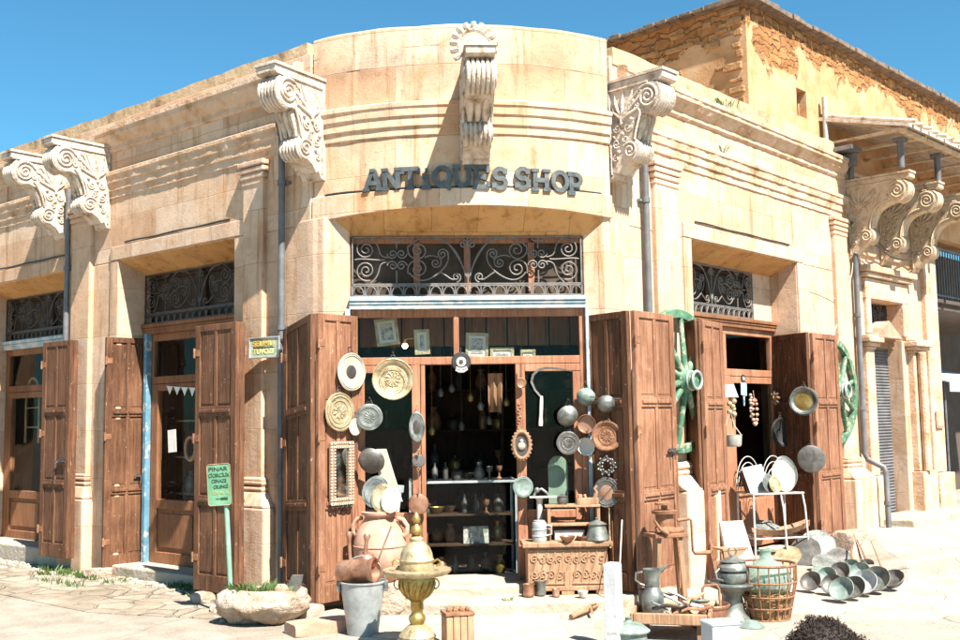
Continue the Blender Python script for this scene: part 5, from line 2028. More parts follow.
SP = on_ground(458, 650, 0)
st = thing('wooden_stool', 'short wooden block stool with a rusty iron top in front of the step', 'stool', M=Matrix.Translation((SP.x, SP.y, 0)) @ Matrix.Rotation(.25, 4, 'Z'))
m = MB()
for i in range(4):
    m.box(-.10 + .05 * i + .001, -.052 + .05 * i, -.09, .09, 0, .24 + .004 * (i % 2))
build(m, 'body', MT['old_wood'], st, None, bevel=.006)
m = MB()
m.box(-.105, .103, -.095, .095, .246, .268)
for i in range(4):
    m.tube([(-.07 + .045 * i, -.03, .27), (-.06 + .045 * i, .02, .285), (-.05 + .045 * i, .06, .27)], .014, 6)
build(m, 'top', MT['rust'], st, None, bevel=.004)

# ---- trough planter, sign post, loose stones
TP = on_ground(266, 622, 0)
tr = MB()
bm_ = MB()
bm_.blob((0, 0, 0), (.37, .28, .18), .20, 1.7, 4, flat=None, seed=11)
vs = []
for x, y, z in bm_.v:
    z = min(z, .125 + .02 * noise.noise(Vector((x * 5, y * 5, 1))))
    q = (x / .29) ** 2 + (y / .20) ** 2
    if z > .07 and q < 1:
        z -= .06 * min(1, (1 - q) * 3)
    vs.append((x * (1.0 if abs(z) < .1 else .97), y, max(z, -.15) + .150))
tr.add(vs, bm_.f)
single(tr, 'stone_trough', MT['rough_stone'], 'rough hewn pale stone trough used as a planter beside the green sign', 'planter', Matrix.Translation((TP.x, TP.y, 0)) @ Matrix.Rotation(.12, 4, 'Z'), smooth=60)


def leafy(name, pos, spread, h, n, label, cat='plant', lw=.02, group=None, mat='leaf', flat=False):
    m = MB()
    for i in range(n):
        a = random.random() * 2 * PI
        r = spread * math.sqrt(random.random())
        b = Vector((r * math.cos(a), r * math.sin(a) * .6, 0))
        up = Vector((math.cos(a) * .5 + random.uniform(-.4, .4), math.sin(a) * .5 + random.uniform(-.4, .4), random.uniform(.5, 1.1))).normalized() * h * random.uniform(.5, 1.1)
        s = Vector((-up.y, up.x, .2)).normalized() * lw * random.uniform(.6, 1.2)
        m.add([b, b + up * .5 + s, b + up, b + up * .5 - s, b + up * .55 + Vector((0, 0, .004))], [(0, 1, 4), (1, 2, 4), (2, 3, 4), (3, 0, 4)])
        m.tube([b - Vector((0, 0, .02)), b + up * .4], .0025, 4)
    return single(m, name, MT[mat], label, cat, Matrix.Translation(pos), group)


random.seed(12)
leafy('green_plant', (TP.x - .10, TP.y - .03, .215), .20, .13, 120, 'low leafy green plant growing in the end of the stone trough near the sign', lw=.026)
leafy('trailing_plant', (TP.x + .05, TP.y - .06, .215), .16, .10, 70, 'sparse green sprigs along the front edge of the stone trough', lw=.014)
m = MB()
m.blob((0, 0, .04), (.065, .05, .045), .12, 2, 2, seed=5)
single(m, 'pink_stone', MT['terracotta'], 'rounded pinkish stone resting in the stone trough', 'stone', Matrix.Translation((TP.x + .13, TP.y - .05, .225)), smooth=60)
m = MB()
m.prism([(-.07, -.01), (.06, -.012), (.065, .012), (-.068, .014)], 0, .15)
m.v = [(x * (1 - z * 2.0) + z * .3, y, z) for x, y, z in m.v]
single(m, 'slate', MT['dull_metal'], 'grey pointed slate stuck upright at the back of the stone trough', 'slate', Matrix.Translation((TP.x + .20, TP.y + .08, .21)), bevel=.005)

GP = on_ground(231, 600, 0)
gy = 8.95
GP = at_depth(231.5, 592, gy)
gs = thing('sign_post', 'small green sign with dark lettering on a pale green post by the stone trough', 'sign', M=Matrix.Translation((GP.x, GP.y, 0)) @ Matrix.Rotation(R_(-3.2), 4, 'Y') @ Matrix.Rotation(R_(-6), 4, 'Z'))
m = MB()
m.tube([(0, .012, -.05), (0, .012, 1.27)], .021, 10)
build(m, 'post', plain('pale_green_post', [(.3, (.12, .25, .17)), (.6, (.20, .34, .245)), (.8, (.34, .40, .32))], .6, 0, 8, bstr=.15), gs, None, smooth=50)


def rrect(w, h, r, n=5):
    o = []
    for cx, cy, a0 in ((w / 2 - r, h / 2 - r, 0), (-w / 2 + r, h / 2 - r, PI / 2), (-w / 2 + r, -h / 2 + r, PI), (w / 2 - r, -h / 2 + r, 1.5 * PI)):
        for i in range(n + 1):
            a = a0 + PI / 2 * i / n
            o.append((cx + r * math.cos(a), cy + r * math.sin(a)))
    return o


SX, SZ, SW, SH = -.045, 1.095, .205, .35
m = MB()
m.prism(rrect(SW, SH, .025), 0, .006, Matrix.Translation((SX, -.012, SZ)) @ Matrix.Rotation(R_(90), 4, 'X'))
gp_ = build(m, 'panel', plain('sign_green', [(.3, (.075, .19, .10)), (.6, (.125, .29, .165)), (.8, (.24, .36, .24))], .55, 0, 9, flake=(.70, (.42, .34, .22), 22), bstr=.1), gs, None)
m = MB()
rr = rrect(SW - .004, SH - .004, .024)
m.tube([(SX + a, -.0195, SZ + b) for a, b in rr], .0035, 5, closed=True)
build(m, 'border', MT['old_wood'], gp_, None)


def text_mesh(body, size, mat, parent, M, name='lettering', bold=.0, ext=.001, width=None):
    cu = bpy.data.curves.new('t', 'FONT')
    cu.body = body
    cu.size = size
    cu.align_x = 'CENTER'
    cu.align_y = 'CENTER'
    cu.extrude = ext
    cu.offset = bold
    t = bpy.data.objects.new('t', cu)
    COL.objects.link(t)
    dg = bpy.context.evaluated_depsgraph_get()
    me = bpy.data.meshes.new_from_object(t.evaluated_get(dg))
    bpy.data.objects.remove(t)
    bpy.data.curves.remove(cu)
    me.materials.clear()
    me.materials.append(mat)
    if width:
        xs = [v.co.x for v in me.vertices]
        k = width / max(1e-6, max(xs) - min(xs))
        for v in me.vertices:
            v.co.x *= k
    o = bpy.data.objects.new(name, me)
    COL.objects.link(o)
    o.parent = parent
    o.matrix_local = M
    return o


RX = Matrix.Rotation(R_(90), 4, 'X')
ink = plain('sign_ink', [(.3, (.008, .025, .016)), (.7, (.015, .04, .025))], .6, 0, 9, bstr=0)
ink2 = plain('sign_ink_faded', [(.3, (.25, .24, .08)), (.7, (.34, .33, .14))], .6, 0, 9, bstr=0)
for tx, dz, sz, wd, dx, mt in (('PINAR', .130, .046, .165, -.005, ink), ('ÇİÇEKÇİLİK', .078, .040, .185, 0, ink), ('CENAZE', .030, .040, .130, 0, ink), ('ÇELENGİ', -.018, .038, .130, .015, ink), ('228 48 16', -.068, .034, .150, .01, ink2)):
    text_mesh(tx, sz, mt, gp_, Matrix.Translation((SX + dx, -.0195, SZ + dz)) @ RX, 'lettering', .0006, .0012, wd)
m = MB()
m.box(SX + .01, SX + .07, -.021, -.0175, SZ - .128, SZ - .108)
m.box(SX - .035, SX + .012, -.0205, -.0175, SZ - .121, SZ - .115)
build(m, 'arrow_mark', ink, gp_, None)

# wall sign by the drainpipe
WS = FL.px(264.5, 347.5, -.12)
M = FL.M @ Matrix.Translation(WS) @ Matrix.Rotation(R_(10), 4, 'Z')
ws = thing('wall_sign', 'small framed sign with yellow lettering mounted on the wall beside the drainpipe', 'sign', M=M)
w2, h2 = .185, .098
m = MB()
m.box(-w2 + .01, w2 - .01, -.005, .012, -h2 + .01, h2 - .01)
pn = build(m, 'panel', plain('faded_sign_panel', [(.3, (.20, .25, .16)), (.55, (.38, .42, .32)), (.75, (.5, .5, .42))], .6, 0, 9, bstr=.1), ws)
m = MB()
for b_ in ((-w2, -w2 + .016, -h2, h2), (w2 - .016, w2, -h2, h2), (-w2 + .016, w2 - .016, h2 - .014, h2), (-w2 + .016, w2 - .016, -h2, -h2 + .014)):
    m.box(b_[0], b_[1], -.014, .016, b_[2], b_[3])
build(m, 'frame', MT['galv'], ws, None, bevel=.002)
m = MB()
m.box(.185, .30, .0, .012, .05, .07)
m.box(.185, .30, .0, .012, -.07, -.05)
m.box(-.02, .02, .016, .11, -.02, .02)
build(m, 'bracket', MT['dark_iron'], ws, None)
ink3 = plain('sign_ochre_letters', [(.3, (.50, .24, .03)), (.7, (.62, .44, .06))], .6, 0, 9, bstr=0)
ink4 = plain('sign_yellow_letters', [(.3, (.60, .52, .10)), (.7, (.70, .66, .30))], .6, 0, 9, bstr=0)
text_mesh('SELIMU', .07, ink3, pn, Matrix.Translation((-.01, -.0065, .036)) @ RX, 'lettering', .0015, .0015, .25)
text_mesh('TUVOZI', .065, ink4, pn, Matrix.Translation((-.01, -.0065, -.038)) @ RX, 'lettering', .0015, .0015, .24)
m = MB()
m.box(-.13, .12, -.0075, -.004, -.004, .003)
build(m, 'underline', ink, pn, None)

random.seed(5)


def stone(x, y, rad, label, mat='rough_stone', z=0.0, flat=.8, seed=1, rz=0.0, name='stone'):
    p = on_ground(x, y, z)
    m = MB()
    m.blob((0, 0, 0), rad, .16, 1.7, 3, flat=flat, seed=seed)
    return single(m, name, MT[mat], label, 'stone', Matrix.Translation((p.x, p.y, z + rad[2] * .8)) @ Matrix.Rotation(rz, 4, 'Z'), smooth=45)


stone(100, 578, (.135, .07, .055), 'pale oblong stone lying alone on the paving before the folded shutter', flat=.62, seed=2, rz=.1)
stone(206, 602, (.13, .10, .05), 'flat brown stone on the ground against the near end of the trough under the sign', seed=7, rz=.5)
stone(222, 611, (.10, .08, .035), 'thin flat stone beside the foot of the trough, lowest of the loose stones there', seed=9, rz=.2)
stone(213, 592, (.11, .07, .06), 'pinkish stone heaped behind the flat brown stone by the trough', mat='terracotta', seed=13)
stone(300, 617, (.16, .13, .05), 'broad pale slab lying by the far end of the trough', mat='step', seed=17, flat=.6, rz=-.3)
stone(322, 632, (.26, .12, .05), 'long pinkish kerb slab between the trough and the galvanised bucket', mat='terracotta', seed=19, flat=.6, rz=.55)
stone(399, 606, (.19, .14, .09), 'squat whitish boulder on the ground behind the brass brazier', mat='step', seed=23, flat=.75)
stone(310, 600, (.09, .07, .04), 'small cream stone tucked under the dark folded shutter', mat='step', seed=29)
leafy('weed', on_ground(318, 592, 0), .13, .10, 60, 'green weed sprouting under the shutter between the trough and the bucket', 'weed', .014)
# weeds and grass at the foot of the side wall
m = MB()
for cx, cy, sp, n in ((62, 573, .45, 260), (80, 578, .35, 200), (62, 585, .4, 90), (182, 589, .2, 160), (25, 559, .4, 90), (225, 598, .2, 60)):
    c = on_ground(cx, cy, 0)
    for i in range(n):
        t = random.uniform(-1, 1) * sp
        b = Vector((c.x, c.y, 0)) + FL.x * t + FL.n * random.uniform(-.06, .06)
        h = random.uniform(.02, .085)
        d = Vector((random.uniform(-.6, .6), random.uniform(-.6, .6), 1)) * h
        s = Vector((random.uniform(-1, 1), random.uniform(-1, 1), 0)).normalized() * .005
        m.add([b - s, b + s, b + d * .6 + s * .9, b + d, b + d * .6 - s * .9], [(0, 1, 2, 4), (4, 2, 3)])
g = build(m, 'grass', MT['leaf'])
g['kind'] = 'stuff'
g['label'] = 'short green weeds growing along the foot of the side street wall'
g['category'] = 'grass'
for x, y, h, n_, lab in ((52, 575, .13, 40, 'taller green weed against the foot of the pilaster beside the far door'), (118, 584, .09, 26, 'small weed by the lone oblong stone'),
                        (203, 597, .11, 34, 'green weed between the doorstep and the flat brown stone'), (88, 578, .10, 30, 'spreading weed at the corner of the folded shutter')):
    leafy('weed', on_ground(x, y, 0), .13, h, n_, lab, 'weed', .016)
# broken stone bits along the foot of the wall
m = MB()
for i in range(420):
    t = random.random()
    if i < 300:
        w_ = FL.w(-.9 - 4.6 * t, -.05 - abs(random.gauss(0, .16)), 0)
    else:
        w_ = on_ground(215 + 95 * t, 598 + 26 * random.random(), 0)
    r_ = random.uniform(.008, .03)
    m.blob((w_.x, w_.y, r_ * .4), (r_ * 1.3, r_, r_ * .7), .35, 1.5, 1, seed=i)
g = build(m, 'pebbles', MT['step'])
g['kind'] = 'stuff'
g['label'] = 'scattered chips of pale stone along the foot of the side street wall'
g['category'] = 'pebbles'
q = FR.px(731, 129, -.14)
leafy('weed', FR.M @ Vector((q.x, -.09, 4.93)), .16, .10, 50, 'green weed rooted on the ledge of the cornice above the street door', 'weed', .014)
q = FR.px(733, 152, -.1)
leafy('weed', FR.M @ Vector((q.x - .1, -.02, 4.44)), .05, .10, 14, 'tiny pale weed on the string course below the weedy cornice', 'weed', .012)
q = on_ground(509, 602, .09)
leafy('weed', q, .04, .06, 14, 'tiny weed growing out of the joint of the corner doorstep', 'weed', .010)

# ---- green cart wheels
def cart_wheel(M, r, label, spokes=10, hubd=.20):
    t = thing('cart_wheel', label, 'wheel', M=M, group='green cart wheels on the wall')
    m = MB()
    n = 48
    prof_ = [(-.028, r - .085), (-.03, r - .01), (-.022, r), (.022, r), (.03, r - .01), (.028, r - .085)]
    vs, fs = [], []
    for i in range(n):
        a = 2 * PI * i / n
        for y, q in prof_:
            vs.append((q * math.cos(a), y, q * math.sin(a)))
    k = len(prof_)
    for i in range(n):
        for j in range(k):
            a, b = i * k + j, i * k + (j + 1) % k
            c, d = ((i + 1) % n) * k + (j + 1) % k, ((i + 1) % n) * k + j
            fs.append((a, b, c, d))
    m.add(vs, fs)
    build(m, 'rim', MT['green'], t, None, smooth=30)
    for i in range(spokes):
        a = 2 * PI * (i + .35) / spokes
        m = MB()
        d = Vector((math.cos(a), 0, math.sin(a)))
        m.tube([d * .06 + Vector((0, -.07, 0)), d * (r * .45) + Vector((0, -.04, 0)), d * (r - .06)], [.036, .03, .026], 8)
        build(m, 'spoke', MT['green'], t, None, smooth=50)
    m = MB()
    Mh = Matrix.Rotation(R_(90), 4, 'X')
    m.lathe([(0, -.03), (.10, -.03), (.125, .02), (.125, .09), (.10, .12), (.09, .15), (.085, hubd - .02), (.0, hubd - .02)], 28, Mh)
    h = build(m, 'hub', MT['green'], t, None, smooth=35)
    m = MB()
    m.tube([(.085 * math.cos(2 * PI * i / 28), -hubd, .085 * math.sin(2 * PI * i / 28)) for i in range(28)], .014, 8, closed=True)
    m.tube([(.088 * math.cos(2 * PI * i / 28), -.14, .088 * math.sin(2 * PI * i / 28)) for i in range(28)], .012, 8, closed=True)
    build(m, 'hub_band', MT['galv'], h, None, smooth=50)
    return t


q = FR.px(679, 381, -.12)
cart_wheel(FR.M @ Matrix.Translation(q), .70, 'green wooden cart wheel hung beside the corner shutter above the white plinth')
q = FR.px(834, 391, -.10)
cart_wheel(FR.M @ Matrix.Translation(q), .655, 'green wooden cart wheel behind the shutter next to the tall drainpipe', hubd=.18)

# ---- street door: hanging things
def fpt(x, y, d):
    return FR.M @ FR.px(x, y, d)


RNN = -FR.n
SL, SRI, SR = LF['street_l'], LF['street_r_in'], LF['street_r']
p = fpt(728.5, 391, .18)
lathed('lamp_shade', p + Vector((0, 0, -.07)), [(.105, 0), (.06, .14), (.056, .14), (.10, .0)], 'enamel', 'white conical lamp shade hanging at the top of the street door beside the eye charm', 'lamp shade')
p = fpt(732, 441, .05)
kt = lathed('pail', p + Vector((0, 0, -.06)), [(0, 0), (.085, 0), (.10, .02), (.105, .11), (.112, .125), (.10, .125), (.09, .03), (0, .015)], 'enamel', 'round white enamel pail hanging from a cord on the street door shutter', 'pail')
m = MB()
m.tube([(-.105, 0, .115), (-.06, 0, .22), (-.01, 0, .40), (.03, 0, .22), (.105, 0, .115)], .005, 5)
build(m, 'cord', MT['ivory'], kt)
p = fpt(732, 408, .12)
m = MB()
for i in range(8):
    m.ball((.03 * math.sin(i * 2.2), .02 * math.cos(i * 1.7), .10 - .028 * i), .030, 7)
single(m, 'gourd_string', MT['brass_pale'], 'bunch of small tan gourds strung above the white enamel pail', 'ornament', Matrix.Translation(p), smooth=60)
p = fpt(743, 386, .16)
ey = thing('eye_ornament', 'pale blue and white eye ornament with a tail hung on the street door', 'ornament', M=axis_matrix(p, RNN))
m = MB()
m.lathe([(0, 0), (.045, 0), (.046, .01), (0, .012)], 24, Matrix.Translation((0, .08, 0)))
build(m, 'disc', MT['black'], ey, None, smooth=40)
m = MB()
m.lathe([(0, .011), (.022, .011), (.02, .016), (0, .017)], 20, Matrix.Translation((0, .08, 0)))
build(m, 'iris', MT['enamel'], ey, None)
m = MB()
m.prism([(-.06, -.10), (.06, -.11), (.065, .03), (-.055, .035)], 0, .012)
build(m, 'plate', plain('pale_blue_glaze', [(.3, (.20, .42, .55)), (.6, (.42, .60, .68)), (.75, (.7, .74, .74))], .3, 0, 14, bstr=.1), ey, None, bevel=.003)
m = MB()
m.prism([(-.02, -.11), (.02, -.11), (.008, -.22), (-.008, -.22)], 0, .01)
build(m, 'tail', MT['bright_blue'], ey, None)
p = fpt(754, 412, .14)
m = MB()
for i in range(15):
    t = i / 14
    a = 2 * PI * t
    m.ball((.05 * math.sin(a), .14 * math.cos(a), .01), .020, 6)
m.tube([(0, .14, .01), (0, .24, 0)], .004, 5)
single(m, 'shell_necklace', MT['terracotta'], 'loop of reddish and white shells hung beside the pale blue eye ornament', 'necklace', axis_matrix(p, RNN), smooth=60)
p = fpt(750, 404, .16)
m = MB()
for i in range(9):
    m.ball((.012 * math.sin(i * 2), .10 - .03 * i, .01), .017, 6)
single(m, 'shell_string', MT['ceramic'], 'short straight string of white shells inside the reddish shell loop', 'ornament', axis_matrix(p, RNN), smooth=60)
p = SRI.at(776, 398, .05)
m = MB()
for i in range(8):
    a = 2 * PI * i / 8
    m.tube([(.015 * math.cos(a), .015 * math.sin(a), .01), (.055 * math.cos(a), .055 * math.sin(a), .02), (.085 * math.cos(a), .085 * math.sin(a), .012)], [.016, .022, .012], 7)
m.ball((0, 0, .02), .03, 8)
single(m, 'wooden_rosette', MT['old_wood'], 'wooden flower shaped rosette on the dark leaf of the street door shutter', 'ornament', axis_matrix(p, SRI.n), smooth=60)
PN = SRI.n + Vector((.3, -.6, 0))
disc('pan', SRI.at(804, 401, .10), PN, .165, 'pewter', 'large shallow brass faced pan hung high on the folded street shutter', 'pan', prof=TRAY, boss=('brass', .62), rings=(.9,))
m = MB()
m.tube([SRI.at(785, 398, .03), SRI.at(797, 398, .08)], .008, 6)
build(m, 'nail', MT['dark_iron'], shop)
disc('pan', SRI.at(811, 459, .10), PN + Vector((.3, 0, 0)), .155, 'dull_metal', 'dark scorched pan bottom hung low on the folded street shutter', 'pan', prof=[(0, .16), (.85, .15), (.97, .10), (1, .0), (.95, .0), (0, .05)])
disc('pan', fpt(781, 432, .20), RNN + Vector((-.4, 0, 0)), .17, 'black', 'black round pan hung in the shadow of the street door', 'pan', prof=TRAY, rings=(.9,))
m = MB()
m.tube([fpt(815, 300, -.03), fpt(820, 332, -.03), fpt(826, 352, -.03), fpt(835, 330, -.03), fpt(846, 300, -.03), fpt(852, 272, -.04), fpt(855, 240, -.05)], .0055, 5)
m.tube([fpt(811, 288, -.03), fpt(822, 292, -.03), fpt(842, 302, -.03)], .004, 5)
build(m, 'cable', MT['ivory'], shop)

# ---- wire stand in the street doorway with plates
ST = fpt(766, 520, .02)
STM = Matrix.Translation((ST.x + .03, ST.y - .06, .09)) @ Matrix.Rotation(R_(14), 4, 'Z')
ws_ = thing('wire_stand', 'white wire chair frame carrying plates in the street doorway', 'stand', M=STM)
zs = .67
m = MB()
m.tube([(-.30, -.20, zs), (.30, -.20, zs), (.30, .20, zs), (-.30, .20, zs)], .011, 8, closed=True)
for i in range(7):
    m.tube([(-.24 + .08 * i, -.20, zs), (-.24 + .08 * i, .20, zs)], .006, 5)
build(m, 'seat', MT['white_metal'], ws_, None, smooth=50)
for x in (-.29, .03, .29):
    for y in (-.19,):
        m = MB()
        m.tube([(x, y, zs), (x - .015 + .03 * (x > 0), y - .02, zs - .15), (x - .03 + .06 * (x > 0), y - .05, 0)], .011, 8)
        build(m, 'leg', MT['white_metal'], ws_, None, smooth=50)
for x in (-.28, .29):
    m = MB()
    m.tube([(x, .19, zs), (x, .20, 0)], .013, 8)
    build(m, 'leg', MT['white_metal'], ws_, None, smooth=50)
m = MB()
for z in (.20,):
    m.tube([(-.31, -.22, z), (.32, -.22, z), (.30, .19, z), (-.29, .19, z)], .010, 6, closed=True)
for i in range(6):
    m.tube([(-.22 + .09 * i, -.22, .20), (-.22 + .09 * i, .19, .20)], .005, 5)
build(m, 'lower_rack', MT['white_metal'], ws_, None)
for cx in (-.14, .17):
    m = MB()
    for q in (1.0, .82, .62):
        m.tube([(cx + .155 * q * math.cos(a), .19, zs + .02 + (.37 * q) * math.sin(a)) for a in [PI * i / 16 for i in range(17)]], .0055, 6)
    build(m, 'back', MT['white_metal'], ws_, None, smooth=50)


def st_pt(x, y, z):
    return STM @ Vector((x, y, z))


for i in range(3):
    m = MB()
    m.box(-.125, .125, -.010, .010, 0, .30 - .02 * i)
    m.box(-.105, .105, -.014, -.0095, .02, .28 - .02 * i)
    single(m, 'tin_tray', MT[('galv', 'pewter', 'dull_metal')[i]], ('rectangular pale grey tin tray leaning at the front of the trays on the wire stand', 'rectangular silvery tin tray second from the front on the wire stand', 'rectangular dark tin tray leaning behind the other trays on the wire stand')[i], 'tray',
           STM @ Matrix.Translation((-.155, -.10 + .05 * i, zs + .01)) @ Matrix.Rotation(-.34, 4, 'X') @ Matrix.Rotation(-.16, 4, 'Y'), bevel=.005)
for i, (x, y, z, r, sy, mt, lab) in enumerate(((.14, -.06, .175, .165, 1.05, 'ceramic', 'biggest white oval plate standing upright on the wire stand'),
                                               (.20, .0, .20, .165, 1.1, 'pewter', 'grey oval plate half hidden behind the biggest one on the wire stand'),
                                               (.245, .06, .21, .16, 1.15, 'pewter', 'silvery oval plate at the back of the wire stand'),
                                               (-.08, -.14, .11, .10, 1.05, 'pewter', 'silvery small plate leaning in front of the rectangular trays'),
                                               (-.02, -.165, .095, .088, 1.05, 'brass_pale', 'small tan plate leaning at the very front of the wire stand'))):
    disc('plate', st_pt(x, y, zs + z), (STM.to_3x3() @ Vector((.25 if i < 3 else .35, -1, .25))), r, mt, lab, 'plate', sy=sy, rings=(.75, .95) if i else (.9,))
# dough trough on the lower rack
tg = MB()
n = 14
vs = []
for i in range(n + 1):
    t = i / n * 2 - 1
    w = .11 * (1 - .55 * t * t)
    z = .085 + .05 * t * t
    b = .02 + .05 * t * t
    vs += [(t * .33, -w, z), (t * .33, -w * .55, b), (t * .33, w * .55, b), (t * .33, w, z), (t * .33, w - .02, z), (t * .33, w * .5, b + .02), (t * .33, -w * .5, b + .02), (t * .33, -w + .02, z)]
fs = [tuple(range(8)), tuple(range(n * 8, n * 8 + 8))[::-1]]
for i in range(n):
    for j in range(8):
        a, b = i * 8 + j, i * 8 + (j + 1) % 8
        fs.append((a, b, b + 8, a + 8))
tg.add(vs, fs)
single(tg, 'dough_trough', MT['old_wood'], 'long wooden dough trough resting on the lower rack of the wire stand', 'trough', STM @ Matrix.Translation((.08, -.10, .205)) @ Matrix.Rotation(-.10, 4, 'Y'), smooth=40)
lathed('jug', st_pt(.03, .06, .215), [(0, 0), (.09, 0), (.11, .04), (.10, .07), (.105, .08), (.06, .105), (.02, .12), (.022, .14), (0, .145)], 'verdigris', 'greenish lidded dish standing behind the dough trough', 'dish')
disc('plate', st_pt(-.08, -.02, .30), STM.to_3x3() @ Vector((-.1, -.6, 1)), .12, 'pewter', 'flat grey plate lying behind the end of the dough trough', 'plate')

# ---- marble slab and little wooden corner shelf beside the street shutter
p = on_ground(741, 557, .0)
m = MB()
m.box(-.17, .17, -.018, .018, 0, .58)
m.v = [(x * (1 - .35 * z / .58 * .6) - .10 * z, y, z) for x, y, z in m.v]
single(m, 'marble_slab', MT['marble'], 'tall pinkish marble slab leaning against the street door shutter', 'slab', Matrix.Translation((2.52, 10.32, .01)) @ Matrix.Rotation(R_(22), 4, 'Z') @ Matrix.Rotation(-.22, 4, 'X'), bevel=.006)
ws2 = thing('corner_shelf', 'small wooden corner shelf with a triangular board standing before the marble slab', 'shelf', M=Matrix.Translation((2.33, 9.98, .02)) @ Matrix.Rotation(R_(25), 4, 'Z'))
m = MB()
m.prism([(-.13, -.02), (.17, -.02), (-.10, .18)], .33, .352)
build(m, 'board', MT['old_wood'], ws2, None, bevel=.004)
m = MB()
m.add([(-.12, -.015, .33), (.15, -.015, .33), (-.10, -.015, .16), (-.12, 0, .33), (.15, 0, .33), (-.10, 0, .16)], [(0, 1, 2), (5, 4, 3), (0, 3, 4, 1), (1, 4, 5, 2), (2, 5, 3, 0)])
build(m, 'bracket', MT['old_wood'], ws2, None)
m = MB()
m.box(-.135, -.10, .0, .03, 0, .33)
build(m, 'post', MT['old_wood'], ws2, None, bevel=.004)

# ---- hand press on wooden legs
HP = Matrix.Translation((1.53, 8.93, .02)) @ Matrix.Rotation(R_(18), 4, 'Z') @ Matrix.Diagonal((.88, .88, .97, 1))
hp = thing('hand_press', 'rusty iron hand press with a crank on tall worn wooden legs by the corner shutter', 'press', M=HP)
for x, y, w in ((-.11, -.05, .06), (.10, -.06, .07), (-.05, .12, .05), (.15, .10, .05)):
    m = MB()
    m.bar((x * 1.35, y * 1.3, 0), (x, y, .60), w, w * .7)
    build(m, 'leg', MT['old_wood'], hp, None, bevel=.006)
m = MB()
m.box(-.17, .17, -.12, .15, .60, .635)
m.tube([(-.13, -.07, .645), (-.05, -.09, .66), (.05, -.08, .65), (.14, -.07, .66)], [.03, .04, .035, .03], 8)
build(m, 'table', MT['rust'], hp, None, bevel=.006)
m = MB()
m.lathe([(0, .65), (.09, .65), (.10, .67), (.085, .69), (.085, .79), (.12, .80), (.125, .825), (.03, .83), (.03, .87), (.09, .875), (.09, .89), (0, .895)], 20, Matrix.Translation((-.01, 0, 0)))
build(m, 'drum', MT['rust'], hp, None, smooth=35)
m = MB()
m.tube([(.09, -.06, .74), (.20, -.08, .75), (.23, -.08, .74), (.23, -.09, .48), (.25, -.09, .455), (.42, -.09, .455)], [.014, .014, .013, .012, .014, .022], 8)
build(m, 'crank', MT['rust'], hp, None, smooth=50)
m = MB()
m.tube([(-.05, -.13, .64), (-.13, -.14, .68), (-.19, -.13, .76)], [.02, .016, .012], 8)
m.tube([(.05, -.13, .60), (.06, -.14, .40), (.055, -.14, .18)], .010, 6)
build(m, 'lever', MT['rust'], hp, None, smooth=50)

# ---- low handcart tray with jugs and scoops
TY = Matrix.Translation((1.38, 7.90, .0)) @ Matrix.Rotation(R_(-14), 4, 'Z')
ty = thing('wooden_tray', 'low worn wooden tray on short legs heaped with metal jugs and scoops', 'tray', M=TY)
m = MB()
m.box(-.25, .25, -.22, .22, .13, .155)
build(m, 'bottom', MT['old_wood'], ty, None, bevel=.005)
for b_ in ((-.26, .26, -.245, -.221), (-.26, .26, .221, .245)):
    m = MB()
    m.box(b_[0], b_[1], b_[2], b_[3], .12, .20)
    build(m, 'side', MT['old_wood'], ty, None, bevel=.008)
for b_ in ((-.285, -.261), (.261, .285)):
    m = MB()
    m.box(b_[0], b_[1], -.24, .24, .121, .199)
    build(m, 'end', MT['old_wood'], ty, None, bevel=.008)
for x in (-.21, .21):
    for y in (-.18, .18):
        m = MB()
        m.box(x - .025, x + .025, y - .025, y + .025, 0, .13)
        build(m, 'leg', MT['old_wood'], ty, None, bevel=.004)


def ty_pt(x, y, z=.156):
    return TY @ Vector((x, y, z))


jg = lathed('jug', ty_pt(-.14, .03), [(0, 0), (.075, 0), (.082, .02), (.082, .13), (.06, .17), (.05, .19), (.055, .21), (.05, .235), (.062, .29), (.068, .32), (.06, .32), (.045, .24), (0, .2)], 'pewter', 'tall grey pewter jug with a waist standing at the end of the wooden tray', 'jug')
m = MB()
m.tube([(-.06, 0, .30), (-.12, 0, .29), (-.125, 0, .24), (-.09, 0, .21), (-.055, 0, .20)], .009, 7)
build(m, 'handle', MT['pewter'], jg, None, smooth=50)
m = MB()
m.tube([(.055, 0, .30), (.085, 0, .325), (.11, 0, .345)], [.02, .015, .008], 7)
build(m, 'spout', MT['pewter'], jg, None, smooth=50)
lathed('pot', ty_pt(-.20, .10), [(0, 0), (.05, 0), (.055, .10), (.05, .16), (.045, .16), (.045, .05), (0, .02)], 'dull_metal', 'dark narrow pot behind the tall pewter jug', 'pot')


def scoop(M, L, r, mat, label):
    m = MB()
    n = 10
    vs = []
    for i in range(n + 1):
        t = i / n
        w = r * (1 - .6 * t ** 2)
        for j in range(7):
            a = PI + PI * j / 6
            vs.append((t * L, w * math.cos(a), w * .8 * math.sin(a) + .02 * t))
    fs = []
    for i in range(n):
        for j in range(6):
            a = i * 7 + j
            fs.append((a, a + 1, a + 8, a + 7))
    m.add(vs, fs)
    o = single(m, 'scoop', MT[mat], label, 'scoop', M, smooth=50)
    md = o.modifiers.new('shell', 'SOLIDIFY')
    md.thickness = .005
    h = MB()
    h.tube([(0, 0, -r * .3), (-.06, 0, 0), (-.14, 0, .01)], .010, 6)
    build(h, 'handle', MT[mat], o, None)
    return o


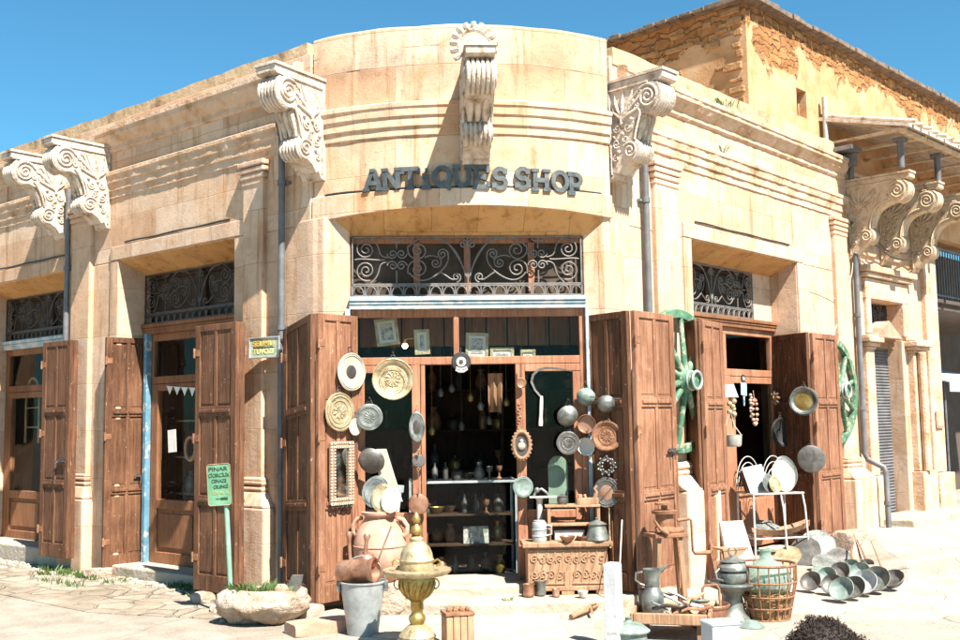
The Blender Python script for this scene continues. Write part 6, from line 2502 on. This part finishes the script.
for i, (x, y, z, rz, mt, lab) in enumerate(((-.02, -.08, .215, .6, 'pewter', 'grey metal scoop lying at the front of the wooden tray next to the jug'),
                                            (.06, .07, .235, -.2, 'galv', 'shiny scoop lying across the middle of the wooden tray'),
                                            (.16, -.05, .225, 1.0, 'copper', 'copper scoop heaped at the end of the wooden tray'),
                                            (.10, .14, .255, .2, 'pewter', 'pewter scoop at the back of the wooden tray nearest the hand press'))):
    scoop(TY @ Matrix.Translation((x, y, z)) @ Matrix.Rotation(rz, 4, 'Z') @ Matrix.Rotation(.25, 4, 'Y'), .17, .055, mt, lab)
for i, (x, y, rz, mt, lab) in enumerate(((.15, -.14, .4, 'rust', 'rusty curved iron bar sticking out over the corner of the wooden tray'), (.0, -.16, -.3, 'dark_iron', 'dark iron bar lying along the edge of the wooden tray'), (.15, .08, 1.3, 'old_wood', 'short wooden stick lying on the scoops'))):
    m = MB()
    m.tube([(-.14, 0, .0), (-.03, .02, .03), (.08, 0, .02), (.15, -.04, .05)], [.012, .014, .013, .010], 7)
    single(m, 'iron_bar' if mt != 'old_wood' else 'stick', MT[mt], lab, 'bar' if mt != 'old_wood' else 'stick', TY @ Matrix.Translation((x, y, .19 + .02 * i)) @ Matrix.Rotation(rz, 4, 'Z'), smooth=50)
for i in range(5):
    lathed('cup', ty_pt(.02 + .05 * i, -.13 + .05 * (i % 3), .175 + .035 * (i % 2)), [(0, 0), (.03, 0), (.038, .05), (.033, .05), (0, .01)], ('copper', 'brass_pale', 'pewter', 'copper', 'rust')[i],
           ('small copper cup lying nearest the jug on the heaped tray', 'small brass cup on the heaped tray', 'small pewter cup in the middle of the heap on the tray', 'second copper cup lying far from the jug on the heaped tray', 'small rusty cup at the far corner of the heaped tray')[i], 'cup', 16, tilt=(.9 + i, 'X'))
p = on_ground(629, 645, 0)
lathed('covered_pot', (p.x, p.y, 0), [(0, 0), (.125, 0), (.13, .03), (.128, .09), (.15, .095), (.152, .105), (.14, .115), (.10, .145), (.03, .16), (.02, .175), (.025, .19), (0, .195)], 'verdigris', 'squat round pot with a domed greenish lid at the foot of the white bollard', 'pot', 36)

# ---- copper pail, pedestal dish with pots, wire basket with demijohn
p = on_ground(709, 627, 0)
pl = lathed('pail', (p.x, p.y, 0), [(0, 0), (.135, 0), (.14, .01), (.15, .15), (.16, .155), (.165, .17), (.155, .178), (.145, .165), (.13, .02), (0, .015)], 'copper', 'low pinkish copper pail with an upright square handle', 'pail', 32)
m = MB()
m.tube([(-.06, -.13, .165), (-.06, -.10, .30), (-.04, -.09, .325), (.05, -.09, .325), (.065, -.10, .30), (.065, -.13, .165)], .010, 7)
build(m, 'handle', MT['rust'], pl, None, smooth=50)
m = MB()
for i in range(5):
    m.tube([(-.08 + .03 * i, -.05 + .02 * i, .12), (.0 + .02 * i, .03, .185), (.07, .06 - .02 * i, .17)], [.010, .014, .008], 6)
single(m, 'tool_heap', MT['brass_pale'], 'jumble of small tan tools lying in the copper pail', 'tools', Matrix.Translation((p.x, p.y, 0)), smooth=50)
p = on_ground(733, 621, 0)
lathed('pedestal', (p.x, p.y, 0), [(0, 0), (.13, 0), (.135, .02), (.10, .06), (.085, .09), (.08, .20), (.10, .235), (.17, .265), (.185, .285), (.182, .30), (.165, .298), (.0, .285)], 'pewter', 'grey green pedestal dish on a thick stem carrying a stack of lidded pots', 'pedestal', 36)
lathed('pot', (p.x + .01, p.y, .29), [(0, 0), (.09, 0), (.115, .03), (.12, .06), (.115, .085), (.0, .09)], 'pewter', 'lower wide grey pot standing on the pedestal dish', 'pot', 30)
kk = lathed('kettle', (p.x + .015, p.y, .382), [(0, 0), (.105, 0), (.122, .015), (.12, .04), (.09, .07), (.10, .08), (.06, .10), (.02, .11), (.02, .125), (0, .13)], 'pewter', 'squat lidded kettle with a crest on top of the stack on the pedestal dish', 'kettle', 30)
m = MB()
m.tube([(-.02, 0, .125), (-.035, 0, .16), (-.02, 0, .18)], .007, 6)
m.tube([(.02, 0, .125), (.035, 0, .16), (.02, 0, .18)], .007, 6)
build(m, 'crest', MT['pewter'], kk, None)
m = MB()
m.tube([(-.11, -.03, .03), (-.15, -.05, .0), (-.14, -.06, -.05), (-.10, -.09, -.06)], .010, 7)
build(m, 'spout', MT['pewter'], kk, None)
p = on_ground(722, 628, 0)
m = MB()
m.lathe([(0, 0), (.06, 0), (.065, .006), (.03, .03), (0, .035)], 20)
single(m, 'funnel', MT['verdigris'], 'pale green metal cone lying on the ground by the copper pail', 'funnel', Matrix.Translation((p.x + .22, p.y + .0, .0)) @ Matrix.Scale(1.6, 4), smooth=40)

p = on_ground(768, 619, 0)
BK = Matrix.Translation((p.x, p.y, 0))
wb = thing('wire_basket', 'rusty iron hoop basket lined with straw holding a glass demijohn', 'basket', M=BK)
m = MB()


def bk_r(z):
    return .165 + .065 * min(1, z / .30) - .0 * z


for z in (.01, .10, .19, .30, .43):
    r = bk_r(z)
    m.tube([(r * math.cos(2 * PI * i / 36), r * math.sin(2 * PI * i / 36), z) for i in range(36)], .011 if z > .4 else .008, 6, closed=True)
build(m, 'hoop', MT['rust'], wb, None, smooth=50)
m = MB()
for i in range(18):
    a = 2 * PI * i / 18
    m.tube([(bk_r(z) * math.cos(a), bk_r(z) * math.sin(a), z) for z in (.01, .10, .19, .30, .43)], .0065, 5)
build(m, 'bar', MT['rust'], wb, None, smooth=50)
m = MB()
random.seed(8)
for i in range(900):
    a = random.random() * 2 * PI
    z = .01 + .21 * random.random() ** 1.1
    r = bk_r(z) - .012 - .03 * random.random()
    b = Vector((r * math.cos(a), r * math.sin(a), z))
    d = Vector((-math.sin(a), math.cos(a), random.uniform(-.8, .8))).normalized() * random.uniform(.03, .07)
    s = Vector((random.uniform(-1, 1), random.uniform(-1, 1), random.uniform(-1, 1))).normalized() * .004
    m.add([b - s, b + s, b + d], [(0, 1, 2)])
m.lathe([(0, .01), (.15, .01), (.19, .20), (.15, .21), (0, .2)], 24)
build(m, 'straw', plain('old_straw', [(.3, (.16, .085, .03)), (.55, (.32, .19, .08)), (.75, (.46, .32, .16))], .95, 0, 26, bscale=60, bstr=.8, dist=.02), wb, None)
m = MB()
m.lathe([(0, .20), (.13, .20), (.185, .24), (.20, .30), (.19, .36), (.14, .42), (.07, .455), (.045, .475), (.042, .53), (.052, .535), (.052, .55), (.035, .55), (.035, .47), (.12, .40), (.17, .30), (0, .22)], 32)
dj = single(m, 'demijohn', MT['demijohn'], 'pale green glass demijohn sitting in the iron hoop basket', 'bottle', BK, smooth=50)
p = on_ground(721, 650, 0)
m = MB()
m.box(-.105, .105, -.09, .09, 0, .19)
m.box(-.112, .112, -.097, .097, .175, .197)
wc = single(m, 'plastic_box', plain('bluish_white_plastic', [(.3, (.33, .36, .40)), (.6, (.42, .455, .50))], .5, 0, 6, flake=(.68, (.25, .25, .25), 16), bstr=.1), 'bluish white box with a lid standing low in front of the copper pail', 'box', Matrix.Translation((p.x, p.y, 0)) @ Matrix.Rotation(.25, 4, 'Z'), bevel=.012)
m = MB()
m.tube([(.113, -.05, .15), (.13, .0, .08), (.115, .04, .02)], .006, 6)
build(m, 'strap', MT['dark_iron'], wc)

# ---- pans, ladles and lids spread on the ground by the street door
PNR = [(0, .0), (.5, .02), (.8, .14), (.95, .38), (1.0, .55), (1.03, .56), (1.0, .60), (.90, .40), (.74, .17), (.45, .07), (0, .05)]


def ground_dish(x, y, r, n, mat, label, prof=PNR, name='pan', lift=.62, group=None):
    p = on_ground(x, y + r * 60, 0)
    n = Vector(n).normalized()
    r *= .82
    z = r * math.sqrt(max(0, 1 - n.z ** 2)) * .92 + .01
    return disc(name, (p.x, p.y, z), n, r, mat, label, 'pan' if name == 'pan' else name, prof=prof, group=group)


NN = (-.55, -.62, .62)
rows = [(813, 586, .115, 'dull_metal', 'grey ladle pan at the wire basket end of the rows on the ground'),
        (829, 581, .115, 'verdigris', 'greenish ladle pan second from the wire basket end of the rows'),
        (842, 576, .12, 'dull_metal', 'grey ladle pan in the back row with its rim upright'),
        (852.5, 572, .115, 'verdigris', 'greenish ladle pan at the back, just left of the long handles'.replace('just left of', 'next to')),
        (844, 595, .13, 'verdigris', 'greenish ladle pan at the front corner closest to the street'),
        (856, 593, .125, 'dull_metal', 'grey ladle pan second in the front row on the ground'),
        (867, 588, .14, 'galv', 'shiny ladle pan third in the front row on the ground'),
        (879, 585, .15, 'pewter', 'largest grey ladle pan standing before the dark pan with the long handle')]
for x, y, r, mt, lab in rows:
    ground_dish(x, y, r, NN, mt, lab, group='ladle pans in rows on the ground')
dp = ground_dish(894.5, 583, .135, (-.45, -.35, .82), 'dull_metal', 'dark pan at the outer end of the rows beside the long wooden handle')
ground_dish(868, 569, .10, (-.5, -.5, .7), 'pewter', 'small grey pan half hidden behind the largest ladle pan')
for x, y, r, mt, lab in ((834, 589, .115, 'dull_metal', 'dull dark ladle pan tucked between the two rows on the ground'), (862, 577, .125, 'verdigris', 'greenish ladle pan wedged between the back row and the largest pan')):
    ground_dish(x, y, r, NN, mt, lab, group='ladle pans in rows on the ground')


def long_handle(x0, y0, x1, y1, z0, z1, Y1off, mat, label, r=.009):
    a_ = on_ground(x0, y0 + 8, 0) + Vector((0, 0, z0))
    d_ = ray(x1, y1)
    b_ = EYEV + d_ * ((a_.y + Y1off) / d_.y)
    m = MB()
    m.tube([a_, a_.lerp(b_, .5) + Vector((0, 0, .012)), b_], [r * 1.3, r, r * .8], 7)
    return single(m, 'long_handle', MT[mat], label, 'handle', smooth=50)


for args in ((868, 566, 857, 540, .10, .3, .45, 'rust', 'rusty long ladle handle slanting up from the small grey pan'),
             (884, 575, 871, 541, .10, .3, .5, 'old_wood', 'longest wooden handle slanting up from the dark pan to the wall'),
             (853, 565, 851, 545, .10, .3, .35, 'rust', 'thin rusty handle standing up behind the greenish back row pan'),
             (862, 564, 854, 534, .10, .3, .5, 'old_wood', 'pale wooden handle crossing in front of the stone block')):
    long_handle(*args)
LIDN = (-.35, -.75, .55)
LIDP = [(0, .0), (.9, .0), (1, .03), (1.0, .06), (.9, .05), (.5, .09), (0, .11)]
for x, y, r, mt, lab, n in ((818, 548, .20, 'pewter', 'largest pale round lid leaning against the stone block', (-.25, -.8, .5)),
                            (806, 553, .17, 'dull_metal', 'dark grey round lid overlapping the largest lid', (-.45, -.7, .5)),
                            (827, 561, .15, 'pewter', 'grey flat lid lying tilted in front of the largest lid', (-.1, -.5, .85)),
                            (839, 556, .13, 'dull_metal', 'dark round lid beside the stone block', (-.2, -.6, .75)),
                            (788, 556, .15, 'brass_pale', 'pinkish tan lid lying nearest the wire stand', (-.4, -.5, .75)),
                            (823, 568, .11, 'verdigris', 'greenish little lid lying flat in front of the other lids', (-.1, -.3, .95))):
    ground_dish(x, y, r * 1.2, n, mt, lab, prof=LIDP, name='lid')
p = on_ground(854, 558, 0)
m = MB()
m.blob((0, 0, 0), (.24, .16, .16), .08, 1.6, 3, flat=.68, seed=31)
single(m, 'stone_block', MT['rough_stone'], 'squared stone block against the plinth behind the lids', 'stone', Matrix.Translation((p.x + .05, p.y + .15, .12)) @ Matrix.Rotation(R_(40), 4, 'Z'), smooth=45)

# ---- shaggy dark fur at the bottom edge
p = at_depth(818, 655, 5.9)
fm = thing('furry_mound', 'shaggy dark brown curly fur mound at the bottom edge of the view', 'fur', M=Matrix.Translation((p.x, p.y, 0)))
m = MB()
random.seed(3)
b0 = MB()
b0.blob((.04, 0, .22), (.215, .22, .25), .18, 1.8, 4, seed=41)
build(b0, 'body', MT['fur'], fm, None, smooth=60)
for x, y, z in b0.v:
    c = Vector((x - .04, y, z - .22)).normalized()
    if z < .10:
        continue
    for q in range(26):
        o_ = Vector((x, y, z)) + Vector((random.uniform(-.025, .025), random.uniform(-.025, .025), random.uniform(-.02, .02)))
        d = (c + Vector((random.uniform(-1.1, 1.1), random.uniform(-1.1, 1.1), random.uniform(-1.1, 1.1)))).normalized() * random.uniform(.014, .030)
        e = (d.cross(c)).normalized() * random.uniform(.006, .012)
        s_ = d.cross(Vector((random.uniform(-1, 1), random.uniform(-1, 1), .3))).normalized() * .0022
        m.add([o_ - s_, o_ + s_, o_ + d * .6 + e + s_, o_ + d * .6 + e - s_, o_ + d * .8 + e * .1], [(0, 1, 2, 3), (3, 2, 4)])
build(m, 'hair', MT['fur'], fm, None)

# ================================================================ INSIDE THE SHOP
def cw(x, y, z):
    return FC.M @ Vector((x, y, z))


CM = FC.M
dc = thing('display_case', 'glass fronted display case standing just inside the corner doorway', 'display case', M=CM @ Matrix.Translation((-.14, .62, ZF - .06)))
m = MB()
for x in (-.50, .50):
    for y in (0, .44):
        m.box(x - .012, x + .012, y - .012, y + .012, 0, .92)
for z in (.012, .90):
    for y in (0, .44):
        m.box(-.488, .488, y - .011, y + .011, z - .011, z + .011)
    for x in (-.50, .50):
        m.box(x - .010, x + .010, .012, .428, z - .010, z + .010)
build(m, 'frame', MT['galv'], dc, None)
for z in (.30, .58):
    m = MB()
    m.box(-.48, .48, .02, .42, z, z + .012)
    build(m, 'shelf', MT['dark_wood'], dc, None)
m = MB()
m.box(-.485, .485, -.003, .003, .03, .885)
build(m, 'glass_front', MT['glass'], dc, None)
m = MB()
m.box(-.485, .485, .018, .425, .905, .912)
build(m, 'glass_top', MT['glass'], dc, None)
SHAPES = [
    ('vase', [(0, 0), (.05, 0), (.07, .06), (.05, .13), (.025, .17), (.04, .20), (.03, .20), (0, .15)]),
    ('bottle', [(0, 0), (.035, 0), (.037, .12), (.014, .16), (.014, .20), (.018, .205), (0, .205)]),
    ('pot', [(0, 0), (.06, 0), (.075, .05), (.06, .09), (.07, .10), (.04, .12), (.01, .13), (.012, .15), (0, .15)]),
    ('goblet', [(0, 0), (.035, 0), (.012, .02), (.010, .07), (.035, .10), (.04, .15), (.035, .15), (0, .10)]),
    ('bowl', [(0, 0), (.04, 0), (.075, .05), (.085, .07), (.078, .07), (.04, .02), (0, .015)]),
    ('ewer', [(0, 0), (.045, 0), (.03, .02), (.06, .08), (.05, .13), (.02, .17), (.03, .22), (.022, .22), (0, .18)]),
]
IM = ['dull_metal', 'brass', 'dark_iron', 'copper', 'dark_iron', 'dull_metal', 'rust', 'rust']
random.seed(99)


def inside(x, y, z, lab, group, s=1.0):
    nm, pf = random.choice(SHAPES)
    m = MB()
    m.lathe([(a * s, b * s) for a, b in pf], 16)
    return single(m, nm, MT[random.choice(IM)], lab.replace('piece', nm), nm, CM @ Matrix.Translation((x, y, z)), group, smooth=40)


for z, tag_, nn in ((.315, 'on the lower shelf of the glass display case', 7), (.595, 'on the upper shelf of the glass display case', 7), (.02, 'on the floor of the glass display case', 6)):
    for i in range(nn):
        inside(-.14 - .42 + .84 * (i + .5) / nn + random.uniform(-.02, .02), .62 + random.uniform(.10, .34), ZF - .06 + z + .001, 'small dim piece ' + tag_, 'wares in the display case', .85)
for i in range(8):
    inside(-.14 - .42 + .84 * (i + .5) / 8, .62 + random.uniform(.10, .34), ZF - .06 + .913, 'small dark piece standing on top of the glass display case', 'wares on the display case', .8)
m = MB()
m.box(-.12, .12, 0, .005, 0, .16)
single(m, 'postcard', MT['picture'], 'faded printed card standing in the glass display case', 'card', CM @ Matrix.Translation((-.02, .70, ZF - .06 + .315)) @ Matrix.Rotation(-.2, 4, 'X'))
# dark shelving along the back wall
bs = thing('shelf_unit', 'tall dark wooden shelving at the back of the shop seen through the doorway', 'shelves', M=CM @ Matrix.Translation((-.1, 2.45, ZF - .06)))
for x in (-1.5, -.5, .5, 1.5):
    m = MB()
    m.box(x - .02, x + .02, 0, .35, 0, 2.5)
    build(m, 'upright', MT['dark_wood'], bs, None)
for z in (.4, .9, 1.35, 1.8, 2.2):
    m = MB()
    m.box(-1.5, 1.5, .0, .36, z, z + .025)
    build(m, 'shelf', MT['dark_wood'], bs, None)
for z in (.4, .9, 1.35, 1.8, 2.2):
    for i in range(11):
        inside(-.1 - 1.4 + 2.8 * (i + .5) / 11 + random.uniform(-.05, .05), 2.45 + random.uniform(.10, .25), ZF - .06 + z + .026, 'dim piece on the shelving at the back of the shop', 'wares on the back shelves', random.uniform(1.0, 1.5))
# lamps and chains hanging in the dark doorway
for i in range(9):
    x = -.42 + .095 * i
    z = random.uniform(1.35, 1.95)
    m = MB()
    m.tube([(0, 0, z), (0, 0, 2.55)], .003, 4)
    m.lathe([(0, z), (.025, z + .01), (.035, z + .05), (.015, z + .09), (0, z + .10)], 12)
    single(m, 'hanging_lamp', MT[('brass', 'pewter', 'dull_metal', 'dark_iron')[i % 4]], 'thin hanging lamp on a chain in the dark of the corner doorway', 'lamp', CM @ Matrix.Translation((x, .75 + .5 * random.random(), 0)), 'hanging lamps in the doorway', smooth=50)
m = MB()
vs = []
for i in range(9):
    for j in range(9):
        vs.append((-.07 + .14 * i / 8 * (1 - .1 * j / 8), .03 * math.sin(i * 1.6) * (.4 + j / 8), -.36 * j / 8))
fs = [(i * 9 + j, i * 9 + j + 1, (i + 1) * 9 + j + 1, (i + 1) * 9 + j) for i in range(8) for j in range(8)]
m.add(vs, fs)
single(m, 'cloth', MT['old_wood'], 'brownish cloth hanging in folds inside the top of the corner doorway', 'cloth', CM @ Matrix.Translation((.16, .35, 2.03)), smooth=70)
# pictures behind the transom
for x, y, w, h, tl, lab in ((387, 332, .21, .25, -.12, 'tilted pale framed picture behind the transom above the golden tray'),
                            (422, 342, .14, .23, -.05, 'narrow tan framed picture behind the transom beside the lit bulb'),
                            (477, 346, .21, .24, .03, 'upright pale framed picture behind the transom over the doorway'),
                            (502, 354, .22, .12, 0.0, 'low cream framed picture beside the upright one behind the transom'),
                            (528, 355, .14, .10, 0.0, 'smallest framed picture behind the transom')):
    p = FC.px(x, y, .22)
    t = thing('picture', lab, 'picture', M=CM @ Matrix.Translation(p) @ Matrix.Rotation(tl, 4, 'Y'))
    m = MB()
    f = .026
    for b_ in ((-w / 2, -w / 2 + f, -h / 2, h / 2), (w / 2 - f, w / 2, -h / 2, h / 2), (-w / 2 + f, w / 2 - f, h / 2 - f, h / 2), (-w / 2 + f, w / 2 - f, -h / 2, -h / 2 + f)):
        m.box(b_[0], b_[1], -.01, .012, b_[2], b_[3])
    build(m, 'frame', MT['brass_pale'], t, None)
    m = MB()
    m.box(-w / 2 + f, w / 2 - f, .0, .004, -h / 2 + f, h / 2 - f)
    build(m, 'mount', MT['paper'], t, None)
    m = MB()
    m.box(-w / 2 + f * 2, w / 2 - f * 2, -.004, -.0005, -h / 2 + f * 1.9, h / 2 - f * 1.9)
    build(m, 'print', MT['picture'], t, None)
pb = FC.px(405, 346, .2)
lb = thing('light_bulb', 'small lit bulb glowing between the pictures behind the transom', 'light bulb', M=CM @ Matrix.Translation(pb))
mt = bpy.data.materials.new('lit_bulb')
mt.use_nodes = True
b_ = mt.node_tree.nodes['Principled BSDF']
b_.inputs['Emission Color'].default_value = (1, .62, .30, 1)
b_.inputs['Emission Strength'].default_value = 6.0
m = MB()
m.ball((0, 0, 0), .026, 10)
build(m, 'globe', mt, lb, None, smooth=60)
m = MB()
m.tube([(0, 0, .024), (0, 0, .06)], .012, 8)
m.tube([(0, 0, .06), (.04, .02, .068), (.12, .03, .07)], .005, 5)
build(m, 'socket', MT['brass'], lb)
# wooden ceiling boards seen through the transom
m = MB()
for i in range(12):
    m.box(-1.3 + .2 * i, -1.3 + .2 * i + .185, .5, .54, 2.3, 3.2)
build(m, 'interior_boarding', MT['door_brown'], shop, CM)
# green arched mirror behind the sidelight glass
p = FC.px(558, 478, .16)
m = MB()
m.prism([(-.09, -.26), (.09, -.26)] + [(.09 * math.cos(a), .10 + .10 * math.sin(a)) for a in [PI * i / 12 for i in range(13)]], 0, .012)
single(m, 'arched_board', plain('dull_green_board', [(.3, (.12, .17, .12)), (.6, (.24, .30, .22))], .6, 0, 6, bstr=.1), 'dull green arched board behind the sidelight glass above the chest', 'board', axis_matrix(CM @ p, CN), bevel=.003)
# side door: paper bunting, notice
p0, p1 = FL.px(166, 386, DEPTH - .045), FL.px(196, 388, DEPTH - .045)
m = MB()
for i in range(4):
    a_ = p0.lerp(p1, (i + .08) / 4)
    b_ = p0.lerp(p1, (i + .92) / 4)
    c_ = (a_ + b_) / 2 - Vector((0, 0, .09))
    o_ = Vector((0, .003, 0))
    m.add([a_, b_, c_, a_ + o_, b_ + o_, c_ + o_], [(0, 1, 2), (5, 4, 3), (0, 3, 4, 1), (1, 4, 5, 2), (2, 5, 3, 0)])
m.tube([p0, p0.lerp(p1, .5) - Vector((0, 0, .004)), p1], .003, 5)
single(m, 'bunting', MT['paper'], 'string of four white paper pennants across the side door glass', 'bunting', FL.M)
p = FL.px(172, 441, DEPTH - .05)
m = MB()
m.box(-.075, .075, 0, .003, -.12, .12)
single(m, 'notice', MT['paper'], 'blank white paper notice stuck on the side door glass', 'notice', FL.M @ Matrix.Translation(p) @ Matrix.Rotation(-.08, 4, 'Y'))
# wares behind the side windows
for i in range(14):
    nm, pf = SHAPES[i % 6]
    m = MB()
    s = random.uniform(.9, 1.5)
    m.lathe([(a * s, b * s) for a, b in pf], 14)
    zz = (.85, 1.25, 1.65)[i % 3]
    single(m, nm, MT[IM[i % 8]], 'dim ' + nm + ' on the rack behind the side door glass', nm, FL.M @ Matrix.Translation((-2.7 + .12 * i, .72, zz + .001)), 'wares behind the side door', smooth=40)
rk = thing('rack', 'dark wooden rack of wares just inside the side door', 'rack', M=FL.M @ Matrix.Translation((-1.95, .62, .06)))
for z in (.77, 1.17, 1.57):
    m = MB()
    m.box(-.9, .9, 0, .25, z, z + .02)
    build(m, 'shelf', MT['old_wood'], rk)
for x in (-.9, 0, .9):
    m = MB()
    m.box(x - .02, x + .02, .0, .24, 0, 2.2)
    build(m, 'upright', MT['dark_wood'], rk)
ar = MB()
pts = []
c = FL.px(33, 400, DEPTH + .12)
for i in range(25):
    a = PI * i / 24
    pts.append(c + Vector((.17 * math.cos(a), 0, .28 * math.sin(a))))
pts = [c + Vector((.17, 0, -.55))] + pts + [c + Vector((-.17, 0, -.55))]
ar.tube(pts, .018, 8)
for z in (-.1, -.35, .1):
    ar.tube([c + Vector((-.16, 0, z)), c + Vector((.16, 0, z))], .010, 6)
single(ar, 'arched_stand', MT['old_wood'], 'tall arched wooden stand behind the glass of the far side door', 'stand', FL.M, smooth=50)
